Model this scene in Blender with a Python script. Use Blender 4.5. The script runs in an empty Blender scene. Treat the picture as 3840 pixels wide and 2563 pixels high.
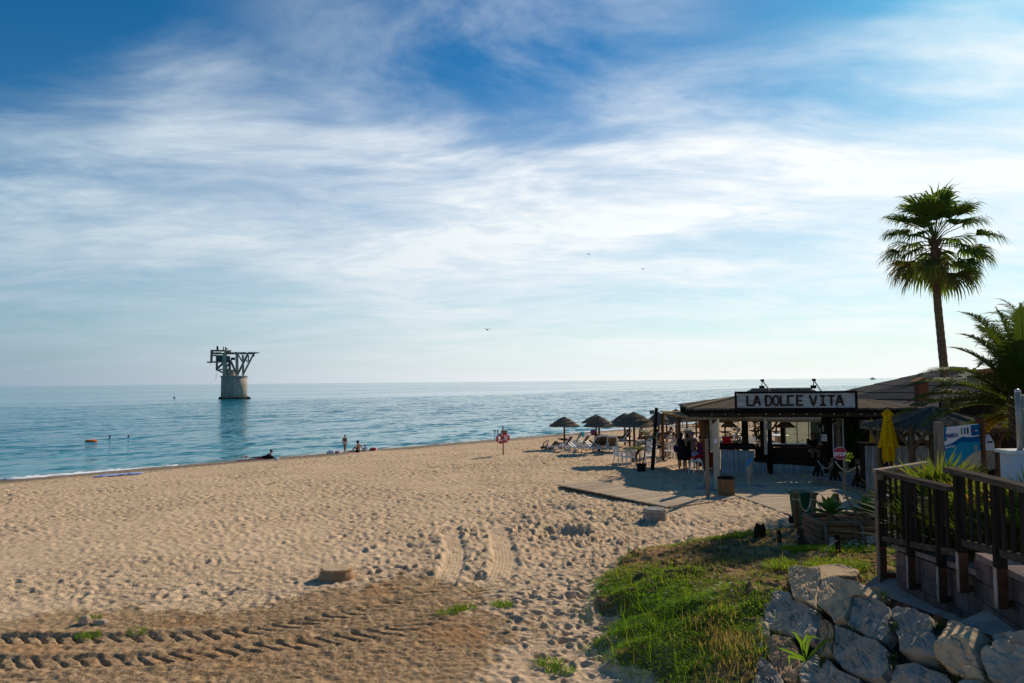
import bpy, bmesh, math, random
import numpy as np
from mathutils import Vector, Matrix
from math import radians, sin, cos, pi, atan, sqrt
random.seed(7)
S = bpy.context.scene
C = S.collection
V = Vector
# ---------------------------------------------------------------- camera
F, CX, CY, H = 2800.0, 1920.0, 1281.5, 4.1        # focal length in photo pixels, photo centre, eye height above the sand
PITCH, ROLL = atan((1431 - CY) / F), radians(0.54)
RC = Matrix.Rotation(pi / 2 + PITCH, 3, 'X') @ Matrix.Rotation(-ROLL, 3, 'Z')
cd = bpy.data.cameras.new('camera')
cd.sensor_width = 36.0
cd.lens = 36.0 * F / 3840.0
cd.clip_start, cd.clip_end = 0.1, 80000
camo = bpy.data.objects.new('camera', cd)
camo.matrix_world = Matrix.Translation((0, 0, H)) @ RC.to_4x4()
C.objects.link(camo)
S.camera = camo
S.view_settings.view_transform = 'Standard'
S.view_settings.look = 'None'
S.view_settings.exposure = 0.0
S.view_settings.gamma = 1.0
S.view_settings.use_curve_mapping = False
# ---------------------------------------------------------------- sky and sun
SUN_AZ, SUN_EL = radians(38), radians(27)          # azimuth to the right of the view, elevation
SUND = V((sin(SUN_AZ) * cos(SUN_EL), cos(SUN_AZ) * cos(SUN_EL), sin(SUN_EL)))
sl = bpy.data.lights.new('sun', 'SUN')
sl.energy = 5.0
sl.angle = radians(0.55)
sl.color = (1.0, 0.88, 0.72)
so = bpy.data.objects.new('sun', sl)
so.rotation_euler = SUND.to_track_quat('Z', 'Y').to_euler()
so.location = (30, 30, 40)
C.objects.link(so)
W = bpy.data.worlds.new('World')
S.world = W
W.use_nodes = True


class NT:
    """small node-tree writer"""
    def __init__(s, nt):
        s.nt = nt
        nt.nodes.clear()

    def n(s, t, **k):
        nd = s.nt.nodes.new('ShaderNode' + t)
        for a, b in k.items():
            setattr(nd, a, b)
        return nd

    def put(s, sock, v):
        if isinstance(v, bpy.types.NodeSocket):
            s.nt.links.new(v, sock)
        elif v is not None:
            sock.default_value = v

    def m(s, op, a, b=None, c=None, clamp=False):
        nd = s.n('Math', operation=op, use_clamp=clamp)
        for i, v in enumerate((a, b, c)):
            if v is not None:
                s.put(nd.inputs[i], v)
        return nd.outputs[0]

    def vm(s, op, a, b=None):
        nd = s.n('VectorMath', operation=op)
        s.put(nd.inputs[0], a)
        if b is not None:
            s.put(nd.inputs[1], b)
        return nd.outputs['Value'] if op in ('DOT_PRODUCT', 'LENGTH') else nd.outputs[0]

    def mix(s, f, a, b, mode='MIX'):
        nd = s.n('Mix', data_type='RGBA', blend_type=mode)
        s.put(nd.inputs[0], f)
        s.put(nd.inputs[6], a)
        s.put(nd.inputs[7], b)
        return nd.outputs[2]

    def noise(s, vec, scale, detail=3.0, rough=0.55, dist=0.0):
        nd = s.n('TexNoise')
        s.put(nd.inputs['Vector'], vec)
        nd.inputs['Scale'].default_value = scale
        nd.inputs['Detail'].default_value = detail
        nd.inputs['Roughness'].default_value = rough
        nd.inputs['Distortion'].default_value = dist
        return nd.outputs[0]

    def ss(s, x, lo, hi):
        nd = s.n('MapRange', interpolation_type='SMOOTHSTEP')
        s.put(nd.inputs[0], x)
        s.put(nd.inputs[1], lo)
        s.put(nd.inputs[2], hi)
        return nd.outputs[0]

    def scale(s, vec, sc, rot=(0, 0, 0)):
        nd = s.n('Mapping')
        s.put(nd.inputs[0], vec)
        nd.inputs['Scale'].default_value = sc
        nd.inputs['Rotation'].default_value = rot
        return nd.outputs[0]


def rgb(*c):
    return (c[0], c[1], c[2], 1.0)


def build_world():
    t = NT(W.node_tree)
    tc = t.n('TexCoord').outputs['Generated']
    sky = t.n('TexSky', sky_type='NISHITA')
    sky.sun_disc = False
    sky.sun_elevation = SUN_EL
    sky.sun_rotation = SUN_AZ
    sky.altitude = 0
    sky.air_density = 1.0
    sky.dust_density = 0.35
    sky.ozone_density = 2.5
    hs = t.n('HueSaturation')
    hs.inputs['Saturation'].default_value = SKY_SAT
    hs.inputs['Hue'].default_value = 0.486
    t.put(hs.inputs['Color'], sky.outputs[0])
    base = t.mix(1.0, hs.outputs[0], rgb(*SKY_TINT), 'MULTIPLY')
    sep = t.n('SeparateXYZ')
    t.put(sep.inputs[0], tc)
    x, y, z = sep.outputs
    elev = t.m('MULTIPLY', t.m('ARCSINE', z), 180 / pi)
    az = t.m('MULTIPLY', t.m('ARCTAN2', x, y), 180 / pi)
    # high thin cloud sheet: plane-projected direction, drawn out into streaks
    zz = t.m('ADD', t.m('MAXIMUM', z, 0.0), 0.13)
    cmb = t.n('CombineXYZ')
    t.put(cmb.inputs[0], t.m('DIVIDE', x, zz))
    t.put(cmb.inputs[1], t.m('DIVIDE', y, zz))
    P = cmb.outputs[0]
    warp = t.n('TexNoise')
    t.put(warp.inputs['Vector'], P)
    warp.inputs['Scale'].default_value = 0.55
    warp.inputs['Detail'].default_value = 2.0
    Q = t.vm('ADD', P, t.vm('MULTIPLY', t.vm('SUBTRACT', warp.outputs['Color'], (0.5, 0.5, 0.5)), (1.2, 0.8, 0)))
    st1 = t.noise(t.scale(Q, (0.8, 1.05, 1), (0, 0, radians(-28))), 0.9, 8, 0.58, 0.2)
    st2 = t.noise(t.scale(Q, (0.6, 1.25, 1), (0, 0, radians(-42))), 1.35, 9, 0.6, 0.3)
    st3 = t.noise(t.scale(P, (1.0, 1.0, 1), (0, 0, radians(30))), 0.5, 3, 0.5, 0.4)
    fine = t.noise(t.scale(Q, (1.2, 2.4, 1), (0, 0, radians(-40))), 3.0, 7, 0.66, 0.5)
    # upper edge of the sheet, in degrees of elevation, along the azimuth
    fc = t.n('FloatCurve')
    cv = fc.mapping.curves[0]
    pts = CLOUD_EDGE
    cv.points[0].location = ((pts[0][0] + 60) / 120, pts[0][1] / 40)
    cv.points[1].location = ((pts[-1][0] + 60) / 120, pts[-1][1] / 40)
    for a, e in pts[1:-1]:
        cv.points.new((a + 60) / 120, e / 40)
    fc.mapping.update()
    t.put(fc.inputs['Value'], t.m('DIVIDE', t.m('ADD', az, 60), 120, clamp=True))
    edge = t.m('MULTIPLY', fc.outputs[0], 40)
    wob = t.m('MULTIPLY', t.m('SUBTRACT', st1, 0.5), 9)
    wob2 = t.m('MULTIPLY', t.m('SUBTRACT', st2, 0.5), 13)
    dd = t.m('ADD', t.m('ADD', t.m('SUBTRACT', edge, elev), wob), wob2)
    cover = t.ss(dd, -4.5, 5.0)
    body = t.m('ADD', 0.44, t.m('ADD', t.m('MULTIPLY', t.ss(st2, 0.38, 0.62), 0.36), t.m('MULTIPLY', t.ss(st1, 0.38, 0.6), 0.32)))
    body = t.m('MULTIPLY', body, t.m('ADD', 0.82, t.m('MULTIPLY', t.ss(fine, 0.35, 0.68), 0.28)))
    dens = t.m('MULTIPLY', cover, body)
    wisp = t.m('MULTIPLY', t.m('MULTIPLY', t.ss(st2, 0.42, 0.7), t.m('SUBTRACT', 1.0, t.ss(st3, 0.40, 0.58))), 0.46)
    wisp = t.m('MULTIPLY', wisp, t.m('SUBTRACT', 1.0, t.ss(elev, 30, 60)))
    low = t.m('SUBTRACT', 1.0, t.ss(elev, 3.0, 12.0))
    dens = t.m('MAXIMUM', dens, wisp)
    dens = t.m('MULTIPLY', dens, t.m('SUBTRACT', 1.0, t.m('MULTIPLY', low, 0.3)))
    dens = t.m('MINIMUM', dens, 0.97)
    sd = t.m('MAXIMUM', t.vm('DOT_PRODUCT', tc, tuple(SUND)), 0.0)
    ts = t.ss(sd, 0.15, 0.95)
    ccol = t.mix(ts, rgb(*[10 * v for v in CLOUD_AWAY]), rgb(*[10 * v for v in CLOUD_SUN]))
    col = t.mix(dens, base, ccol)
    # thin milky haze towards the horizon
    hz = t.m('MULTIPLY', t.m('POWER', t.m('SUBTRACT', 1.0, t.m('MINIMUM', t.m('MAXIMUM', z, 0.0), 1.0)), HAZE_P), HAZE_W)
    hcol = t.mix(ts, rgb(*[10 * v for v in HAZE_AWAY]), rgb(*[10 * v for v in HAZE_SUN]))
    col = t.mix(hz, col, hcol)
    bg = t.n('Background')
    t.put(bg.inputs[0], col)
    bg.inputs[1].default_value = 0.10
    out = t.n('OutputWorld')
    t.nt.links.new(bg.outputs[0], out.inputs[0])


SKY_SAT = 1.65
SKY_TINT = (0.16, 0.68, 0.82)
CLOUD_EDGE = [(-60, 16), (-36, 14), (-30, 16), (-22, 20), (-15, 20.5), (-9, 20), (-3, 20), (4, 21), (10, 21.5), (18, 21), (25, 20.5), (34, 22.5), (60, 21)]
CLOUD_AWAY, CLOUD_SUN = (0.43, 0.60, 0.73), (1.0, 1.03, 1.04)
HAZE_W, HAZE_P = 0.97, 7.0
HAZE_AWAY, HAZE_SUN = (0.29, 0.39, 0.50), (0.98, 1.0, 1.0)
build_world()


def ray(px, py):
    return RC @ V(((px - CX) / F, -(py - CY) / F, -1.0))


def at(px, py, Y):
    """the point seen at a photo pixel, Y metres ahead"""
    d = ray(px, py)
    return V((0, 0, H)) + d * (Y / d.y)
# ---------------------------------------------------------------- ground heights
SEA = -1.2
SH0, SHT, SHN = np.array((-29.0, 42.6)), np.array((0.725, 0.688)), np.array((0.688, -0.725))
def flat_xy(px, py):
    d = ray(px, py)
    s = (0.03 - H) / d.z
    return (d.x * s, d.y * s)


BANK = [(1.7, 2)] + [flat_xy(*p) for p in [(2420, 2700), (2392, 2563), (2353, 2528), (2260, 2508), (2283, 2442), (2200, 2432), (2285, 2365), (2320, 2318), (2216, 2324), (2157, 2309), (2189, 2258), (2248, 2179),
                                             (2275, 2110), (2392, 2062), (2560, 2040), (2700, 2012), (2950, 1978)]] + [(40, 20.0)]


def seg_dist(x, y, pts):
    """distance to a polyline, arc length and signed offset at the nearest point"""
    best = np.full(np.shape(x), 1e9)
    arc = np.zeros(np.shape(x))
    lat = np.zeros(np.shape(x))
    s0 = 0.0
    for (ax, ay), (bx, by) in zip(pts[:-1], pts[1:]):
        dx, dy = bx - ax, by - ay
        L = sqrt(dx * dx + dy * dy)
        u = np.clip(((x - ax) * dx + (y - ay) * dy) / (L * L), 0, 1)
        ex, ey = x - ax - u * dx, y - ay - u * dy
        d = np.hypot(ex, ey)
        b = d < best
        best = np.where(b, d, best)
        arc = np.where(b, s0 + u * L, arc)
        lat = np.where(b, (dx * ey - dy * ex) / L, lat)
        s0 += L
    return best, arc, lat


def in_poly(x, y, pts):
    r = np.zeros(np.shape(x), bool)
    for (ax, ay), (bx, by) in zip(pts, pts[1:] + pts[:1]):
        if ay != by:
            r ^= ((ay > y) != (by > y)) & (x < (bx - ax) * (y - ay) / (by - ay) + ax)
    return r


_pr = np.random.default_rng(3)
_perm = _pr.permutation(512)
_perm = np.concatenate([_perm, _perm])
_ga = _pr.uniform(0, 2 * pi, 512)
_gx, _gy = np.cos(_ga), np.sin(_ga)


def pn(x, y, f, seed=0):
    x, y = x * f + seed * 17.3, y * f + seed * 9.1
    xi, yi = np.floor(x).astype(int), np.floor(y).astype(int)
    xf, yf = x - xi, y - yi
    u, v = xf * xf * xf * (xf * (xf * 6 - 15) + 10), yf * yf * yf * (yf * (yf * 6 - 15) + 10)

    def g(i, j):
        h = _perm[(_perm[(xi + i) & 511] + yi + j) & 511]
        return _gx[h] * (xf - i) + _gy[h] * (yf - j)
    return (g(0, 0) * (1 - u) + g(1, 0) * u) * (1 - v) + (g(0, 1) * (1 - u) + g(1, 1) * u) * v


def shore_d(x, y):
    return (x - SH0[0]) * SHN[0] + (y - SH0[1]) * SHN[1]


def bank_u(x, y):
    d, _, _ = seg_dist(x, y, BANK)
    return np.where(in_poly(x, y, BANK + [(40, 2)]), d, -d) + 0.22 * pn(x, y, 0.8, 71) + 0.1 * pn(x, y, 2.3, 72)


def h0(x, y):
    x, y = np.asarray(x, float), np.asarray(y, float)
    d = shore_d(x, y)
    z = np.where(d > 0, SEA + 1.25 * (1 - np.exp(-(np.maximum(d, 0) / 13.0) ** 1.15)), np.maximum(SEA + 0.09 * d, -5))
    u = bank_u(x, y)
    A = np.interp(y, [9, 12, 16, 20], [0.85, 0.95, 0.50, 0.45])
    return z + np.where(u > 0, A * (1 - np.exp(-np.maximum(u, 0) / 1.5)) * (1 + 0.22 * pn(x, y, 0.6, 73) + 0.12 * pn(x, y, 1.5, 74)), 0)


def hz(x, y):
    return float(h0(np.array([x]), np.array([y]))[0])


def G(px, py):
    """the ground point seen at a photo pixel"""
    d = ray(px, py)
    Y = np.concatenate([np.arange(4, 60, 0.02), np.arange(60, 140, 0.1)])
    X, Z = d.x / d.y * Y, H + d.z / d.y * Y
    k = np.argmax(Z < h0(X, Y))
    return V((X[k], Y[k], float(h0(X[k:k + 1], Y[k:k + 1])[0])))


def dimples(x, y, cell, rad, seed):
    """pits scattered one to a cell, drawn out a little: footprints"""
    xi, yi = np.floor(x / cell).astype(int), np.floor(y / cell).astype(int)
    out = np.zeros(x.shape)
    for i in (-1, 0, 1):
        for j in (-1, 0, 1):
            h = _perm[(_perm[(xi + i + seed) & 511] + yi + j) & 511]
            h2 = _perm[(h + 77) & 511]
            h3 = _perm[(h2 + 31) & 511]
            cx, cy = (xi + i + h / 512) * cell, (yi + j + h2 / 512) * cell
            a = h3 / 512 * pi
            dx, dy = x - cx, y - cy
            ex, ey = dx * np.cos(a) + dy * np.sin(a), -dx * np.sin(a) + dy * np.cos(a)
            q = np.sqrt((ex / 1.5) ** 2 + (ey / 0.8) ** 2) / rad
            w = 0.4 + 0.6 * (h2 / 512)
            out += w * (-np.exp(-q ** 2) + 0.55 * np.exp(-((q - 1.55) / 0.5) ** 2))
    return out


TR1 = [(-420, 2412), (33, 2404), (266, 2402), (498, 2397), (719, 2390), (941, 2371), (1107, 2343), (1273, 2310), (1383, 2293), (1460, 2265), (1536, 2247), (1620, 2215),
       (1664, 2195), (1690, 2147), (1706, 2109), (1708, 2070), (1698, 2025), (1690, 1986), (1687, 1944), (1680, 1900)]
TR2 = [(-420, 2506), (44, 2496), (277, 2487), (553, 2482), (664, 2468), (775, 2454), (941, 2438), (1107, 2421), (1306, 2392), (1434, 2375), (1511, 2357), (1562, 2338),
       (1638, 2303), (1715, 2273), (1790, 2240), (1836, 2205), (1874, 2166), (1894, 2109), (1892, 2074), (1882, 2044), (1871, 2009), (1851, 1967), (1836, 1937), (1820, 1900)]
SOIL = [(-600, 2278), (0, 2272), (520, 2265), (900, 2240), (1150, 2190), (1330, 2165), (1500, 2120), (1700, 2135), (1850, 2170), (1900, 2215), (1990, 2260), (2110, 2300),
        (2130, 2380), (2050, 2450), (2010, 2563), (2000, 2760), (-600, 2760)]


def px_path(l):
    return [tuple(G(a, b).xy) for a, b in l]


def build_terrain():
    th = np.radians(np.concatenate([np.arange(-110, -43, 1.5), np.arange(-43, 43, 0.115), np.arange(43, 111, 1.5)]))
    r = [0.5, 2, 3.5, 5, 6, 7]
    while r[-1] < 96:
        r.append(r[-1] + max(0.030, min(0.12 if r[-1] < 48 else 0.26, r[-1] ** 2 * (2.0e-4 if r[-1] < 17 else 3.4e-4))))
    r += list(np.arange(97, 190, 2.5))
    r = np.array(r)
    TH, R = np.meshgrid(th, r)
    x, y = (R * np.sin(TH)).ravel(), (R * np.cos(TH)).ravel()
    z = h0(x, y)
    d = shore_d(x, y)
    u = bank_u(x, y)
    sp = px_path(SOIL)
    sdist, _, _ = seg_dist(x, y, sp + sp[:1])
    sdist = np.where(in_poly(x, y, sp), sdist, -sdist)
    soil = np.clip((sdist + 0.9 * pn(x, y, 0.55, 1) + 0.5 * pn(x, y, 1.7, 2) + 0.45 * pn(x, y, 4.5, 4) + 0.2) / 1.8, 0, 1)
    wet = np.clip(1 - (d - 4.2 + 1.8 * pn(x, y, 0.3, 5) + 0.8 * pn(x, y, 1.1, 7)) / 3.0, 0, 1)
    mess = G(2080, 2000)
    rough = 0.62 + 0.5 * pn(x, y, 0.12, 6) + 0.8 * np.exp(-((x - mess.x) ** 2 + (y - mess.y) ** 2) / 14) + 0.35 * np.clip((x + 3) / 6, 0, 1)
    rough = np.clip(rough, 0.3, 1.9) * (1 - 0.8 * wet)
    sm = np.clip(pn(x, y, 0.35, 8) * 2.5 + 1.0, 0.35, 1)
    ruf = np.clip(0.62 + 1.5 * pn(x, y, 0.22, 91) + 0.9 * pn(x * 0.5, y, 0.6, 92) + 0.4 * np.clip((x + 2) / 6, 0, 1) + 0.25 * soil, 0.55, 1)
    rough = rough * (0.35 + 0.75 * ruf)
    sand = 1 - soil
    z += rough * sm * sand * 0.085 * dimples(x, y, 0.39, 0.095, 0)
    z += rough * sand * 0.05 * dimples(x + 3.1, y + 7.7, 0.27, 0.062, 40)
    z += rough * (0.026 * pn(x, y, 1.1, 11) + 0.018 * pn(x, y, 2.6, 12) + 0.014 * pn(x, y, 6.0, 13))
    z += soil * (0.02 * pn(x, y, 4.0, 14) + 0.028 * pn(x, y, 9.0, 15) + 0.012 * pn(x, y, 18.0, 16))
    z += 0.10 * pn(x, y, 0.16, 17) * np.clip(d / 4, 0, 1)
    z += np.where(u > 0.15, 0.05 * pn(x, y, 2.2, 18) + 0.03 * pn(x, y, 5, 19), 0)
    # spoil heaps and holes near the bend of the tracks
    for a, b, s, amp in [(2120, 1900, 0.7, -0.28), (2030, 1905, 0.5, -0.2), (2120, 1995, 0.8, -0.26), (2180, 1985, 0.9, 0.2), (1790, 2165, 0.35, -0.16),
                         (1640, 2150, 0.4, 0.06), (2000, 1950, 0.8, 0.16), (1560, 2050, 0.6, -0.12), (1940, 2560, 0.5, 0.05)]:
        g = G(a, b)
        z += amp * np.exp(-((x - g.x) ** 2 + ((y - g.y) / 0.8) ** 2) / (s * s) * 2)
    near = (np.hypot(x, y) < 30)
    trk = np.zeros(x.shape)
    for path, hw in ((TR1, 0.27), (TR2, 0.30)):
        dt, s, lat = seg_dist(x[near], y[near], px_path(path))
        yn = y[near]
        inside = np.clip((hw - dt) / 0.05, 0, 1)
        ph = s / 0.30 + lat * 3.0 + 0.35 * pn(x[near], y[near], 0.9, 23) + 0.2 * pn(x[near], y[near], 4.0, 24)
        lug = np.clip(np.sin(2 * pi * ph) * 4 - 1.8, -1, 1) * (lat > -0.12)
        lug = np.maximum(lug, np.clip(np.sin(2 * pi * (s / 0.31 + 0.35)) * 3 - 1.2, 0, 1) * (lat < -0.13) * 0.8)
        rib = np.sin(lat / 0.085 * 2 * pi)
        old = np.clip((yn - 15.3) / 0.6, 0, 1)
        pat = (1 - old) * (-0.03 - 0.055 * np.clip(lug, 0, 1) * (0.9 + 0.9 * pn(x[near], y[near], 2.2, 21))) + old * (-0.022 + 0.016 * rib)
        side = 0.022 * np.exp(-((dt - hw - 0.10) / 0.09) ** 2) * (0.7 + 0.3 * old)
        fade = np.clip((22.3 - yn) / 2.5, 0, 1) * (0.8 + 0.5 * pn(x[near], y[near], 0.8, 22))
        zz = z[near]
        flat = h0(x[near], yn) + 0.0
        k = inside * fade
        zz = zz - 0.85 * k * (zz - flat)
        z[near] = zz + pat * inside * fade + side * fade
        trk[near] = np.maximum(trk[near], inside * fade * old)
    soil = soil * (1 - 0.6 * trk)
    nr, nth = len(r), len(th)
    idx = np.arange(nr * nth).reshape(nr, nth)
    q = np.stack([idx[:-1, :-1], idx[:-1, 1:], idx[1:, 1:], idx[1:, :-1]], -1).reshape(-1, 4)
    q = q[(d[q].max(1) > -9)]
    keep = np.unique(q)
    mp = np.full(nr * nth, -1)
    mp[keep] = np.arange(len(keep))
    q = mp[q][:, ::-1]
    me = bpy.data.meshes.new('beach_sand')
    me.vertices.add(len(keep))
    me.vertices.foreach_set('co', np.stack([x, y, z], -1)[keep].astype(np.float32).ravel())
    me.loops.add(q.size)
    me.loops.foreach_set('vertex_index', q.ravel().astype(np.int32))
    me.polygons.add(len(q))
    me.polygons.foreach_set('loop_start', np.arange(0, q.size, 4, dtype=np.int32))
    me.polygons.foreach_set('use_smooth', np.ones(len(q), bool))
    me.update(calc_edges=True)
    turf = np.clip((u + 0.25 * pn(x, y, 1.2, 31)) / 0.4, 0, 1)
    for nm, arr in (('soil', soil), ('wet', wet), ('turf', turf), ('smooth', trk), ('ruf', np.clip(ruf, 0.25, 1))):
        a = me.attributes.new(nm, 'FLOAT', 'POINT')
        a.data.foreach_set('value', arr[keep].astype(np.float32))
    return me
# ---------------------------------------------------------------- materials
MATS = {}


def mat(name, c1, c2=None, scale=6.0, rough=0.8, bump=0.0, bscale=None, stretch=(1, 1, 1), metal=0.0, trans=0.0, vary=0.0, spec=0.0, sheen=0.0, contrast=(0.35, 0.65)):
    """procedural surface: two colours mixed by noise, fine relief, optional light passing through, brightness differing from piece to piece"""
    m = bpy.data.materials.new(name)
    m.use_nodes = True
    t = NT(m.node_tree)
    co = t.scale(t.n('TexCoord').outputs['Object'], stretch)
    c2 = c2 or tuple(v * 0.72 for v in c1)
    f = t.ss(t.noise(co, scale, 5, 0.6, 0.3), contrast[0], contrast[1])
    col = t.mix(f, rgb(*c1), rgb(*c2))
    if vary:
        oi = t.n('ObjectInfo').outputs['Random']
        hs = t.n('HueSaturation')
        t.put(hs.inputs['Value'], t.m('ADD', 1 - vary, t.m('MULTIPLY', oi, 2 * vary)))
        t.put(hs.inputs['Color'], col)
        col = hs.outputs[0]
    p = t.n('BsdfPrincipled')
    t.put(p.inputs['Base Color'], col)
    p.inputs['Roughness'].default_value = rough
    p.inputs['Metallic'].default_value = metal
    p.inputs['Specular IOR Level'].default_value = spec
    if bump:
        b = t.n('Bump')
        b.inputs['Strength'].default_value = bump
        b.inputs['Distance'].default_value = 0.02
        t.put(b.inputs['Height'], t.noise(co, bscale or scale * 4, 5, 0.65))
        t.put(p.inputs['Normal'], b.outputs[0])
    sh = p.outputs[0]
    if trans:
        tr = t.n('BsdfTranslucent')
        t.put(tr.inputs[0], col)
        ms = t.n('MixShader')
        ms.inputs[0].default_value = trans
        t.nt.links.new(sh, ms.inputs[1])
        t.nt.links.new(tr.outputs[0], ms.inputs[2])
        sh = ms.outputs[0]
    o = t.n('OutputMaterial')
    t.nt.links.new(sh, o.inputs[0])
    MATS[name] = m
    return m


def wood(name, c, vary=0.15, axis=2, dark=0.55, rough=0.85):
    st = [9, 9, 9]
    st[axis] = 0.7
    return mat(name, c, tuple(v * dark for v in c), scale=3.0, rough=rough, bump=0.35, bscale=10, stretch=tuple(st), vary=vary)


def glass_mat():
    m = bpy.data.materials.new('glass')
    m.use_nodes = True
    t = NT(m.node_tree)
    tr = t.n('BsdfTransparent')
    tr.inputs[0].default_value = rgb(0.72, 0.82, 0.80)
    gl = t.n('BsdfGlossy')
    gl.inputs['Roughness'].default_value = 0.03
    fr = t.n('Fresnel')
    ms = t.n('MixShader')
    t.put(ms.inputs[0], t.m('ADD', t.m('MULTIPLY', fr.outputs[0], 0.8), 0.03))
    t.nt.links.new(tr.outputs[0], ms.inputs[1])
    t.nt.links.new(gl.outputs[0], ms.inputs[2])
    df = t.n('BsdfDiffuse')
    df.inputs[0].default_value = rgb(0.35, 0.45, 0.43)
    m2 = t.n('MixShader')
    t.put(m2.inputs[0], t.m('ADD', 0.04, t.m('MULTIPLY', t.noise(t.n('TexCoord').outputs['Object'], 3.0, 4), 0.12)))
    t.nt.links.new(ms.outputs[0], m2.inputs[1])
    t.nt.links.new(df.outputs[0], m2.inputs[2])
    o = t.n('OutputMaterial')
    t.nt.links.new(m2.outputs[0], o.inputs[0])
    MATS['glass'] = m


def sand_mat():
    m = bpy.data.materials.new('sand')
    m.use_nodes = True
    t = NT(m.node_tree)
    co = t.n('TexCoord').outputs['Object']

    def attr(n):
        return t.n('Attribute', attribute_name=n).outputs['Fac']
    n1 = t.noise(co, 0.7, 4, 0.6)
    n2 = t.noise(co, 9.0, 5, 0.65)
    n3 = t.noise(co, 45.0, 4, 0.7)
    col = t.mix(t.ss(n1, 0.3, 0.7), rgb(*SAND_A), rgb(*SAND_B))
    col = t.mix(t.m('MULTIPLY', t.ss(n3, 0.48, 0.72), 0.35), col, rgb(0.25, 0.19, 0.13))
    soil = t.mix(t.ss(n2, 0.36, 0.62), rgb(0.47, 0.315, 0.18), rgb(0.27, 0.175, 0.095))
    soil = t.mix(t.m('MULTIPLY', t.ss(t.noise(co, 0.55, 3, 0.5), 0.52, 0.68), 0.55), soil, rgb(0.40, 0.20, 0.085))
    soil = t.mix(t.m('MULTIPLY', t.ss(n3, 0.5, 0.68), 0.6), soil, rgb(0.46, 0.34, 0.22))
    nb = t.noise(co, 2.2, 5, 0.7)
    sf = t.ss(t.m('ADD', attr('soil'), t.m('ADD', t.m('MULTIPLY', t.m('SUBTRACT', n2, 0.5), 0.8), t.m('MULTIPLY', t.m('SUBTRACT', nb, 0.5), 1.3))), 0.38, 0.62)
    col = t.mix(sf, col, soil)
    tf = t.mix(t.ss(t.noise(co, 1.3, 4, 0.6), 0.42, 0.6), rgb(0.15, 0.11, 0.05), rgb(0.36, 0.205, 0.11))
    tf = t.mix(t.m('MULTIPLY', t.ss(n2, 0.45, 0.7), 0.3), tf, rgb(0.05, 0.06, 0.018))
    col = t.mix(t.ss(t.m('ADD', attr('turf'), t.m('MULTIPLY', t.m('SUBTRACT', n2, 0.5), 0.8)), 0.3, 0.7), col, tf)
    col = t.mix(t.m('MULTIPLY', attr('wet'), 0.85), col, rgb(0.20, 0.145, 0.095))
    p = t.n('BsdfPrincipled')
    t.put(p.inputs['Base Color'], col)
    t.put(p.inputs['Roughness'], t.m('SUBTRACT', 0.95, t.m('MULTIPLY', attr('wet'), 0.25)))
    t.put(p.inputs['Specular IOR Level'], t.m('MULTIPLY', attr('wet'), 0.06))
    b = t.n('Bump')
    t.put(b.inputs['Strength'], t.m('MULTIPLY', t.m('SUBTRACT', 1.0, t.m('MULTIPLY', attr('smooth'), 0.9)), attr('ruf')))
    b.inputs['Distance'].default_value = 0.09
    vo = t.n('TexVoronoi', feature='SMOOTH_F1')
    t.put(vo.inputs['Vector'], t.scale(co, (1.0, 1.0, 0.2)))
    vo.inputs['Scale'].default_value = 3.4
    pits = t.ss(vo.outputs['Distance'], 0.05, 0.42)
    hgt = t.m('ADD', t.m('MULTIPLY', t.noise(co, 4.5, 6, 0.66), 1.1), t.m('MULTIPLY', n3, 0.12))
    t.put(b.inputs['Height'], t.m('ADD', hgt, t.m('MULTIPLY', pits, 0.45)))
    t.put(p.inputs['Normal'], b.outputs[0])
    o = t.n('OutputMaterial')
    t.nt.links.new(p.outputs[0], o.inputs[0])
    MATS['sand'] = m


SAND_A, SAND_B = (0.66, 0.475, 0.305), (0.57, 0.405, 0.255)


WAVE = (1.0, 0.75)


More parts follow.
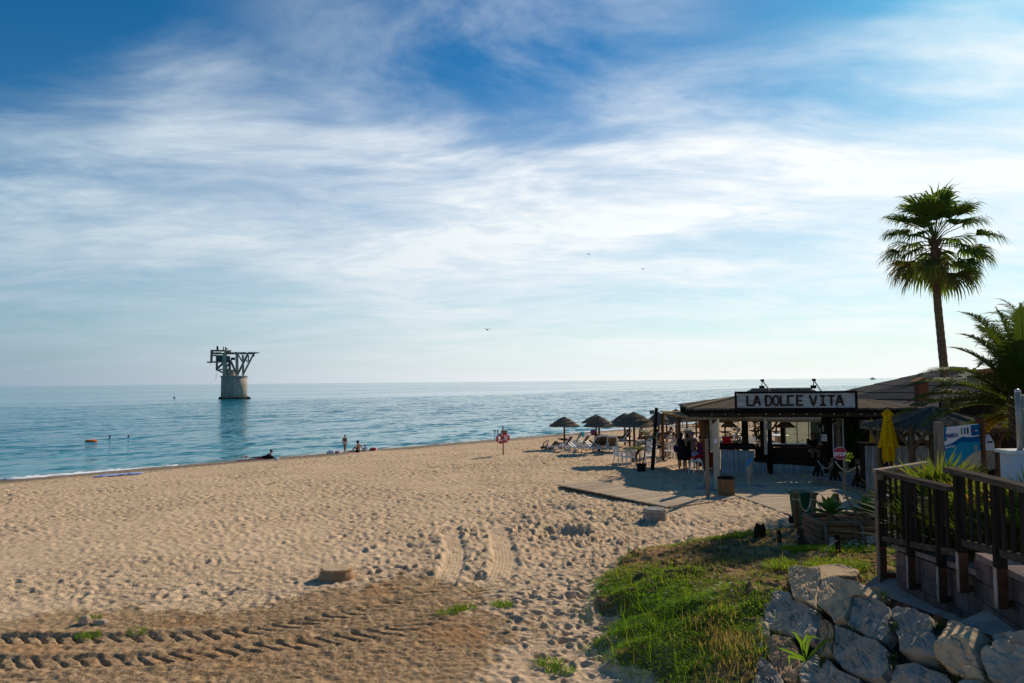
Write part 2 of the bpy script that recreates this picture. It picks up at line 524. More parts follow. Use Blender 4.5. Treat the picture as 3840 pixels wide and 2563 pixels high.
def sea_mat():
    m = bpy.data.materials.new('sea_water')
    m.use_nodes = True
    t = NT(m.node_tree)
    co = t.n('TexCoord').outputs['Object']
    sep = t.n('SeparateXYZ')
    t.put(sep.inputs[0], co)
    # local x runs along the shore, local y out to sea
    along, far = sep.outputs[0], sep.outputs[1]
    lf = t.m('LOGARITHM', t.m('MAXIMUM', far, 2.0), 2.718)
    cb = t.n('CombineXYZ')
    t.put(cb.inputs[0], t.m('DIVIDE', along, t.m('ADD', t.m('MAXIMUM', far, 2.0), 60.0)))
    t.put(cb.inputs[1], t.m('MULTIPLY', lf, 3.2))
    band = t.noise(cb.outputs[0], 1.6, 5, 0.6, 0.5)
    slick = t.ss(band, 0.42, 0.56)
    w3 = t.noise(t.scale(co, (0.012, 0.03, 1)), 1.0, 3, 0.5)
    calm = t.ss(t.m('ADD', far, t.m('MULTIPLY', t.m('SUBTRACT', w3, 0.5), 90.0)), 165.0, 185.0)
    calm = t.m('MULTIPLY', calm, t.m('ADD', 0.35, t.m('MULTIPLY', slick, 0.65)))
    amp = t.m('SUBTRACT', 1.0, t.m('MULTIPLY', calm, 0.80))

    def wv(sc, rot, k):
        nd = t.n('TexNoise')
        t.put(nd.inputs['Vector'], t.scale(co, sc, (0, 0, rot)))
        nd.inputs['Scale'].default_value = 1.0
        nd.inputs['Detail'].default_value = 3.0
        return t.vm('MULTIPLY', t.vm('SUBTRACT', nd.outputs['Color'], (0.5, 0.5, 0.5)), (k, k, 0.0))
    w = t.vm('ADD', wv((0.9, 2.0, 1), radians(-8), WAVE[0]), wv((0.16, 0.42, 1), radians(-25), WAVE[1]))
    gust = t.noise(t.scale(co, (0.03, 0.09, 1), (0, 0, radians(-20))), 1.0, 3, 0.55)
    wsc = t.vm('SCALE', w)
    t.put(wsc.node.inputs['Scale'], t.m('MULTIPLY', amp, t.m('ADD', 0.45, t.m('MULTIPLY', gust, 1.1))))
    nrm = t.vm('NORMALIZE', t.vm('ADD', wsc, (0.0, 0.0, 1.0)))
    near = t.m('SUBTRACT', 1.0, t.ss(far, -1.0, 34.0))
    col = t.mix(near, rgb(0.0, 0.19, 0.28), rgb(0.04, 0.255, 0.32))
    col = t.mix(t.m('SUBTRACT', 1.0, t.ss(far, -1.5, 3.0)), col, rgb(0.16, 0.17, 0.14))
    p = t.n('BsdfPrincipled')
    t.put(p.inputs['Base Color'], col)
    p.inputs['Roughness'].default_value = 0.08
    p.inputs['IOR'].default_value = 1.33
    p.inputs['Specular Tint'].default_value = rgb(0.72, 0.90, 1.0)
    t.put(p.inputs['Specular IOR Level'], t.m('SUBTRACT', 0.5, t.m('MULTIPLY', amp, 0.47)))
    t.put(p.inputs['Normal'], nrm)
    o = t.n('OutputMaterial')
    t.nt.links.new(p.outputs[0], o.inputs[0])
    MATS['sea'] = m


def leaf_mat(name, stops, trans=0.45, rough=0.5, attr='tone'):
    """leaf surface coloured along a ramp by a value stored on each leaf"""
    m = bpy.data.materials.new(name)
    m.use_nodes = True
    t = NT(m.node_tree)
    f = t.n('Attribute', attribute_name=attr).outputs['Fac']
    cr = t.n('ValToRGB')
    el = cr.color_ramp.elements
    for i, (pos, c) in enumerate(stops):
        e = el[i] if i < 2 else el.new(pos)
        e.position = pos
        e.color = rgb(*c)
    t.put(cr.inputs[0], f)
    p = t.n('BsdfPrincipled')
    t.put(p.inputs['Base Color'], cr.outputs[0])
    p.inputs['Roughness'].default_value = rough
    p.inputs['Specular IOR Level'].default_value = 0.06
    tr = t.n('BsdfTranslucent')
    t.put(tr.inputs[0], t.mix(1.0, cr.outputs[0], rgb(1.25, 1.2, 0.6), 'MULTIPLY'))
    ms = t.n('MixShader')
    ms.inputs[0].default_value = trans
    t.nt.links.new(p.outputs[0], ms.inputs[1])
    t.nt.links.new(tr.outputs[0], ms.inputs[2])
    o = t.n('OutputMaterial')
    t.nt.links.new(ms.outputs[0], o.inputs[0])
    MATS[name] = m


sand_mat()
sea_mat()
glass_mat()
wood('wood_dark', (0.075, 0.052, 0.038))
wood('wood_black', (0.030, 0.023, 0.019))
wood('wood_brown', (0.20, 0.125, 0.07))
wood('wood_red', (0.17, 0.075, 0.04))
wood('wood_grey', (0.30, 0.235, 0.18))
wood('wood_pale', (0.46, 0.37, 0.27))
wood('wood_rail', (0.042, 0.034, 0.028))
wood('wood_rail_flat', (0.10, 0.082, 0.068), axis=1)
wood('plank', (0.60, 0.46, 0.32), vary=0.14, axis=0, dark=0.72)
wood('plank_grey', (0.30, 0.255, 0.215), vary=0.2, axis=0)
wood('board_white', (0.36, 0.41, 0.45), vary=0.22, dark=0.5)
wood('sign_board', (0.62, 0.59, 0.56), axis=0, dark=0.55)
wood('log', (0.24, 0.155, 0.10), vary=0.2, axis=1)
wood('log_end', (0.26, 0.15, 0.08), vary=0.2, axis=0)
wood('thatch', (0.25, 0.195, 0.145), vary=0.12, dark=0.4)
wood('reed', (0.62, 0.45, 0.25), vary=0.1, dark=0.5)
wood('reed_dark', (0.19, 0.155, 0.12), dark=0.4)
wood('straw', (0.27, 0.18, 0.10), dark=0.5)
mat('lettering', (0.085, 0.045, 0.035), (0.05, 0.03, 0.025), scale=9)
mat('concrete', (0.36, 0.33, 0.29), (0.22, 0.205, 0.185), scale=2.0, bump=0.3, bscale=14)
mat('concrete_tower', (0.42, 0.36, 0.285), (0.29, 0.25, 0.205), scale=0.7, bump=0.6, bscale=3)  # tower concrete, paler for haze mixed into its colour
mat('iron', (0.22, 0.185, 0.16), (0.24, 0.155, 0.11), scale=1.4, rough=0.85)  # lightened: the far tower's haze is put into the colour
mat('concrete_shaded', (0.08, 0.14, 0.16), (0.11, 0.15, 0.155), scale=1.1)  # machine house concrete with its teal shade put into the colour
mat('weed_rock', (0.045, 0.042, 0.035), (0.02, 0.02, 0.017), scale=1.5, bump=0.8)
mat('rust', (0.16, 0.065, 0.035), (0.09, 0.045, 0.03), scale=7)
mat('bracket_white_lit', (0.42, 0.36, 0.33), (0.30, 0.19, 0.14), scale=8)  # whitish metal; light on the shoe's outer face is painted in
mat('block', (0.165, 0.118, 0.108), (0.115, 0.085, 0.08), scale=5, bump=0.5, bscale=30, vary=0.18)
mat('cap_stone', (0.23, 0.175, 0.155), (0.16, 0.125, 0.115), scale=6, bump=0.4, bscale=30, vary=0.12)
mat('mortar', (0.12, 0.09, 0.082), scale=8, bump=0.3)
ROCK = [('rock_buff', (0.56, 0.415, 0.27), (0.40, 0.285, 0.18)), ('rock_grey', (0.44, 0.36, 0.28), (0.29, 0.235, 0.185)), ('rock_brown', (0.46, 0.285, 0.16), (0.31, 0.19, 0.11)),
        ('rock_blue', (0.36, 0.305, 0.25), (0.23, 0.205, 0.178))]
for _n, _a, _b in ROCK:
    mat(_n, _a, _b, scale=2.2, rough=0.92, bump=0.7, bscale=13, contrast=(0.3, 0.7))
mat('white_plastic', (0.74, 0.75, 0.76), (0.66, 0.67, 0.68), rough=0.4, spec=0.5)
mat('sling', (0.21, 0.155, 0.10), (0.17, 0.125, 0.085), scale=40, trans=0.25)
mat('white_paint', (0.74, 0.72, 0.68), (0.60, 0.58, 0.55), rough=0.6)
mat('cream', (0.60, 0.53, 0.41), (0.52, 0.46, 0.36))
mat('awning', (0.40, 0.31, 0.19), (0.34, 0.26, 0.16), trans=0.2)
mat('beige_post', (0.50, 0.43, 0.33), (0.42, 0.355, 0.27), scale=3)
mat('steel', (0.55, 0.54, 0.52), (0.42, 0.41, 0.40), rough=0.35, metal=0.9)
mat('steel_dull', (0.40, 0.36, 0.31), (0.30, 0.27, 0.24), rough=0.5, metal=0.4)
mat('blue_plate', (0.02, 0.25, 0.60), (0.02, 0.20, 0.5), rough=0.4)
mat('black', (0.018, 0.018, 0.02), (0.012, 0.012, 0.013), rough=0.5)
mat('green_plastic', (0.006, 0.075, 0.035), (0.005, 0.055, 0.028), rough=0.6, spec=0.15)
mat('yellow_cloth', (0.80, 0.56, 0.015), (0.72, 0.47, 0.01), trans=0.5, rough=0.8)
mat('rope', (0.56, 0.47, 0.36), (0.40, 0.33, 0.25), scale=60)
mat('red_sign', (0.46, 0.045, 0.055), (0.40, 0.04, 0.05), rough=0.5)
mat('pink_sign', (0.52, 0.14, 0.16), (0.46, 0.12, 0.14), rough=0.5)
mat('pale_sign', (0.70, 0.62, 0.64), (0.64, 0.57, 0.59), rough=0.5)
mat('white_sign', (0.80, 0.78, 0.80), (0.74, 0.72, 0.74), rough=0.5)
mat('info_pale', (0.70, 0.62, 0.63), (0.66, 0.58, 0.60), rough=0.5, scale=2)
mat('info_teal', (0.015, 0.24, 0.36), (0.012, 0.21, 0.33), rough=0.5, scale=2)
mat('info_blue', (0.008, 0.095, 0.25), (0.008, 0.085, 0.23), rough=0.5, scale=2)
mat('info_sand', (0.50, 0.38, 0.27), (0.46, 0.34, 0.24), rough=0.5, scale=2)
mat('info_green', (0.16, 0.36, 0.10), rough=0.5)
mat('red_plastic', (0.55, 0.015, 0.012), (0.45, 0.012, 0.01), rough=0.45, spec=0.5)
mat('red_cloth', (0.60, 0.02, 0.02), (0.5, 0.015, 0.02))
mat('orange_plastic', (0.62, 0.13, 0.03), (0.55, 0.1, 0.03), rough=0.5)
mat('teal_cloth', (0.02, 0.20, 0.27), (0.015, 0.15, 0.21))
mat('purple_cloth', (0.20, 0.06, 0.14), (0.30, 0.10, 0.18), scale=14)
mat('floral_cloth', (0.10, 0.025, 0.06), (0.34, 0.05, 0.10), scale=16, contrast=(0.48, 0.56))
mat('print_cloth', (0.24, 0.20, 0.26), (0.10, 0.07, 0.12), scale=14)
mat('blue_cloth', (0.30, 0.36, 0.62), (0.25, 0.31, 0.55))
mat('navy_cloth', (0.015, 0.02, 0.06), (0.01, 0.015, 0.045))
mat('black_cloth', (0.012, 0.011, 0.013), (0.02, 0.018, 0.02))
mat('white_cloth', (0.72, 0.72, 0.74), (0.62, 0.62, 0.64))
mat('towel_blue', (0.55, 0.58, 0.72), (0.10, 0.16, 0.42), scale=5, contrast=(0.45, 0.52))
mat('towel_pink', (0.60, 0.10, 0.16), (0.75, 0.5, 0.5), scale=6, contrast=(0.45, 0.55))
mat('skin', (0.44, 0.255, 0.165), (0.38, 0.215, 0.14), rough=0.55, scale=3)
mat('skin_tan', (0.30, 0.145, 0.08), (0.25, 0.12, 0.065), rough=0.5, scale=3)
mat('hair_dark', (0.022, 0.015, 0.011), (0.035, 0.022, 0.015), scale=30, rough=0.5)
mat('hair_brown', (0.075, 0.042, 0.022), (0.05, 0.028, 0.016), scale=30, rough=0.5)
mat('roof_grey', (0.10, 0.094, 0.09), (0.07, 0.066, 0.064), scale=1.5, bump=0.5, bscale=6, stretch=(1, 1, 3))
mat('roof_sunlit', (0.40, 0.335, 0.27), (0.33, 0.275, 0.22), scale=1.5, bump=0.4, bscale=6)  # lighter copy of the grey roof, sunlight put into the colour
mat('brick', (0.20, 0.075, 0.05), (0.14, 0.055, 0.04), scale=6, bump=0.4)
mat('tile', (0.42, 0.22, 0.12), (0.33, 0.17, 0.10), scale=5)
mat('wall_blue', (0.16, 0.19, 0.21), (0.13, 0.155, 0.175))
mat('wall_white_blue', (0.55, 0.58, 0.64), (0.5, 0.53, 0.59))
mat('palm_bark', (0.20, 0.135, 0.085), (0.115, 0.078, 0.05), scale=4, bump=0.8, bscale=7, stretch=(1, 1, 4))
mat('soil_pot', (0.06, 0.042, 0.03), scale=10, bump=0.6)
mat('foam', (0.84, 0.86, 0.87), (0.74, 0.77, 0.78), scale=6, rough=0.7, bump=0.8, bscale=14)
mat('cable', (0.17, 0.15, 0.125), scale=10)
mat('hose', (0.20, 0.20, 0.18), scale=10)
mat('lamp_glass', (0.75, 0.72, 0.65), rough=0.2, spec=0.6)
leaf_mat('grass', [(0.0, (0.095, 0.215, 0.006)), (0.35, (0.185, 0.300, 0.014)), (0.62, (0.22, 0.19, 0.045)), (1.0, (0.36, 0.25, 0.13))], 0.56, 0.65)
leaf_mat('fan_leaf', [(0.0, (0.065, 0.125, 0.022)), (0.6, (0.12, 0.17, 0.03)), (0.85, (0.15, 0.12, 0.04)), (1.0, (0.24, 0.145, 0.075))], 0.42, 0.6)
leaf_mat('date_leaf', [(0.0, (0.045, 0.080, 0.016)), (0.6, (0.085, 0.110, 0.024)), (1.0, (0.20, 0.12, 0.02))], 0.34, 0.7)
leaf_mat('blade_leaf', [(0.0, (0.045, 0.080, 0.012)), (0.6, (0.115, 0.150, 0.02)), (0.9, (0.27, 0.23, 0.045)), (1.0, (0.38, 0.22, 0.07))], 0.52, 0.55)
leaf_mat('agave_leaf', [(0.0, (0.060, 0.135, 0.028)), (1.0, (0.105, 0.18, 0.045))], 0.30, 0.4)
leaf_mat('bright_leaf', [(0.0, (0.085, 0.18, 0.018)), (1.0, (0.19, 0.30, 0.045))], 0.5, 0.45)
leaf_mat('dark_leaf', [(0.0, (0.018, 0.040, 0.010)), (1.0, (0.05, 0.085, 0.016))], 0.35, 0.4)
leaf_mat('dry_litter', [(0.0, (0.16, 0.10, 0.055)), (0.6, (0.34, 0.235, 0.13)), (1.0, (0.52, 0.39, 0.25))], 0.2, 0.8)
leaf_mat('flower_yellow', [(0.0, (0.55, 0.38, 0.01)), (1.0, (0.75, 0.55, 0.02))], 0.3, 0.7)
leaf_mat('flower_white', [(0.0, (0.72, 0.68, 0.66)), (1.0, (0.8, 0.78, 0.76))], 0.3, 0.7)
M = MATS

# ---------------------------------------------------------------- objects


def tag(o, label=None, cat=None, group=None, kind=None):
    for k, v in (('label', label), ('category', cat), ('group', group), ('kind', kind)):
        if v:
            o[k] = v
    return o


def thing(name, label, cat, loc=(0, 0, 0), rz=0.0, group=None):
    o = bpy.data.objects.new(name, None)
    o.empty_display_size = 0.2
    C.objects.link(o)
    o.location = loc
    o.rotation_euler = (0, 0, rz)
    return tag(o, label, cat, group)


def wmat(o):
    m = Matrix.Identity(4)
    while o is not None:
        m = o.matrix_basis @ m
        o = o.parent
    return m


def link(name, me, m=None, parent=None):
    o = bpy.data.objects.new(name, me)
    C.objects.link(o)
    if m is not None:
        me.materials.clear()
        me.materials.append(M[m] if isinstance(m, str) else m)
    if parent is not None:
        o.parent = parent
    return o


def copy_tree(o, parent=None):
    c = o.copy()
    C.objects.link(c)
    c.parent = parent
    for ch in list(o.children):
        copy_tree(ch, c)
    return c


def place(proto, flag, loc, rz, label, group=None):
    """use the first-built thing itself once, then copies of it"""
    o = proto if not flag else copy_tree(proto)
    flag.append(1)
    o.location = loc
    o.rotation_euler = (0, 0, rz)
    o['label'] = label
    if group:
        o['group'] = group
    return o


def frame(d, up=(0, 0, 1)):
    d = V(d).normalized()
    u = V(up)
    if abs(d.dot(u)) > 0.98:
        u = V((0, 1, 0)) if abs(d.y) < 0.9 else V((1, 0, 0))
    s = d.cross(u).normalized()
    return s, s.cross(d).normalized(), d


class B:
    """collects shapes into one mesh"""
    def __init__(s):
        s.v, s.f, s.t = [], [], []

    def add(s, vs, fs, tone=0.5):
        k = len(s.v)
        s.v += [V(a) for a in vs]
        s.f += [tuple(i + k for i in f) for f in fs]
        s.t += [tone] * len(vs)
        return s

    def box(s, c, sz, rot=None):
        c = V(c)
        a, b, d = sz[0] / 2, sz[1] / 2, sz[2] / 2
        vs = [V((x, y, z)) for x in (-a, a) for y in (-b, b) for z in (-d, d)]
        if rot is not None:
            vs = [rot @ v for v in vs]
        return s.add([c + v for v in vs], [(0, 1, 3, 2), (4, 6, 7, 5), (0, 4, 5, 1), (2, 3, 7, 6), (0, 2, 6, 4), (1, 5, 7, 3)])

    def bar(s, p, q, w, h, up=(0, 0, 1)):
        p, q = V(p), V(q)
        a, b, _ = frame(q - p, up)
        a, b = a * w / 2, b * h / 2
        return s.add([p - a - b, p + a - b, p + a + b, p - a + b, q - a - b, q + a - b, q + a + b, q - a + b],
                     [(0, 1, 2, 3), (7, 6, 5, 4), (4, 5, 1, 0), (5, 6, 2, 1), (6, 7, 3, 2), (7, 4, 0, 3)])

    def path(s, pts, rad, n=8, cap=True, flat=1.0):
        pts = [V(p) for p in pts]
        if not hasattr(rad, '__len__'):
            rad = [rad] * len(pts)
        k = len(s.v)
        for i, p in enumerate(pts):
            d = pts[min(i + 1, len(pts) - 1)] - pts[max(i - 1, 0)]
            a, b, _ = frame(d)
            for j in range(n):
                w = 2 * pi * j / n
                s.v.append(p + (a * cos(w) + b * sin(w) * flat) * rad[i])
        s.t += [0.5] * (n * len(pts))
        for i in range(len(pts) - 1):
            for j in range(n):
                j2 = (j + 1) % n
                s.f.append((k + i * n + j, k + i * n + j2, k + (i + 1) * n + j2, k + (i + 1) * n + j))
        if cap:
            s.f.append(tuple(k + j for j in range(n))[::-1])
            s.f.append(tuple(k + (len(pts) - 1) * n + j for j in range(n)))
        return s

    def tube(s, p, q, r0, r1=None, n=10):
        return s.path([p, q], [r0, r0 if r1 is None else r1], n)

    def lathe(s, prof, n=24, c=(0, 0, 0), jit=0.0, ax=None):
        c = V(c)
        k = len(s.v)
        for r, z in prof:
            for j in range(n):
                w = 2 * pi * j / n
                e = 1 + random.uniform(-jit, jit)
                p = V((r * e * cos(w), r * e * sin(w), z + (random.uniform(-jit, jit) * 0.5 if r > 0.01 else 0)))
                s.v.append(c + (ax @ p if ax is not None else p))
        s.t += [0.5] * (n * len(prof))
        for i in range(len(prof) - 1):
            for j in range(n):
                j2 = (j + 1) % n
                s.f.append((k + i * n + j, k + i * n + j2, k + (i + 1) * n + j2, k + (i + 1) * n + j))
        s.f.append(tuple(k + j for j in range(n))[::-1])
        s.f.append(tuple(k + (len(prof) - 1) * n + j for j in range(n)))
        return s

    def prism(s, poly, z0, z1):
        """flat polygon (x, y) raised from z0 to z1; z may be a function of x, y"""
        f0 = z0 if callable(z0) else (lambda x, y: z0)
        f1 = z1 if callable(z1) else (lambda x, y: z1)
        n = len(poly)
        vs = [V((x, y, f0(x, y))) for x, y in poly] + [V((x, y, f1(x, y))) for x, y in poly]
        fs = [tuple(range(n))[::-1], tuple(range(n, 2 * n))] + [(i, (i + 1) % n, n + (i + 1) % n, n + i) for i in range(n)]
        return s.add(vs, fs)

    def ball(s, c, r, n=10, m=7, rot=None):
        c = V(c)
        rx, ry, rz = r if hasattr(r, '__len__') else (r, r, r)
        vs, fs = [], []
        for i in range(m + 1):
            a = pi * i / m
            for j in range(n):
                w = 2 * pi * j / n
                p = V((rx * sin(a) * cos(w), ry * sin(a) * sin(w), rz * cos(a)))
                vs.append(c + (rot @ p if rot is not None else p))
        for i in range(m):
            for j in range(n):
                j2 = (j + 1) % n
                fs.append((i * n + j, (i + 1) * n + j, (i + 1) * n + j2, i * n + j2))
        return s.add(vs, fs)

    def torus(s, c, R, r, ax=None, n=28, m=10):
        vs, fs = [], []
        for i in range(n):
            a = 2 * pi * i / n
            for j in range(m):
                b = 2 * pi * j / m
                p = V(((R + r * cos(b)) * cos(a), r * sin(b), (R + r * cos(b)) * sin(a)))
                vs.append(V(c) + (ax @ p if ax is not None else p))
        for i in range(n):
            for j in range(m):
                fs.append((i * m + j, ((i + 1) % n) * m + j, ((i + 1) % n) * m + (j + 1) % m, i * m + (j + 1) % m))
        return s.add(vs, fs)

    def mesh(s, name, parent=None, smooth=False, world=False):
        vs = s.v
        if world and parent is not None:
            w = wmat(parent).inverted()
            vs = [w @ v for v in vs]
        me = bpy.data.meshes.new(name)
        me.from_pydata([tuple(v) for v in vs], [], s.f)
        if smooth:
            me.polygons.foreach_set('use_smooth', [True] * len(me.polygons))
        if len(set(s.t)) > 1:
            a = me.attributes.new('tone', 'FLOAT', 'POINT')
            a.data.foreach_set('value', s.t)
        me.update()
        return me

    def build(s, name, m, parent=None, smooth=False, world=False):
        return link(name, s.mesh(name, parent, smooth, world), m, parent)


def text(body, size, m, parent, mw, name='lettering', extrude=0.004, bold=0.0, sx=1.0):
    """flat lettering laid on a surface; mw places its baseline centre in world space"""
    cu = bpy.data.curves.new(name, 'FONT')
    cu.body = body
    cu.size = size
    cu.extrude = extrude
    cu.offset = bold
    cu.align_x = 'CENTER'
    cu.align_y = 'CENTER'
    tmp = bpy.data.objects.new('tmp', cu)
    C.objects.link(tmp)
    dg = bpy.context.evaluated_depsgraph_get()
    me = bpy.data.meshes.new_from_object(tmp.evaluated_get(dg))
    bpy.data.objects.remove(tmp)
    bpy.data.curves.remove(cu)
    me.transform(Matrix.Diagonal((sx, 1, 1, 1)))
    me.transform((wmat(parent).inverted() if parent else Matrix.Identity(4)) @ mw)
    me.name = name
    return link(name, me, m, parent)


def face_mat(c, right, up):
    """matrix whose x is right, y is up, z the outward normal, at c"""
    r, u = V(right).normalized(), V(up).normalized()
    n = r.cross(u)
    return Matrix.Translation(c) @ Matrix((r, u, n)).transposed().to_4x4()
# ---------------------------------------------------------------- setting: sand, sea, foam
o = link('beach', build_terrain(), 'sand')
tag(o, 'pale trampled sand with tyre tracks and brown soil in front', 'beach', kind='structure')


def build_sea():
    o = bpy.data.objects.new('sea', bpy.data.meshes.new('sea'))
    me = o.data
    L = 30000.0
    xs = [-L, -6000, -1500, -400, -100, -30, 0, 30, 60, 100, 200, 400, 1500, 6000, L]
    ys = [-12, 0, 10, 30, 80, 200, 600, 2000, 7000, 60000.0]
    vs = [(x, y, 0) for y in ys for x in xs]
    n = len(xs)
    me.from_pydata(vs, [], [(j * n + i, j * n + i + 1, (j + 1) * n + i + 1, (j + 1) * n + i) for j in range(len(ys) - 1) for i in range(n - 1)])
    me.materials.append(M['sea'])
    C.objects.link(o)
    o.location = (SH0[0], SH0[1], SEA)
    o.rotation_euler = (0, 0, math.atan2(SHT[1], SHT[0]))
    tag(o, 'calm turquoise sea reaching to the horizon', 'sea', kind='structure')


build_sea()


def foam(px0, px1, wmax, seed, label):
    """a thin broken line of white foam where the water meets the sand"""
    rnd = random.Random(seed)
    a0, a1 = V((*SH0, 0)), V((*SHT, 0))
    nrm = V((*SHN, 0))

    def along(px):
        best = min((abs((V((*SH0, SEA)) + a1 * s - V((0, 0, H))).x / (V((*SH0, SEA)) + a1 * s).y - ray(px, 1700).x / ray(px, 1700).y), s) for s in np.arange(-30, 110, 0.2))
        return best[1]
    s0, s1 = along(px0), along(px1)
    b = B()
    N = int((s1 - s0) / 0.22)
    rows = []
    for i in range(N + 1):
        s = s0 + (s1 - s0) * i / N
        t = i / N
        n1 = 0.5 + 0.5 * sin(s * 0.9 + seed) * sin(s * 0.37 + 2 * seed)
        w = wmax * min(1, 4 * t + 0.1, 4 * (1 - t) + 0.1) * (0.25 + 0.75 * n1) * rnd.uniform(0.6, 1.2) + 0.03
        off = 0.45 + 0.35 * sin(s * 0.5 + seed) + 0.12 * sin(s * 2.3)
        c = a0 + a1 * s + nrm * off
        z = max(SEA, hz(c.x, c.y)) + 0.03
        k = []
        for j in range(5):
            q = c + nrm * (w * (j / 4 - 0.5) + rnd.uniform(-0.03, 0.03))
            hh = (0, 0.05, 0.10, 0.06, 0)[j] * (0.5 + n1) * rnd.uniform(0.5, 1.3)
            k.append(V((q.x, q.y, max(SEA, hz(q.x, q.y)) + 0.02 + hh)))
        rows.append(k)
    vs = [p for k in rows for p in k]
    b.add(vs, [(i * 5 + j, i * 5 + j + 1, (i + 1) * 5 + j + 1, (i + 1) * 5 + j) for i in range(N) for j in range(4)])
    o = b.build('foam', 'foam', smooth=True)
    tag(o, label, 'foam', kind='stuff')


foam(-40, 660, 1.5, 1, 'white line of wash breaking along the left of the shore')
foam(2120, 2480, 1.0, 5, 'bright line of wash along the shore behind the thatched parasols')


# ---------------------------------------------------------------- the ruined loading tower out in the sea
def build_tower():
    D = 268.0
    base = at(878, 1492, D)
    base.z = SEA
    k = D / F * 0.1913
    t = thing('loading_tower', 'ruined concrete and iron loading tower standing in the sea', 'tower', base)
    ex = V((base.y, -base.x, 0)).normalized()     # sideways as seen from the beach
    ey = V((base.x, base.y, 0)).normalized()

    def P(X, Y, d=0.0):
        return ex * ((X - 825) * k) + V((0, 0, (1228 - Y) * k)) + ey * d
    r = 245 * k
    B().lathe([(r, -1.5), (r * 0.995, (1228 - 1000) * k), (r * 0.985, (1228 - 800) * k)], 48).build('drum', 'concrete_tower', t, True)
    B().lathe([(r * 1.0, (1228 - 806) * k), (r * 1.05, (1228 - 798) * k), (r * 1.05, (1228 - 782) * k), (r * 0.98, (1228 - 776) * k)], 48).build('rim', 'concrete_tower', t)
    rnd = random.Random(4)
    b = B()
    for i in range(46):
        a = 2 * pi * i / 46
        s = rnd.uniform(0.35, 0.75)
        b.ball(V((cos(a) * r * 1.03, sin(a) * r * 1.03, rnd.uniform(-0.1, 0.35))), (s * 1.1, s, s * rnd.uniform(0.5, 0.9)), 7, 5)
    for i in range(9):
        b.ball(ex * (r + rnd.uniform(0, 0.7)) + ey * rnd.uniform(-3, 1) + V((0, 0, rnd.uniform(-0.2, 0.1))), rnd.uniform(0.3, 0.6), 7, 5)
    b.build('footing_rocks', 'weed_rock', t)['kind'] = 'stuff'
    n = 0

    def bars(name, m, lst, both=True, th=None):
        for X0, Y0, X1, Y1, w in lst:
            for d in ((-2.3, 2.3) if both else (-1.2,)):
                sh = 0 if d < 0 else 10
                B().bar(P(X0 + sh, Y0 - (2 if d > 0 else 0), d), P(X1 + sh, Y1 - (2 if d > 0 else 0), d), w * k, (th or w) * k, up=ey).build(name, m, t)
    bars('column', 'concrete_tower', [(645, 775, 640, 330, 66), (870, 775, 862, 350, 46), (982, 775, 972, 372, 36)])
    bars('column', 'concrete_tower', [(742, 672, 735, 480, 46)], False)
    bars('strut', 'iron', [(870, 768, 742, 470, 32), (872, 768, 1062, 358, 32), (985, 745, 1168, 358, 26), (965, 505, 888, 372, 22), (1062, 520, 1010, 420, 16), (1075, 500, 1078, 372, 20)])
    bars('strut', 'iron', [(490, 655, 640, 500, 28), (488, 652, 625, 722, 26), (650, 640, 720, 540, 26), (540, 655, 720, 645, 20)])
    bars('beam', 'iron', [(432, 348, 1200, 343, 22), (1180, 338, 1278, 325, 12), (390, 290, 640, 290, 26), (415, 382, 640, 392, 22), (326, 515, 610, 502, 24)])
    bars('post', 'iron', [(402, 285, 400, 500, 28), (497, 375, 500, 660, 28)])
    # deck planks on the top beam, uneven as in the ruin
    for i in range(26):
        X = 440 + i * 31
        if rnd.random() < 0.12:
            continue
        B().bar(P(X, 330 - rnd.uniform(0, 8) - (X > 830) * 4, -2.8), P(X + rnd.uniform(-6, 6), 330 - rnd.uniform(0, 8) - (X > 830) * 4, 2.8), 26 * k, 7 * k).build('deck_plank', 'iron', t)
    c = P(632, 455)
    B().box(c, (225 * k, 4.0, 125 * k), Matrix((ex, ey, V((0, 0, 1)))).transposed()).build('machine_house', 'concrete_shaded', t)
    B().box(P(700, 305), (125 * k, 3.0, 50 * k), Matrix((ex, ey, V((0, 0, 1)))).transposed()).build('roof_hut', 'concrete_tower', t)
    B().box(P(795, 445), (80 * k, 2.6, 46 * k), Matrix((ex, ey, V((0, 0, 1)))).transposed()).build('winch_box', 'rust', t)
    B().lathe([(112 * k, (1228 - 775) * k), (112 * k, (1228 - 668) * k), (104 * k, (1228 - 660) * k)], 20, ex * ((735 - 825) * k)).build('gear_drum', 'concrete_tower', t)
    B().tube(P(511, 282), P(511, 200), 20 * k).build('chimney', 'rust', t)
    B().tube(P(620, 285), P(620, 208), 10 * k).build('stub', 'iron', t)
    b = B().tube(P(660, 285), P(660, 215), 13 * k)
    b.box(P(680, 252), (46 * k, 0.8, 22 * k)).build('winch', 'iron', t)
    b = B().tube(P(1180, 345, -2.3), P(1182, 412, -2.3), 11 * k)
    b.build('pulley', 'iron', t)
    b = B().path([P(495, 660, -2.3), P(496, 760, -2.3), P(494, 830, -2.3), P(472, 860, -2.3)], 3 * k, 5)
    b.build('cable', 'iron', t)
    B().path([P(398, 520, -2.3), P(400, 580, -2.3)], 2.5 * k, 5).build('cable', 'iron', t)
    for s in (-2.3, 2.3):
        b = B()
        for i in range(9):
            b.tube(P(900 + i * 42, 335, s), P(900 + i * 42, 318 - rnd.uniform(0, 8), s), 2.5 * k, n=5)
        b.build('railing_stubs', 'iron', t)['kind'] = 'stuff'


build_tower()

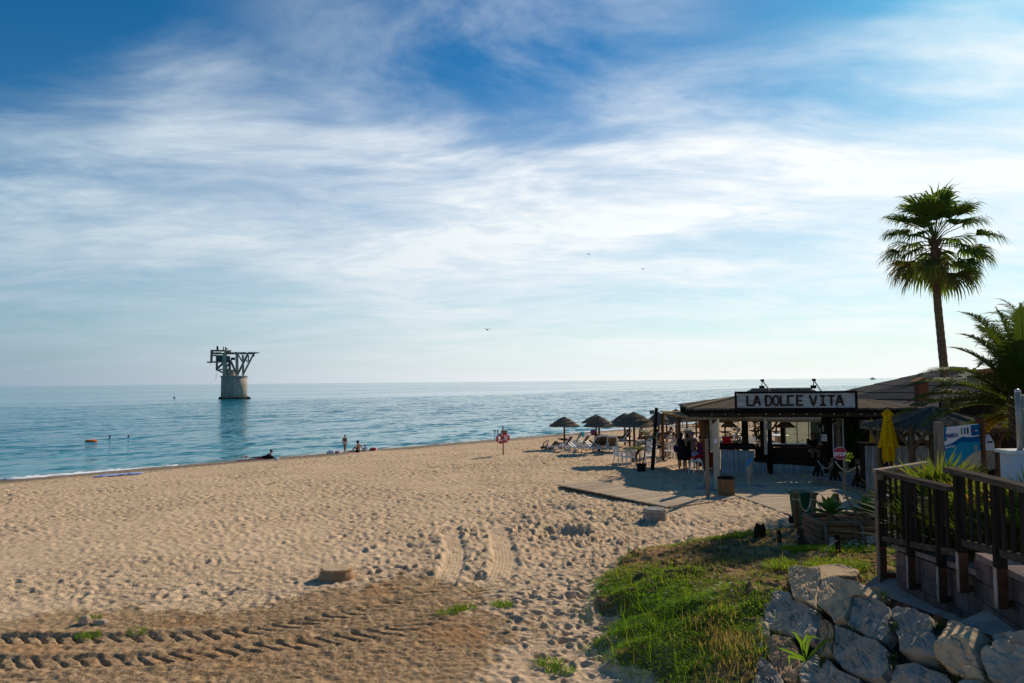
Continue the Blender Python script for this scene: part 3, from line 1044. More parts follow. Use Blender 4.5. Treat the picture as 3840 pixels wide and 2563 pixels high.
# small craft and floats far out
for i, (px, py, D, L, m) in enumerate([(3355, 1446, 640, 7, 'white_paint'), (3330, 1447, 640, 6, 'navy_cloth'), (3377, 1446, 660, 7, 'white_paint'), (3394, 1445, 640, 11, 'navy_cloth'), (3273, 1423, 2600, 26, 'white_paint')]):
    p = at(px, py, D)
    p.z = SEA
    lab = ['white motor boat moored second from the right in the row', 'small dark boat moored leftmost in the far row', 'white boat moored beside the long dark boat', 'long dark boat moored at the right end of the far row',
           'pale ship alone on the horizon'][i]
    t = thing('boat', lab, 'boat', p, radians(20), 'boats far out at sea')
    hull = B()
    n = 9
    for j in range(n):
        u = j / (n - 1)
        w = L * 0.16 * (1 - (2 * abs(u - 0.42)) ** 2.6)
        x = (u - 0.5) * L
        hull.add([(x, -w, L * .12), (x, -w * .6, -L * .03), (x, w * .6, -L * .03), (x, w, L * .12)], [])
    hull.f = [(j * 4 + a, j * 4 + a + 1, j * 4 + a + 5, j * 4 + a + 4) for j in range(n - 1) for a in range(3)] + [(j * 4 + 3, j * 4, j * 4 + 4, j * 4 + 7) for j in range(n - 1)]
    hull.build('hull', m, t)
    B().box((-L * .05, 0, L * .19), (L * .3, L * .18, L * .16)).build('cabin', 'white_paint', t)
    B().tube((0, 0, L * .2), (0, 0, L * .42), L * .008, n=5).build('mast', 'iron', t)
for px, py, lab in [(205, 1470, 'small white float left on the water, nearest the left edge'), (655, 1494, 'small white float on the water left of the tower')]:
    d = ray(px, py)
    Y = (SEA - H) / d.z * d.y
    p = at(px, py, Y)
    p.z = SEA
    o = B().lathe([(0.05, -0.2), (0.5, 0), (0.55, 0.35), (0.2, 0.6), (0.05, 0.9)], 10).build('buoy', 'white_paint', None, True)
    o.location = p
    tag(o, lab, 'buoy', 'floats on the water')
# ---------------------------------------------------------------- beach bar
KA = radians(-9)
K0 = at(2690, 1775, 33.0)
K0.z = hz(K0.x, K0.y)
KU, KV = V((cos(KA), sin(KA), 0)), V((-sin(KA), cos(KA), 0))


def ku(px, py, v):
    """along-the-front and height coordinates of a pixel on the plane v metres behind the bar's front"""
    d = ray(px, py)
    o = V((0, 0, H)) - K0 - KV * v
    s = -o.dot(KV) / d.dot(KV)
    p = V((0, 0, H)) + d * s - K0
    return p.dot(KU), p.z


bar_t = thing('beach_bar', 'open timber beach bar with reed roof, hatch counter and whitewashed board front', 'beach bar', K0, KA)


def kbox(name, m, x0, y0, x1, y1, v, dv, parent=None):
    """box given by its photo rectangle on the plane v, dv deep"""
    u0, z1 = ku(x0, y0, v)
    u1, _ = ku(x1, y0, v)
    _, z0 = ku((x0 + x1) / 2, y1, v)
    _, z1 = ku((x0 + x1) / 2, y0, v)
    return B().box(((u0 + u1) / 2, v + dv / 2, (z0 + z1) / 2), (u1 - u0, dv, z1 - z0)).build(name, m, parent or bar_t)


# whitewashed board fronts, board by board
def boards(px0, px1, ptop, pbot, v, parent, w=0.098, name='board', m='board_white'):
    u0, zt0 = ku(px0, ptop[0], v)
    u1, zt1 = ku(px1, ptop[1], v)
    n = max(1, int(round((u1 - u0) / w)))
    w = (u1 - u0) / n
    meshes = [B().box((0, 0, 0), (w * 0.9, 0.025, 1.0)).mesh(name) for _ in range(1)]
    rnd = random.Random(int(px0))
    zb0 = ku(px0, pbot[0], v)[1]
    zb1 = ku(px1, pbot[1], v)[1]
    for i in range(n):
        t = (i + .5) / n
        zt = zt0 + (zt1 - zt0) * t
        zb = zb0 + (zb1 - zb0) * t
        o = link(name, meshes[0], m, parent)
        o.location = (u0 + (i + .5) * w, v + rnd.uniform(-0.006, 0.006), (zt + zb) / 2)
        o.scale = (1, 1, zt - zb)
    B().bar((u0, v + .035, (zt0 + zb0) / 2), (u1, v + .035, (zt1 + zb1) / 2), 0.03, zt0 - zb0 - 0.06).build('backing', 'wood_black', parent)


boards(2702, 2828, (1686, 1691), (1775, 1780), 0.0, bar_t)
boards(2829, 2876, (1733, 1736), (1780, 1783), 0.06, bar_t)
boards(2894, 3087, (1738, 1752), (1783, 1787), 0.04, bar_t)
# counters
kbox('counter', 'wood_black', 2698, 1668, 2832, 1687, -0.1, 0.75)
kbox('counter', 'wood_black', 2828, 1722, 2880, 1733, -0.05, 0.6)
kbox('counter', 'wood_black', 2890, 1724, 3090, 1741, -0.05, 0.6)
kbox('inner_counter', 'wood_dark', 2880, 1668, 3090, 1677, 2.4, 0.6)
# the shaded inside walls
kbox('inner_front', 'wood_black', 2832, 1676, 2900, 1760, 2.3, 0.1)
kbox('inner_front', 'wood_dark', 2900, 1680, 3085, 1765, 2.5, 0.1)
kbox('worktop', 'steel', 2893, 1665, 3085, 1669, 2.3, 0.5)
# posts
for x0, x1, y0, y1, v, m in [(2669, 2680, 1558, 1778, 0.35, 'wood_black'), (2876, 2893, 1562, 1785, -0.03, 'wood_black'), (3085, 3101, 1562, 1785, -0.05, 'wood_black'),
                             (2780, 2805, 1575, 1700, 3.4, 'wood_black'), (2848, 2866, 1575, 1690, 3.6, 'wood_black'), (2925, 2942, 1575, 1690, 3.6, 'wood_black'),
                             (3270, 3284, 1570, 1790, 0.4, 'wood_black'), (2687, 2697, 1572, 1700, 4.6, 'wood_dark')]:
    u0, _ = ku(x0, y0, v)
    u1, _ = ku(x1, y0, v)
    B().tube(((u0 + u1) / 2, v, -0.15), ((u0 + u1) / 2, v, 2.95), (u1 - u0) / 2, n=10).build('post', m, bar_t, True)
# pale sleeves on two posts
for x0, x1, y0, y1 in [(2874, 2895, 1588, 1612), (3083, 3103, 1594, 1620)]:
    v = -0.04
    u0, z1 = ku(x0, y0, v)
    u1, z0 = ku(x1, y1, v)
    B().tube(((u0 + u1) / 2, v + .02, z0), ((u0 + u1) / 2, v + .02, z1), (u1 - u0) / 2).build('post_sleeve', 'concrete', bar_t, True)
# white shutter rails hanging from the eave
kbox('shutter_rail', 'beige_post', 2662, 1556, 2671, 1693, -0.32, 0.08)
kbox('shutter_rail', 'beige_post', 2864, 1560, 2874, 1706, -0.38, 0.09)
# rolled awning along the front
kbox('awning_cassette', 'awning', 2672, 1554, 2862, 1566, -0.12, 0.18)
kbox('awning_cassette', 'awning', 2876, 1556, 3080, 1568, -0.16, 0.18)
kbox('awning_bar', 'white_paint', 2672, 1564, 2862, 1570, -0.2, 0.1)
kbox('awning_bar', 'white_paint', 2876, 1566, 3080, 1573, -0.24, 0.1)
kbox('awning_valance', 'awning', 2672, 1570, 2862, 1580, -0.14, 0.03)
kbox('awning_valance', 'awning', 2876, 1573, 3078, 1584, -0.18, 0.03)
# braces
for (xa, ya, xb, yb) in [(2895, 1612, 2918, 1578), (3101, 1612, 3130, 1572), (3084, 1612, 3060, 1575), (2876, 1612, 2860, 1582)]:
    a, b_ = ku(xa, ya, 0.05), ku(xb, yb, 0.05)
    B().bar((a[0], .05, a[1]), (b_[0], .05, b_[1]), .07, .07).build('brace', 'wood_black', bar_t)
# roof: front eave, hipped reed planes, ragged edge
EZ = 2.86
UL, UR = -1.25, 8.4
VF, VB = -0.75, 5.6
RU0, RU1, RV, RZ = 1.7, 4.7, 2.6, 3.38
rnd = random.Random(11)


def reed_plane(name, m, quad, n, thick=0.07, parent=None, rag=0.06):
    """a roof plane made of overlapping reed bundles running down the slope"""
    a, b_, c, d = [V(p) for p in quad]     # a,b along the eave; d,c along the top
    for i in range(n):
        t0, t1 = i / n, (i + 1) / n
        p0, p1, q1, q0 = a.lerp(b_, t0), a.lerp(b_, t1), d.lerp(c, t1), d.lerp(c, t0)
        dn = ((p0 - q0).normalized()) * rnd.uniform(-rag, rag)
        lift = V((0, 0, rnd.uniform(0, 0.025)))
        v4 = [p0 + dn + lift, p1 + dn + lift, q1 + lift, q0 + lift]
        lo = [v - V((0, 0, thick)) for v in v4]
        B().add(lo + v4, [(3, 2, 1, 0), (4, 5, 6, 7), (0, 1, 5, 4), (1, 2, 6, 5), (2, 3, 7, 6), (3, 0, 4, 7)]).build(name, m, parent or bar_t)


reed_plane('reed_bundle', 'reed_dark', [(UL, VF, EZ), (UR, VF, EZ), (RU1 + 2.6, RV, RZ - .25), (RU0, RV, RZ)], 34)
reed_plane('reed_bundle', 'reed_dark', [(UL, VB, EZ), (UL, VF, EZ), (RU0, RV, RZ), (RU0, RV + .01, RZ)], 14)
reed_plane('reed_bundle', 'reed_dark', [(UR, VB, EZ), (UL, VB, EZ), (RU0, RV + .3, RZ), (RU1 + 2.6, RV + .3, RZ - .25)], 24)
for (a, b_) in [((RU0 - .1, RV + .1, RZ + .05), (RU1 + .5, RV + .1, RZ - .02)), ((UL, VF, EZ + .06), (RU0, RV, RZ + .05))]:
    B().bar(a, b_, .12, .07).build('ridge_board', 'reed', bar_t)
# eave beam, fascia and the row of small round lamps
B().bar((UL + .1, VF + .1, EZ - .12), (UR, VF + .1, EZ - .12), .12, .16).build('eave_beam', 'wood_black', bar_t)
B().bar((UL + .1, VF + .16, EZ - .28), (UR, VF + .16, EZ - .28), .10, .16).build('eave_beam', 'wood_dark', bar_t)
B().bar((UL + .12, VF + .2, EZ - .2), (UL + .12, VB, EZ - .2), .12, .3).build('eave_beam', 'wood_black', bar_t)
B().bar((UL + .2, VB - .3, EZ - .2), (UR, VB - .3, EZ - .2), .12, .3).build('eave_beam', 'wood_black', bar_t)
for i in range(16):
    u = UL + .25 + i * .6
    B().bar((u, VF + .22, EZ - .16), (u, VB - .4, EZ - .16), .07, .12).build('rafter', 'wood_black', bar_t)
lm = B().ball((0, 0, 0), .028, 8, 5).mesh('eave_lamp', None, True)
for i in range(13):
    o = link('eave_lamp', lm, 'lamp_glass', bar_t)
    o.location = (ku(2670 + i * 51, 1552, VF)[0], VF + .03, EZ - .24)
# skylight lantern on the roof
a0, z0 = ku(2818, 1460, 2.2)
a1, z1 = ku(3042, 1459, 2.2)
B().add([(a0 - .5, 1.2, z0 - .32), (a1 + .5, 1.2, z0 - .32), (a1, 2.2, z0), (a0, 2.2, z0), (a0 - .5, 3.2, z0 - .32), (a1 + .5, 3.2, z0 - .32)],
        [(0, 1, 2, 3), (3, 2, 5, 4), (0, 3, 4), (1, 5, 2), (4, 5, 1, 0)]).build('roof_cap', 'reed_dark', bar_t)
B().bar((a0, 2.2, z0 + .02), (a1, 2.2, z0 + .02), .1, .05).build('ridge_board', 'reed', bar_t)

# inside: lamp shades, plants, glass screens
for i, (px, py, w) in enumerate([(2733, 1574, 62), (2945, 1575, 74)]):
    v = 0.9
    u, z = ku(px, py, v)
    r = w / F * 33.5 / 2
    t = thing('pendant_lamp', ['conical straw lampshade hanging above the left counter', 'conical straw lampshade hanging right of the middle post'][i], 'lamp', K0 + KU * u + KV * v + V((0, 0, z - .33)), 0, 'straw lampshades in the bar')
    b = B().lathe([(r, 0), (r * .98, .02), (r * .5, .19), (.05, .33)], 24, jit=0.02)
    b.build('lamp_shade', 'straw', t)
    B().tube((0, 0, .3), (0, 0, EZ - z + .33 - .15), .012, n=5).build('cord', 'black', t)
    B().ball((0, 0, .1), .05).build('bulb', 'lamp_glass', t, True)

# sign with its lettering
sg0, sz1 = ku(2758, 1473, VF - .1)
sg1, _ = ku(3210, 1475, VF - .1)
_, sz0 = ku(2980, 1534, VF - .1)
sc = V(((sg0 + sg1) / 2, VF - .1, (sz0 + sz1) / 2))
sw, shh = sg1 - sg0, sz1 - sz0
st = thing('bar_sign', 'long weathered sign board reading LA DOLCE VITA on the bar eave', 'sign', K0 + KU * sc.x + KV * sc.y + V((0, 0, sz0)), KA)
nb = 6
for i in range(nb):
    B().box((0, 0, shh * (i + .5) / nb), (sw - .12, .04, shh / nb * .97)).build('board', 'sign_board', st)
for z in (0.0, shh):
    B().box((0, -.01, z), (sw + .06, .1, .09)).build('sign_frame', 'black', st)
for s in (-1, 1):
    B().box((s * sw / 2, -.012, shh / 2), (.08, .1, shh)).build('sign_frame', 'black', st)
for s in (-.35, .35):
    B().bar((sw * s, .1, -.25), (sw * s, .1, shh * .9), .07, .07).build('sign_stay', 'wood_black', st)
# the letters are cut one by one, as in the photo
LET = [('L', 2812, .78), ('A', 2838, .9), ('D', 2882, .86), ('O', 2909, .86), ('L', 2938, .8), ('C', 2965, .8), ('E', 2999, .8), ('V', 3049, .9), ('I', 3085, .9), ('T', 3117, .9), ('A', 3148, .95)]
for ch, px, sx in LET:
    u, _ = ku(px, 1504, VF - .1)
    lx, lz = u - sc.x, shh * .5
    lh = shh * .62
    b = B()
    w = lh * .78 * sx
    th, dp = .085, .03

    def st_(x0, z0, x1, z1, ww=th):
        b.bar((lx + x0 * w, -.035, lz + z0 * lh), (lx + x1 * w, -.035, lz + z1 * lh), ww, dp, up=(0, 1, 0))
    if ch == 'L':
        st_(-.42, .5, -.42, -.5); st_(-.46, -.44, .45, -.44)
    elif ch == 'A':
        st_(-.42, -.5, -.05, .5); st_(.42, -.5, .05, .5); st_(-.3, -.16, .3, -.16); st_(-.1, .42, .1, .42); st_(-.1, .2, .1, .2, .12)
    elif ch in 'DO':
        n = 14
        for i in range(n):
            f0, f1 = 2 * pi * i / n, 2 * pi * (i + 1) / n
            q = []
            for f in (f0, f1):
                x, z = cos(f), sin(f)
                if ch == 'D' and x < 0:
                    x, z = -1, max(-1, min(1, z * 1.0))
                    z = z if abs(z) > .5 else z
                q.append((x * .40, (abs(z) ** .8) * (1 if z > 0 else -1) * .46))
            if q[0] != q[1]:
                st_(q[0][0], q[0][1], q[1][0], q[1][1])
        if ch == 'D':
            st_(-.40, .5, -.40, -.5); st_(-.45, .45, 0, .45); st_(-.45, -.45, 0, -.45)
    elif ch in 'CE':
        st_(-.42, .5, -.42, -.5); st_(-.46, .44, .45, .44); st_(-.46, -.44, .45, -.44)
        if ch == 'E':
            st_(-.46, 0, .3, 0)
    elif ch == 'V':
        st_(-.45, .5, -.03, -.5); st_(.45, .5, .03, -.5)
    elif ch == 'I':
        st_(0, .5, 0, -.5); st_(-.4, .44, .4, .44); st_(-.4, -.44, .4, -.44)
    elif ch == 'T':
        st_(0, .5, 0, -.5); st_(-.48, .44, .48, .44)
    b.build('letter', 'lettering', st)
# two arm floodlights over the sign
for i, (bx, by, tx, ty) in enumerate([(2886, 1464, 2858, 1430), (3081, 1470, 3050, 1428)]):
    v = VF + .15
    a, c = ku(bx, by, v), ku(tx, ty, v)
    p = K0 + KU * a[0] + KV * v + V((0, 0, EZ))
    t = thing('arm_floodlight', ['black floodlight on a bent arm above the letter D', 'black floodlight on a bent arm above the last letters'][i], 'floodlight', p, KA, 'floodlights above the sign')
    dx, dz = c[0] - a[0], c[1] - EZ
    B().path([(0, 0, -.05), (0, 0, a[1] - EZ), (dx, -.15, dz)], .028, 7).build('arm', 'steel_dull', t, True)
    B().box((dx - .02, -.18, dz + .03), (.13, .13, .1)).build('bracket', 'black', t)
    b = B().box((dx - .05, -.2, dz - .26), (.2, .16, .13))
    b.bar((dx - .05, -.2, dz - .2), (dx - .03, -.18, dz), .03, .03)
    b.build('lamp_head', 'black', t)
    B().box((dx - .05, -.2, dz - .33), (.17, .13, .015)).build('lens', 'lamp_glass', t)
# no-dogs notice on the right post
u0, z1 = ku(3081, 1630, -.2)
u1, z0 = ku(3101, 1655, -.2)
c = K0 + KU * ((u0 + u1) / 2) + KV * -.2 + V((0, 0, z0))
t = thing('notice', 'small white notice with a red barred circle on the bar post', 'notice', c, KA)
w, h = u1 - u0, z1 - z0
B().box((0, 0, h / 2), (w, .012, h)).build('plate', 'white_sign', t)
B().torus((0, -.008, h * .64), w * .33, w * .035).build('ring', 'red_sign', t)
B().bar((-w * .2, -.01, h * .78), (w * .2, -.01, h * .5), .01, w * .06, up=(0, 0, 1)).build('slash', 'red_sign', t)
b = B().box((-.01, -.008, h * .63), (w * .26, .006, h * .10))
b.box((w * .1, -.008, h * .72), (w * .1, .006, h * .08)).box((-w * .11, -.008, h * .55), (w * .05, .006, h * .12)).box((w * .08, -.008, h * .55), (w * .05, .006, h * .12))
b.build('dog_mark', 'black', t)
B().box((0, -.008, h * .2), (w * .84, .006, h * .07)).build('print_line', 'pink_sign', t)
B().box((0, -.008, h * .08), (w * .84, .006, h * .06)).build('print_line', 'wall_white_blue', t)

# glass screens behind the counter
for i, (x0, y0, x1, y1, v, lab) in enumerate([(2944, 1583, 3078, 1662, 4.4, 'wide glass wind screen behind the bar counter'), (3122, 1572, 3164, 1700, 1.0, 'narrow greenish glass screen right of the bar post')]):
    u0, z1 = ku(x0, y0, v)
    u1, z0 = ku(x1, y1, v)
    zb = z0
    t = thing('glass_screen', lab, 'screen', K0 + KU * ((u0 + u1) / 2) + KV * v, KA)
    n = 3 if i == 0 else 1
    for j in range(n):
        ww = (u1 - u0) / n
        B().box((-(u1 - u0) / 2 + (j + .5) * ww, 0, (z0 + z1) / 2), (ww * .97, .012, z1 - z0 - .06)).build('pane', 'glass', t)
    for j in range(n + 1):
        x = -(u1 - u0) / 2 + j * (u1 - u0) / n
        B().bar((x, .0, -.05), (x, .0, z1 + .02), .04, .04).build('frame_post', 'steel_dull' if i == 0 else 'white_paint', t)
    for z in (z0, z1):
        B().bar((-(u1 - u0) / 2, 0, z), ((u1 - u0) / 2, 0, z), .04, .045).build('frame_rail', 'steel_dull', t)
    B().box((0, .02, z0 / 2 - .03), ((u1 - u0) - .05, .03, max(.1, z0 - .1))).build('kick_panel', 'wood_grey' if i == 0 else 'wood_black', t)

# ---------------------------------------------------------------- reed pergola left of the bar
pg = thing('pergola', 'flat pergola roofed with pale reed left of the bar', 'pergola', (8.9, 36.0, 0.0), 0)
PZ = 2.42
for i in range(50):
    y = 32.5 + i * .14
    xa = 7.75 + rnd.uniform(-.12, .08)
    B().box(((xa + 10.1) / 2, y, PZ + rnd.uniform(-.02, .03)), (10.1 - xa, .128, .05), Matrix.Rotation(rnd.uniform(-.012, .012), 3, 'Y')).build('reed_bundle', 'reed', pg, world=True)
for x in (7.95, 9.0, 9.9):
    B().bar((x, 32.5, PZ - .09), (x, 39.4, PZ - .09), .08, .1).build('beam', 'wood_brown', pg, world=True)
for px, Y, m in [(2641, 33.0, 'wood_red'), (2655, 34.2, 'wood_brown'), (2546, 36.0, 'wood_brown'), (2484, 39.2, 'wood_brown'), (2628, 39.0, 'wood_brown')]:
    p = at(px, 1600, Y)
    B().tube((p.x, Y, hz(p.x, Y) - .1), (p.x, Y, PZ - .06), .085).build('post', m, pg, True, world=True)

# ---------------------------------------------------------------- restaurant behind, with hipped roof
rp = V((21, 41, 0))
rt = thing('restaurant', 'low restaurant with grey hipped roof behind the tall palm', 'building', rp)
fl, fr, br, bl = V((16.6, 38, 3.0)), V((24.8, 37.4, 3.0)), V((33, 45, 3.0)), V((21, 50, 3.0))
ap, ap2 = at(3622, 1378, 42), V((26.5, 45, 4.75))


def roofquad(name, m, pts, n, rows=5):
    """roof plane as courses of sheeting, each lapped over the one below"""
    a, b_, c, d = [V(p) for p in pts]
    for i in range(rows):
        t0, t1 = i / rows, (i + 1) / rows + .02
        q = [a.lerp(d, t0), b_.lerp(c, t0), b_.lerp(c, min(t1, 1)), a.lerp(d, min(t1, 1))]
        q = [p + V((0, 0, .03 if k < 2 else 0)) for k, p in enumerate(q)]
        lo = [p - V((0, 0, .06)) for p in q]
        B().add(lo + q, [(3, 2, 1, 0), (4, 5, 6, 7), (0, 1, 5, 4), (1, 2, 6, 5), (2, 3, 7, 6), (3, 0, 4, 7)]).build(name, m, rt, world=True)


roofquad('roof_course', 'roof_grey', [fl, fr, ap + V((.02, 0, 0)), ap], 1)
roofquad('roof_course', 'roof_sunlit', [fr, br, ap2, ap], 1)  # sunward slope, painted lighter than the others
roofquad('roof_course', 'roof_grey', [bl, fl, ap, ap2], 1)
roofquad('roof_course', 'roof_grey', [br, bl, ap2 + V((0, .02, 0)), ap2], 1)
for a, b_ in ((fl, fr), (fr, br), (br, bl), (bl, fl)):
    B().bar(a - V((0, 0, .14)), b_ - V((0, 0, .14)), .12, .18).build('fascia', 'wood_dark', rt, world=True)
cen = (fl + fr + br + bl) / 4
ins = [p.lerp(cen, .07) for p in (fl, fr, br, bl)]
for i in range(4):
    a, b_ = ins[i], ins[(i + 1) % 4]
    a, b_ = V((a.x, a.y, 0)), V((b_.x, b_.y, 0))
    B().bar(a + V((0, 0, 1.35)), b_ + V((0, 0, 1.35)), .15, 2.7).build('wall', 'wood_black', rt, world=True)
# lean-to terrace roof between bar and restaurant
q = [at(3105, 1520, 36), at(3520, 1528, 35), at(3520, 1506, 37.5), at(3105, 1497, 38)]
lo = [p - V((0, 0, .16)) for p in q]
B().add(lo + q, [(3, 2, 1, 0), (4, 5, 6, 7), (0, 1, 5, 4), (1, 2, 6, 5), (2, 3, 7, 6), (3, 0, 4, 7)]).build('terrace_roof', 'roof_grey', rt, world=True)
p0, p1 = at(3105, 1531, 36.4), at(3520, 1539, 35.4)
B().bar(V((p0.x, p0.y, p0.z - .1)), V((p1.x, p1.y, p1.z - .1)), .08, .42).build('terrace_fascia', 'wall_blue', rt, world=True)
for i in range(6):
    c = p0.lerp(p1, i / 5)
    B().bar((c.x, c.y + .1, -.1), (c.x, c.y + .1, c.z - .2), .14, .14).build('terrace_post', 'wood_black', rt, world=True)
c0, c1 = V((p0.x, p0.y + 2.2, 1.3)), V((p1.x, p1.y + 2.2, 1.3))
B().bar(c0, c1, .1, 2.7).build('terrace_wall', 'wood_black', rt, world=True)
ch = at(3456, 1500, 36.8)
ct = at(3456, 1436, 36.8)
B().box((ch.x, ch.y, (ct.z + 2.9) / 2), (.46, .46, ct.z - 2.9)).build('chimney', 'brick', rt, world=True)
for s in (-1, 1):
    B().add([(ch.x, ch.y - .35, ct.z + .22), (ch.x + s * .42, ch.y - .35, ct.z + .02), (ch.x + s * .42, ch.y + .35, ct.z + .02), (ch.x, ch.y + .35, ct.z + .22), (ch.x, ch.y - .35, ct.z + .26), (ch.x + s * .42, ch.y - .35, ct.z + .06), (ch.x + s * .42, ch.y + .35, ct.z + .06), (ch.x, ch.y + .35, ct.z + .26)],
            [(0, 1, 2, 3), (7, 6, 5, 4), (0, 4, 5, 1), (1, 5, 6, 2), (2, 6, 7, 3)]).build('chimney_tile', 'tile', rt, world=True)
# second roof further back
r2 = thing('back_roof', 'dark gabled roof peeping up behind the restaurant', 'building', at(3735, 1500, 56))
g = [at(3640, 1432, 54), at(3860, 1452, 54), at(3720, 1384, 57)]
b = B()
for y in (0, 5):
    b.v += [p + V((0, y, 0)) for p in g]
    b.t += [.5] * 3
b.f += [(0, 1, 2), (5, 4, 3), (0, 2, 5, 3), (2, 1, 4, 5), (0, 3, 4, 1)]
b.build('roof', 'wood_red', r2, world=True)
B().box(((g[0].x + g[1].x) / 2, 57.5, (g[0].z - .3) / 2 - .1), (g[1].x - g[0].x - .8, 5.4, g[0].z + .1)).build('wall', 'wood_dark', r2, world=True)

# ---------------------------------------------------------------- thatched gazebo in front of the restaurant
pc = at(3500, 1600, 24.2)
pz0 = hz(pc.x, pc.y)
gz = thing('thatched_gazebo', 'dark thatched gazebo on forked timber posts', 'gazebo', (pc.x, pc.y, pz0))
ez, az_ = pc.z - pz0, at(3490, 1530, 24.2).z - pz0
rr = 250 / F * 24.2
n = 8
for k in range(n):
    a0, a1 = 2 * pi * (k + .5) / n, 2 * pi * (k + 1.5) / n
    m_ = 9
    for j in range(m_):
        t0, t1 = j / m_, (j + 1) / m_
        e0, e1 = V((cos(a0), sin(a0), 0)) * rr, V((cos(a1), sin(a1), 0)) * rr
        p, q = e0.lerp(e1, t0), e0.lerp(e1, t1)
        dn = rnd.uniform(-.05, .03)
        top = V((0, 0, az_))
        pe, qe = V((p.x, p.y, ez + dn)), V((q.x, q.y, ez + dn))
        lf = V((0, 0, rnd.uniform(0, .02)))
        v4 = [pe + lf, qe + lf, top.lerp(qe, .04) + lf, top.lerp(pe, .04) + lf]
        lo = [v - V((0, 0, .09)) for v in v4]
        B().add(lo + v4, [(3, 2, 1, 0), (4, 5, 6, 7), (0, 1, 5, 4), (1, 2, 6, 5), (2, 3, 7, 6), (3, 0, 4, 7)]).build('thatch_strip', 'reed_dark', gz)
    B().bar((cos(a0) * rr, sin(a0) * rr, ez + .03), (0, 0, az_ + .03), .1, .05).build('hip_pole', 'thatch', gz)
for px, dd in [(3300, -.35), (3421, -1.35), (3497, -1.5), (3742, .15), (3600, 1.6), (3380, 1.5)]:
    g = at(px, 1700, pc.y + dd)
    x, y = g.x - pc.x, g.y - pc.y
    zz = hz(g.x, g.y) - pz0
    B().tube((x, y, zz - .1), (x, y, ez + .1), .085).build('post', 'wood_brown', gz, True)
    u = V((-y, x, 0)).normalized()
    for s in (-1, 1):
        B().tube((x, y, ez - .62), V((x, y, ez + .02)) + u * s * .5, .055).build('brace', 'wood_brown', gz, True)
for k in range(n):
    a0, a1 = 2 * pi * (k + .5) / n, 2 * pi * (k + 1.5) / n
    B().tube((cos(a0) * rr * .82, sin(a0) * rr * .82, ez + .07), (cos(a1) * rr * .82, sin(a1) * rr * .82, ez + .07), .05).build('ring_beam', 'wood_brown', gz, True)
t = thing('hanging_lantern', 'small bell-shaped lantern hanging under the gazebo', 'lantern', at(3472, 1632, 24) - V((0, 0, 0)))
B().lathe([(.03, .0), (.09, .02), (.07, .1), (.03, .16)], 12).build('shade', 'steel_dull', t, True)
B().tube((0, 0, .15), (0, 0, ez + pz0 - t.location.z + .1), .01, n=5).build('cord', 'black', t)

# low board counter under the gazebo and the dark bar opening behind
cp = at(3245, 1765, 25.6)
cz = hz(cp.x, cp.y)
kt = thing('outdoor_counter', 'whitewashed board counter with dark top beside the closed yellow parasol', 'counter', (cp.x, cp.y, cz), radians(-4))
ct_ = at(3245, 1668, 25.6).z - cz
for i in range(30):
    if 7 <= i <= 8:
        continue
    B().box((.06 + i * .1, 0, ct_ / 2 - .02), (.09, .03, ct_ - .04)).build('board', 'board_white', kt)
B().box((1.5, .3, ct_ + .02), (3.1, .75, .05)).build('counter_top', 'wood_black', kt)
B().box((1.5, .3, ct_ * .5), (2.95, .4, ct_ - .06)).build('carcass', 'wood_black', kt)
B().box((.74, -.03, ct_ * .42), (.34, .05, ct_ * .84)).build('door', 'navy_cloth', kt)
# serving hatch building behind the gazebo
hp = at(3480, 1660, 28)
ht = thing('serving_hut', 'dark hut with pale fascia and serving opening behind the gazebo', 'hut', (hp.x, hp.y, hz(hp.x, hp.y)))
HZ = ht.location.z
for x0, x1, y0, y1, D, dp, m, nm in [(3340, 3510, 1604, 1622, 28, .2, 'cream', 'fascia'), (3330, 3800, 1622, 1790, 29.6, .12, 'wood_black', 'back_wall'), (3392, 3404, 1620, 1665, 28, .1, 'white_paint', 'window_frame'),
                                     (3425, 3492, 1625, 1652, 28.2, .06, 'cream', 'roller_blind'), (3330, 3510, 1664, 1672, 27.9, .4, 'wood_black', 'counter'), (3685, 3700, 1610, 1790, 28, .15, 'wood_brown', 'post'),
                                     (3352, 3385, 1622, 1650, 28.4, .05, 'white_cloth', 'cloth'), (3690, 3730, 1612, 1690, 27.5, .08, 'wall_white_blue', 'menu_panel'), (3690, 3790, 1690, 1760, 27.7, .08, 'wood_grey', 'low_wall')]:
    a, b_ = at(x0, y0, D), at(x1, y1, D)
    B().box(((a.x + b_.x) / 2, D + dp / 2, (a.z + b_.z) / 2), (b_.x - a.x, dp, a.z - b_.z)).build(nm, m, ht, world=True)
a, b_ = at(3330, 1600, 28), at(3800, 1600, 28)
B().box(((a.x + b_.x) / 2, 29, a.z + .05), (b_.x - a.x, 2.6, .1)).build('roof', 'roof_grey', ht, world=True)
# menu boards with printed blocks
for x0, x1, y0, y1, m in [(3720, 3745, 1602, 1640, 'info_teal'), (3705, 3722, 1655, 1662, 'wood_red')]:
    a, b_ = at(x0, y0, 27.4), at(x1, y1, 27.4)
    B().box(((a.x + b_.x) / 2, 27.4, (a.z + b_.z) / 2), (b_.x - a.x, .03, a.z - b_.z)).build('printed_panel', m, ht, world=True)

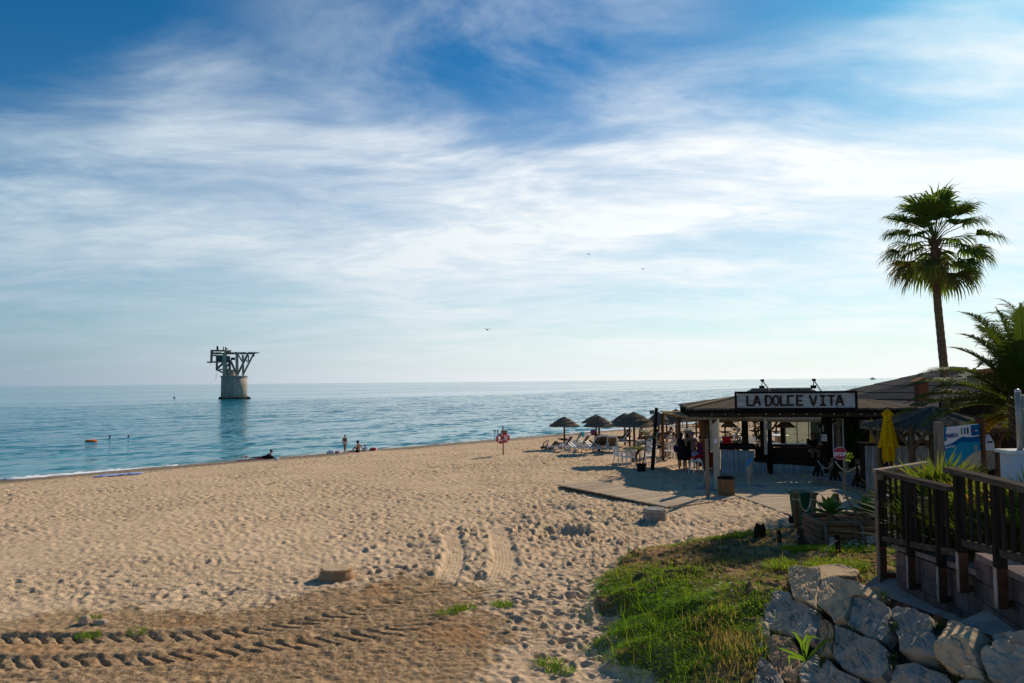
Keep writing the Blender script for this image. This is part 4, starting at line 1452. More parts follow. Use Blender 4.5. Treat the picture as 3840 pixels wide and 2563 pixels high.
# closed yellow parasol, and a second one glimpsed deeper in
def closed_parasol(px, ptop, pbot, D, label, w=55):
    a, b_ = at(px, ptop, D), at(px, pbot, D)
    g = hz(a.x, a.y)
    t = thing('closed_parasol', label, 'parasol', (a.x, a.y, g), 0, 'folded yellow parasols')
    h1, h0_ = a.z - g, b_.z - g
    r = w / F * D / 2
    prof = [(.02, h1), (r * .62, h1 - .16), (r * .42, h1 - .27), (r * .55, h1 - .5), (r * .85, h1 - 1.0), (r, h1 - 1.22)]
    b = B()
    n = 24
    for rad, z in prof:
        for j in range(n):
            e = 1 + (.26 * (1 if j % 3 == 0 else -.6)) * min(1, rad / r)
            b.v.append(V((rad * e * cos(2 * pi * j / n), rad * e * sin(2 * pi * j / n), z + (0.05 * (j % 3) if rad == r else 0))))
            b.t.append(.5)
    for i in range(len(prof) - 1):
        for j in range(n):
            b.f.append((i * n + j, (i + 1) * n + j, (i + 1) * n + (j + 1) % n, i * n + (j + 1) % n))
    b.build('canopy', 'yellow_cloth', t)
    prof = [(r * .6, h1 - 1.1), (r * .62, h1 - 1.5), (r * .5, h0_ + .1), (r * .45, h0_)]
    b = B()
    for rad, z in prof:
        for j in range(n):
            e = 1 + (.3 * (1 if j % 4 == 0 else -.5))
            b.v.append(V((rad * e * cos(2 * pi * j / n), rad * e * sin(2 * pi * j / n), z + (.12 * (j % 4) if rad < r * .46 else 0))))
            b.t.append(.5)
    for i in range(len(prof) - 1):
        for j in range(n):
            b.f.append((i * n + j, (i + 1) * n + j, (i + 1) * n + (j + 1) % n, i * n + (j + 1) % n))
    b.build('skirt', 'yellow_cloth', t)
    B().tube((0, 0, -.02), (0, 0, h1 + .05), .024).build('pole', 'wood_brown', t, True)
    B().lathe([(.25, 0), (.25, .06), (.05, .1)], 16).build('base', 'concrete', t)


closed_parasol(3327, 1533, 1742, 23.2, 'tall folded yellow parasol in front of the gazebo', 62)
closed_parasol(3268, 1572, 1655, 30, 'folded yellow parasol glimpsed in the dark behind the gazebo edge', 22)
# ---------------------------------------------------------------- thatched parasols
TIER = {}


def thatch_parasol(px, pb, pa, pe, hw, label, table=None):
    g = G(px, pb)
    D = g.y
    apex, eave = at(px, pa, D).z - g.z, at(px, pe, D).z - g.z
    r = hw / F * D
    t = thing('thatched_parasol', label, 'parasol', g, random.uniform(0, 6), 'thatched parasols on the beach')
    hgt = apex - eave
    for k, (r0, z0, r1, z1) in enumerate([(1.0, 0.0, .58, .37), (.72, .35, .36, .65), (.47, .62, .012, 1.0)]):
        n = 30
        b = B()
        b.lathe([(r * r0 * .96, eave + hgt * z0 - .07), (r * r0, eave + hgt * z0), (r * (r0 + r1) / 2, eave + hgt * ((z0 + z1) / 2 + .005)), (r * r1, eave + hgt * z1)], n, jit=.028)
        b.build('thatch_tier', 'thatch', t)
    B().tube((0, 0, -.2), (0, 0, apex - .1), .065, .055).build('pole', 'wood_brown', t, True)
    for k in range(8):
        a = 2 * pi * k / 8
        B().bar((cos(a) * r * .9, sin(a) * r * .9, eave - .02), (0, 0, eave + hgt * .45), .03, .03).build('rib', 'wood_brown', t)
    if table:
        B().lathe([(table[0], table[1] - .04), (table[0], table[1])], 22).build('table_top', 'wood_dark', t)
        B().box((0, 0, table[1] - .08), (table[0] * 1.3, .07, .07)).build('table_bearer', 'wood_dark', t)
    return t


UMB = [
    (2117, 1682, 1563, 1596, 58, 'leftmost thatched parasol, standing alone by the loungers', (.42, .62)),
    (2236, 1664, 1556, 1583, 55, 'thatched parasol half hidden behind the second one from the left', (.42, .62)),
    (2248, 1699, 1560, 1597, 58, 'thatched parasol second from the left, over two loungers', (.4, .62)),
    (2344, 1672, 1550, 1582, 53, 'thatched parasol just behind and left of the widest one', (.42, .62)),
    (2362, 1690, 1566, 1594, 46, 'low thatched parasol under the left edge of the widest one', (.4, .62)),
    (2380, 1732, 1545, 1594, 90, 'widest thatched parasol, over the dark wooden table', None),
    (2472, 1672, 1546, 1588, 58, 'thatched parasol just right of the tall dark post', (.42, .62)),
    (2501, 1656, 1545, 1583, 52, 'thatched parasol third right of the tall dark post', (.42, .62)),
    (2537, 1668, 1534, 1578, 62, 'tallest peaked thatched parasol above the pergola edge', (.42, .62)),
    (2577, 1652, 1541, 1576, 50, 'thatched parasol whose tip shows over the middle of the pergola', (.42, .62)),
    (2612, 1656, 1541, 1575, 50, 'thatched parasol whose tip shows at the left end of the bar roof', (.42, .62)),
    (2720, 1652, 1545, 1580, 52, 'thatched parasol seen through the bar, left of the dark inner post', (.42, .62)),
    (2833, 1648, 1542, 1577, 50, 'thatched parasol seen through the middle of the bar', (.42, .62)),
    (2912, 1652, 1542, 1577, 50, 'thatched parasol seen through the bar beside the glass screen', (.42, .62)),
]
for a in UMB:
    thatch_parasol(*a)
# dark forked table under the widest parasol
g = G(2380, 1733)
t = thing('picnic_table', 'round dark wooden table on forked legs under the widest parasol', 'table', (g.x, g.y + .02, g.z))
B().lathe([(.16, .70), (.52, .70), (.52, .745), (.16, .745)], 26).build('table_top', 'wood_grey', t)
for k in range(4):
    a = pi / 4 + k * pi / 2
    B().bar((cos(a) * .42, sin(a) * .42, .69), (cos(a) * .12, sin(a) * .12, .34), .06, .07).build('brace', 'wood_dark', t)
    B().bar((cos(a) * .12, sin(a) * .12, -.1), (cos(a) * .12, sin(a) * .12, .5), .08, .08).build('leg', 'wood_brown', t)


# ---------------------------------------------------------------- sun loungers
def make_lounger():
    t = thing('sun_lounger', 'white plastic sun lounger', 'sun lounger')
    # foot towards +y, head towards -y
    for s in (-1, 1):
        B().path([(s * .30, .95, .30), (s * .31, .6, .36), (s * .31, 0, .37), (s * .31, -.55, .36), (s * .30, -.8, .33)], .032, 7).build('side_rail', 'white_plastic', t, True)
        B().path([(s * .31, .78, .33), (s * .33, .88, .18), (s * .33, .74, .02), (s * .32, .6, .0)], .028, 7).build('leg', 'white_plastic', t, True)
        B().path([(s * .31, -.5, .34), (s * .33, -.66, .18), (s * .33, -.55, .04), (s * .32, -.4, .0)], .028, 7).build('leg', 'white_plastic', t, True)
        B().path([(s * .33, .05, .35), (s * .36, .02, .50), (s * .36, -.2, .55), (s * .35, -.42, .47), (s * .33, -.48, .36)], .025, 7).build('armrest', 'white_plastic', t, True)
        B().lathe([(.07, -.02), (.07, .02)], 12, (0, 0, 0), ax=Matrix.Translation((s * .3, .84, .06)).to_3x3() @ Matrix.Rotation(pi / 2, 3, 'Y')).build('wheel', 'white_plastic', t).location = (s * .34, .86, .07)
    B().bar((0, .92, .345), (0, -.12, .385), .56, .02).build('seat_panel', 'sling', t)
    for y in (.93, .35, -.1):
        B().bar((-.3, y, .35), (.3, y, .35), .05, .04).build('cross_bar', 'white_plastic', t)
    a, b_ = V((0, -.14, .38)), V((0, -.58, 1.02))
    bf = B()
    for s in (-1, 1):
        bf.bar(a + V((s * .29, 0, 0)), b_ + V((s * .26, 0, 0)), .06, .04)
    bf.bar(b_ + V((-.29, 0, 0)), b_ + V((.29, 0, 0)), .04, .10).bar(a + V((-.29, 0, .02)), a + V((.29, 0, .02)), .04, .09)
    bk = bf.build('backrest', 'white_plastic', t)
    B().bar(a.lerp(b_, .06), a.lerp(b_, .95), .48, .015).build('backrest_sling', 'sling', bk)
    B().bar((-.2, -.35, .66), (-.2, -.72, .36), .03, .03).build('prop', 'white_plastic', t)
    B().bar((.2, -.35, .66), (.2, -.72, .36), .03, .03).build('prop', 'white_plastic', t)
    return t


LOU = [
    (2112, 1697, 62, 'white sun lounger leftmost, in front of the alone-standing parasol'),
    (2150, 1683, 70, 'white sun lounger carrying a teal towel on its backrest'),
    (2176, 1692, 62, 'white sun lounger between the two leftmost parasol poles'),
    (2212, 1701, 62, 'white sun lounger with raised back just left of the second pole'),
    (2262, 1696, -5, 'white sun lounger behind the small table of the second parasol'),
    (2297, 1700, -8, 'white sun lounger seen from behind, left of the white chairs'),
    (2332, 1676, 60, 'white sun lounger with a dark-haired sunbather left of the widest parasol'),
    (2440, 1676, 75, 'white sun lounger behind the potted palm'),
    (2494, 1664, 70, 'white sun lounger behind the seated couple'),
    (2588, 1668, -25, 'white sun lounger with raised back behind the standing group'),
    (2655, 1690, -20, 'white sun lounger with raised back beside the pergola post'),
    (2745, 1662, 60, 'white sun lounger seen through the left bar opening'),
    (2835, 1668, 65, 'white sun lounger seen through the bar left of the middle post'),
    (2905, 1655, 65, 'white sun lounger seen through the bar right of the middle post'),
]
lp, lf = make_lounger(), []
for px, py, ang, lab in LOU:
    g = G(px, py)
    place(lp, lf, g + V((0, 0, -.01)), radians(ang), lab, 'sun loungers on the beach')
# teal towel folded over one backrest
g = G(2150, 1683)
t = B()
R_ = Matrix.Rotation(radians(70), 3, 'Z')
t.bar(R_ @ V((0, -.36, .76)), R_ @ V((0, -.57, 1.06)), .56, .04).bar(R_ @ V((0, -.6, 1.07)), R_ @ V((0, -.7, .75)), .56, .03)
o = t.build('towel', 'teal_cloth')
o.location = g
tag(o, 'teal towel folded over the back of a lounger', 'towel')


# ---------------------------------------------------------------- white plastic chairs
def make_chair(name='plastic_chair', m='white_plastic'):
    t = thing(name, 'white plastic armchair', 'chair')
    B().add([(-.22, -.2, .43), (.22, -.2, .43), (.24, .24, .45), (-.24, .24, .45), (-.22, -.2, .405), (.22, -.2, .405), (.24, .24, .425), (-.24, .24, .425)],
            [(0, 1, 2, 3), (7, 6, 5, 4), (0, 4, 5, 1), (1, 5, 6, 2), (2, 6, 7, 3), (3, 7, 4, 0)]).build('seat', m, t)
    for sx, sy in ((-1, -1), (1, -1), (-1, 1), (1, 1)):
        B().bar((sx * .25, sy * .24 - (.03 if sy < 0 else 0), -.02), (sx * .21, sy * .2, .43), .045, .035).build('leg', m, t)
    bk = B()
    for s in (-1, 1):
        bk.bar((s * .21, -.2, .42), (s * .2, -.32, .84), .05, .035)
    bk.bar((-.22, -.325, .84), (.22, -.325, .84), .035, .07)
    bb = bk.build('backrest', m, t)
    for i in range(5):
        x = -.14 + i * .07
        B().bar((x, -.205, .46), (x, -.315, .82), .045, .015).build('slat', m, bb)
    for s in (-1, 1):
        B().path([(s * .24, .2, .42), (s * .27, .2, .62), (s * .27, -.05, .65), (s * .23, -.28, .66)], .022, 6).build('armrest', m, t, True)
    return t


cp_, cf = make_chair(), []
CH = [(2326, 1742, -70, 'white plastic chair left of the dark forked table, seen sideways'), (2358, 1748, 15, 'white plastic chair with its back to us at the dark forked table'),
      (2438, 1742, 75, 'white plastic chair right of the potted palm at the forked table'), (2425, 1722, 140, 'white plastic chair behind the forked table by the palm stems'),
      (2470, 1712, -85, 'white plastic chair under the bare-backed bather'), (2536, 1712, 95, 'white plastic chair under the bather facing left at the small table'),
      (2512, 1722, 10, 'white plastic chair between the two seated bathers'), (2850, 1700, 30, 'white plastic chair seen through the bar left of the middle post'),
      (2832, 1690, -60, 'white plastic chair further back through the bar opening')]
for px, py, a, lab in CH:
    place(cp_, cf, G(px, py), radians(a), lab, 'white plastic chairs')
# small tables of the seated bathers and inside the bar view
for px, py, lab, m in [(2505, 1712, 'small square table between the seated bathers', 'wood_grey'), (2922, 1700, 'round white table with wooden stem seen through the bar', 'white_plastic'),
                       (2840, 1716, 'pale table edge beyond the bar counter', 'wood_pale')]:
    g = G(px, py)
    t = thing('cafe_table', lab, 'table', g, .3)
    if m == 'white_plastic':
        B().lathe([(.5, .96), (.52, .98), (.52, 1.0), (.5, 1.01)], 22).build('table_top', m, t)
        B().box((0, 0, .48), (.3, .3, .97)).build('stem', 'wood_pale', t)
    else:
        B().box((0, 0, .72), (.75, .75, .04)).build('table_top', m, t)
        for sx in (-1, 1):
            for sy in (-1, 1):
                B().bar((sx * .32, sy * .32, -.03), (sx * .3, sy * .3, .7), .05, .05).build('leg', m, t)
# high stool-chair with a red cloth
g = G(2612, 1778)
t = thing('high_chair', 'tall white plastic chair holding a red cloth by the pergola', 'chair', g, radians(15))
B().box((0, 0, .58), (.42, .38, .05)).build('seat', 'white_plastic', t)
for sx in (-1, 1):
    for sy in (-1, 1):
        B().bar((sx * .26, sy * .24, -.03), (sx * .18, sy * .15, .58), .035, .035).build('leg', 'white_plastic', t)
B().bar((0, -.19, .55), (0, -.22, .72), .4, .03, up=(1, 0, 0)).build('backrest', 'white_plastic', t)
b = B()
for i in range(7):
    x = -.22 + i * .073
    b.bar((x, -.25 - .02 * (i % 2), .72 + .05 * (i % 3)), (x + .02, .1, .66), .09, .05)
b.bar((.24, .05, .8), (.27, .1, .3), .14, .05)
o = b.build('red_cloth', 'red_cloth')
o.location = g + V((0, 0, .02))
o.rotation_euler = (0, 0, radians(15))
tag(o, 'bright red cloth bundled on the tall white chair', 'cloth')

# ---------------------------------------------------------------- tall dark post, potted palm, lifebuoys
g = G(2444, 1766)
top = at(2462, 1530, g.y)
t = thing('dark_post', 'tall dark wooden post leaning right beside the potted palm', 'post', g)
B().tube((0, 0, -.3), top - g, .095, .075, 12).build('shaft', 'wood_black', t, True)
c = at(2449, 1546, g.y) - g
B().box(c + V((-.05, 0, 0)), (.2, .15, .16)).build('lamp_box', 'wall_blue', t)
B().path([c + V((.12, -.05, .1)), c + V((.35, 0, .02)), c + V((.5, 0, -.06))], .012, 5).build('bracket', 'black', t)


def frond(b, p0, d0, L, droop, nl=26, ll=.42, lw=.022, tone=.4, vee=.5, up=V((0, 0, 1)), tip=.25, dry=0.0):
    """feathered palm leaf: arching rib with leaflets on both sides"""
    d = V(d0).normalized()
    p = V(p0)
    n = 12
    pts = [p.copy()]
    dirs = [d.copy()]
    for i in range(n):
        p = p + d * (L / n)
        d = (d + V((0, 0, -droop / n * (0.5 + 1.2 * i / n)))).normalized()
        pts.append(p.copy())
        dirs.append(d.copy())
    b.path(pts, [.022 * (1 - .85 * i / n) * max(.5, L / 3) for i in range(n + 1)], 5)
    for k in range(nl):
        u = .12 + .88 * (k + .5) / nl
        f = u * n
        i = min(n - 1, int(f))
        q = pts[i].lerp(pts[i + 1], f - i)
        dd = dirs[i]
        s, w, _ = frame(dd)
        env = sin(pi * min(1, .18 + .86 * u)) ** .7 * (1 - .25 * u) + .08
        for sg in (-1, 1):
            l = ll * env * random.uniform(.8, 1.15)
            e = (s * sg + w * vee * random.uniform(.5, 1.1) + dd * (.55 + .5 * u)).normalized()
            e2 = (e + V((0, 0, -.35 - .25 * random.random()))).normalized()
            wd = dd * lw * .5
            m1 = q + e * l * .5
            t1 = m1 + e2 * l * .5
            tn = min(1, max(0, tone + random.uniform(-.2, .2) + (dry * max(0, u - .6))))
            b.add([q - wd, q + wd, m1 + wd, m1 - wd, t1], [(0, 1, 2, 3), (3, 2, 4)], tn)


g = G(2405, 1770)
t = thing('potted_palm', 'young palm with two thin stems in a black pot', 'potted plant', g)
B().lathe([(.17, -.03), (.21, .3), (.23, .31), (.23, .35), (.19, .35), (.18, .3)], 20).build('pot', 'black', t)
B().lathe([(.185, .25), (.185, .31)], 16).build('soil', 'soil_pot', t)
hd = at(2424, 1640, g.y) - g
hd2 = at(2396, 1690, g.y) - g
B().path([(.05, 0, .28), hd * .5 + V((.03, 0, 0)), hd], [.035, .028, .02], 8).build('stem', 'palm_bark', t, True)
B().path([(-.06, .02, .28), hd2 * .5, hd2], [.03, .025, .018], 8).build('stem', 'palm_bark', t, True)
random.seed(21)
for base, dirs, mt in ((hd, [(1, 0, .75), (-.35, .3, .7), (.5, -.4, .9), (.9, .4, .3), (-.2, -.5, .8), (.7, .3, 1.0), (1, -.2, .1)], 'dark_leaf'),
                       (hd2, [(-1, 0, .5), (-.6, -.5, .6), (.7, -.2, .6), (.2, .5, .8), (-.5, .4, .3), (1, .2, .15)], 'blade_leaf')):
    for d in dirs:
        b = B()
        frond(b, base, d, .62, 1.3, 14, .26, .022, .5)
        b.build('leaf', mt, t)
b = B()
for i in range(26):
    a = random.uniform(0, 6.28)
    p = V((cos(a) * .16, sin(a) * .16, .3))
    e = V((cos(a) * .09, sin(a) * .09, random.uniform(.1, .2)))
    b.add([p - V((.015, 0, 0)), p + V((.015, 0, 0)), p + e], [(0, 1, 2)], random.random())
b.build('underplanting', 'blade_leaf', t)

g = G(1887, 1708)
t = thing('lifebuoy_post', 'thin wooden post with a small board carrying the lifebuoys', 'post', g)
ht_ = at(1887, 1600, g.y).z - g.z
B().tube((0, 0, -.3), (0, 0, ht_), .035, n=8).build('post', 'wood_brown', t, True)
bc = at(1891, 1619, g.y).z - g.z
B().box((.06, -.05, bc), (.38, .03, .14)).build('board', 'wood_grey', t)
B().box((.06, .07, at(1890, 1645, g.y).z - g.z), (.36, .03, .5)).build('backing_board', 'pale_sign', t)
for i, (px, py, rot, dy, lab) in enumerate([(1877, 1646, 28, .02, 'red lifebuoy hanging left on the post'), (1894, 1642, -22, -.13, 'red lifebuoy hanging right and in front on the post')]):
    c = at(px, py, g.y + dy)
    q = thing('lifebuoy', lab, 'lifebuoy', c, radians(rot), 'lifebuoys on the beach post')
    R0 = .225
    B().torus((0, 0, 0), R0, .065, n=32, m=12).build('ring', 'red_plastic', q, True)
    for k in range(4):
        a = pi / 4 + k * pi / 2
        ax = Matrix.Rotation(-a, 3, 'Y')
        B().lathe([(.068, -.03), (.068, .03)], 12, ax @ V((R0, 0, 0)), ax=ax).build('band', 'white_plastic', q)
    pts = [V((cos(2 * pi * k / 24) * (R0 + .075 + .03 * abs(sin(4 * pi * k / 24))), -.02, sin(2 * pi * k / 24) * (R0 + .075 + .03 * abs(sin(4 * pi * k / 24))))) for k in range(25)]
    B().path(pts, .008, 5, False).build('grab_line', 'rope', q)

# ---------------------------------------------------------------- boardwalks
ID = [0]


def planks(name, label, N0, N1, F0, F1, n, z=.07, over=0.0):
    g0, g1, f0, f1 = [G(*p) for p in (N0, N1, F0, F1)]
    t = thing(name, label, 'boardwalk', V((g0.x, g0.y, 0)), 0)
    t['kind'] = 'structure'
    for i in range(n):
        a0, a1 = g0.lerp(g1, (i + .04) / n), g0.lerp(g1, (i + .96) / n)
        b0, b1 = f0.lerp(f1, (i + .04) / n), f0.lerp(f1, (i + .96) / n)
        zz = z + random.uniform(-.006, .006)
        q = []
        for p in (a0, a1, b1, b0):
            e = random.uniform(-.02, .02)
            q.append(V((p.x + e, p.y, hz(p.x, p.y) + zz)))
        lo = [p - V((0, 0, .045)) for p in q]
        B().add(lo + q, [(3, 2, 1, 0), (4, 5, 6, 7), (0, 1, 5, 4), (1, 2, 6, 5), (2, 3, 7, 6), (3, 0, 4, 7)]).build('plank', 'plank', t, world=True)
    for a, b_ in ((g0.lerp(f0, .06), g1.lerp(f1, .06)), (f0.lerp(g0, .06), f1.lerp(g1, .06))):
        B().bar(V((a.x, a.y, hz(a.x, a.y) - .01)), V((b_.x, b_.y, hz(b_.x, b_.y) - .01)), .09, .08).build('bearer', 'wood_brown', t, world=True)


planks('boardwalk', 'plank walkway running left across the sand', (2088, 1829), (2502, 1915), (2222, 1814), (2640, 1890), 58, .12)
planks('boardwalk', 'short plank link between walkway and main deck', (2512, 1914), (2792, 1874), (2600, 1887), (2706, 1866), 16, .09)
# main deck: rows of planks side by side
dk = thing('deck', 'broad plank deck in front of the beach bar', 'deck', G(2980, 1950))
dk['kind'] = 'structure'
ya, yb = G(2980, 1950).y, G(2900, 1838).y
n = int((yb - ya) / .145)
for i in range(n):
    y = ya + (i + .5) * (yb - ya) / n
    pyA, pyB = G(2980, 1950), G(2782, 1879)
    if y < pyB.y:
        xl = pyA.x + (pyB.x - pyA.x) * (y - pyA.y) / (pyB.y - pyA.y)
    else:
        pC = G(2690, 1846)
        xl = pyB.x + (pC.x - pyB.x) * (y - pyB.y) / (pC.y - pyB.y)
    xr = 12.6
    cuts = [xl] + [x for x in ([9.2, 11.0] if i % 2 else [8.4, 10.2, 11.9]) if x > xl + .3] + [xr]
    for a, b_ in zip(cuts[:-1], cuts[1:]):
        B().box(((a + b_) / 2, y, .10 + random.uniform(-.004, .004)), (b_ - a - .012, .132, .04)).build('plank', 'plank', dk, world=True)
B().bar(V((G(2980, 1950).x + .06, ya + .02, .03)), V((G(2782, 1879).x + .06, G(2782, 1879).y, .03)), .06, .1).build('edge_board', 'wood_brown', dk, world=True)
B().box((10.2, (ya + yb) / 2, .02), (4.0, yb - ya - .3, .09)).build('bearer_frame', 'wood_black', dk, world=True)
# concrete shower pad
pp = [G(2600, 1832), G(2700, 1856), G(2925, 1842), G(2850, 1822), G(2680, 1815)]
o = B().prism([(p.x, p.y) for p in pp], -.12, .035).build('shower_pad', 'concrete')
tag(o, 'grey concrete pad under the beach shower', 'pad', kind='structure')
# raised restaurant deck with plank fascia
e0, e1 = G(3050, 1813), G(3330, 1892)
rd = thing('raised_deck', 'raised grey plank terrace at the bar entrance', 'deck', e0)
rd['kind'] = 'structure'
TZ = .30
dirv = (e1 - e0).normalized()
nv = V((-dirv.y, dirv.x, 0))
L = (e1 - e0).length + 1.5
m_ = 46
for i in range(m_):
    p = e0 + nv * (i + .5) * .145
    for k in range(3):
        a, b_ = p + dirv * (L * k / 3 + .006), p + dirv * (L * (k + 1) / 3 - .006)
        B().bar(V((a.x, a.y, TZ - .02)), V((b_.x, b_.y, TZ - .02)), .134, .04).build('plank', 'plank_grey', rd, world=True)
for z in (.06, .19):
    B().bar(V((e0.x, e0.y, z)) - nv * .03, V((e1.x, e1.y, z)) - nv * .03 + dirv * 1.5, .04, .12).build('fascia_board', 'wood_grey', rd, world=True)
c = e0 + dirv * L / 2 + nv * m_ * .145 / 2
B().bar(V((e0.x, e0.y, .12)) + nv * 3.3, V((e0.x, e0.y, .12)) + nv * 3.3 + dirv * L, 6.3, .24).build('joists', 'wood_black', rd, world=True)
# ---------------------------------------------------------------- rope posts on the raised deck
def rope(p, q, sag, r, label, m='rope', grp=None):
    p, q = V(p), V(q)
    pts = []
    for i in range(15):
        t = i / 14
        c = p.lerp(q, t)
        pts.append(c - V((0, 0, sag * 4 * t * (1 - t))))
    mid = (p + q) / 2
    o = B().path([a - mid for a in pts], r, 6).build('rope', m, None, True)
    o.location = mid
    return tag(o, label, 'rope', grp)


tops = []
for i, (px, pt, pb) in enumerate([(3056, 1718, 1798), (3121, 1721, 1826), (3206, 1740, 1850)]):
    # on the deck edge: find the point of the edge line under this pixel
    s = min(np.arange(0, 5, .01), key=lambda s: abs((e0 + dirv * s).x / (e0 + dirv * s).y - ray(px, pb).x / ray(px, pb).y))
    p = e0 + dirv * float(s) + nv * .12
    p.z = TZ
    z = at(px, pt, p.y).z - TZ
    t = thing('rope_post', ['dark rope post at the far corner of the raised deck', 'dark rope post in the middle of the raised deck edge', 'dark rope post on the raised deck nearest the fan palms'][i], 'rope post', p, 0, 'dark posts along the raised deck')
    B().tube((0, 0, 0), (0, 0, z), .055, .05).build('post', 'wood_black', t, True)
    for k in range(4):
        a = k * pi / 2 + .5
        B().bar((cos(a) * .24, sin(a) * .24, .02), (cos(a) * .05, sin(a) * .05, .42), .06, .05).build('foot', 'wood_black', t)
    tops.append(p + V((0, 0, z - .06)))
rope(tops[0], tops[1], .32, .018, 'white rope sagging between the far and middle deck posts', grp='ropes along the raised deck')
rope(tops[1], tops[2], .30, .018, 'white rope sagging between the middle and near deck posts', grp='ropes along the raised deck')
rope(tops[2], tops[2] + dirv * 1.6 + V((0, 0, -.15)), .18, .018, 'white rope sagging from the near deck post towards the fan palms', grp='ropes along the raised deck')

# ---------------------------------------------------------------- litter bin, stake, shower, foot-wash bollard, loop
g = G(2724, 1866)
t = thing('litter_bin', 'slatted wooden litter bin with black rim on the deck edge', 'litter bin', g)
r = 30 / F * g.y
h = at(2724, 1788, g.y).z - g.z
n = 22
sm_ = B().box((0, 0, h * .5), (.075, .03, h * .88)).mesh('slat')
for i in range(n):
    a = 2 * pi * i / n
    o = link('slat', sm_, 'wood_brown', t)
    o.location = (cos(a) * r * .94, sin(a) * r * .94, .03)
    o.rotation_euler = (0, 0, a + pi / 2)
B().lathe([(r * .85, .04), (r * .86, h * .9)], 20).build('liner', 'black', t, True)
B().lathe([(r * 1.02, h * .9), (r * 1.06, h * .95), (r * 1.02, h), (r * .7, h * .98), (r * .68, h * .9)], 24).build('rim', 'black', t, True)
g = G(2655, 1876)
t = thing('wooden_stake', 'tall square wooden stake planted in the sand before the shower', 'stake', g)
h = at(2653, 1648, g.y).z - g.z
B().box((0, 0, h / 2 - .15), (.10, .10, h + .3)).build('stake', 'wood_grey', t)
B().lathe([(.28, -.06), (.2, .03), (.06, .09)], 14).build('sand_mound', 'concrete', t, True)
g = G(2690, 1832)
t = thing('beach_shower', 'square beige shower column with slanted top', 'shower', g, radians(-25))
h = at(2690, 1570, g.y).z - g.z
w = .21
B().add([(-w / 2, -w / 2, 0), (w / 2, -w / 2, 0), (w / 2, w / 2, 0), (-w / 2, w / 2, 0), (-w / 2, -w / 2, h - .22), (w / 2, -w / 2, h - .02), (w / 2, w / 2, h), (-w / 2, w / 2, h - .2)],
        [(3, 2, 1, 0), (4, 5, 6, 7), (0, 1, 5, 4), (1, 2, 6, 5), (2, 3, 7, 6), (3, 0, 4, 7)]).build('column', 'beige_post', t)
B().tube((-w / 2 - .06, 0, h * .52), (-w / 2, 0, h * .52), .03).build('button', 'steel', t)
B().box((0, -w / 2 - .004, h * .68), (.09, .008, .16)).build('plate', 'white_sign', t)
B().tube((-w / 2, 0, h * .86), (-w / 2 - .12, 0, h * .84), .025).build('nozzle', 'steel', t)
B().box((0, 0, .02), (.32, .32, .04)).build('foot_plate', 'steel_dull', t)
g = G(2812, 1826)
t = thing('foot_shower', 'round steel foot-wash bollard with slanted blue top', 'foot shower', g)
h = at(2812, 1726, g.y).z - g.z
r = .105
n = 20
vs = [(cos(2 * pi * i / n) * r, sin(2 * pi * i / n) * r, 0) for i in range(n)] + [(cos(2 * pi * i / n) * r, sin(2 * pi * i / n) * r, h - .1 + .12 * cos(2 * pi * i / n)) for i in range(n)]
B().add(vs, [tuple(range(n))[::-1], tuple(range(n, 2 * n))] + [(i, (i + 1) % n, n + (i + 1) % n, n + i) for i in range(n)]).build('column', 'steel_dull', t)
vs = [(cos(2 * pi * i / n) * r * 1.12, sin(2 * pi * i / n) * r * 1.12, h - .09 + .155 * cos(2 * pi * i / n)) for i in range(n)]
vs += [(x, y, z + .03) for x, y, z in vs]
B().add(vs, [tuple(range(n))[::-1], tuple(range(n, 2 * n))] + [(i, (i + 1) % n, n + (i + 1) % n, n + i) for i in range(n)]).build('top_plate', 'blue_plate', t)
for z in (.62, .42):
    B().tube((-r - .05, -.02, h * z), (r + .05, -.02, h * z), .018).build('tap', 'steel', t)
B().lathe([(.16, 0), (.16, .02)], 18).build('foot_plate', 'steel_dull', t)
g = G(2663, 1832)
a, b_ = at(2645, 1830, g.y), at(2682, 1830, g.y)
t = thing('tube_rail', 'bent pale tube rail beside the beach shower', 'rail', g)
zt = at(2660, 1758, g.y).z - g.z
x0, x1 = a.x - g.x, b_.x - g.x
B().path([(x0, 0, -.1), (x0, 0, zt - .2), (x0 + .05, 0, zt - .05), (x0 + .2, 0, zt), (x1, 0, zt)], .022, 8).build('tube', 'steel', t, True)
B().path([(x0, 0, zt * .45), (x1, 0, zt * .45)], .02, 8).build('tube', 'steel', t, True)
g = G(2525, 1838)
pts = []
for i in range(17):
    a = pi * i / 16
    pts.append(V((-cos(a) * .42, .25 * sin(a * 2), sin(a) ** .7 * .30)))
pts = [V((-.40, -.25, .0)), V((-.44, -.1, .04))] + pts + [V((.55, -.4, 0)), V((.9, -.5, 0.01))]
o = B().path(pts, .016, 6).build('hose', 'hose', None, True)
o.location = g
tag(o, 'grey hose standing in a loop on the sand', 'hose')

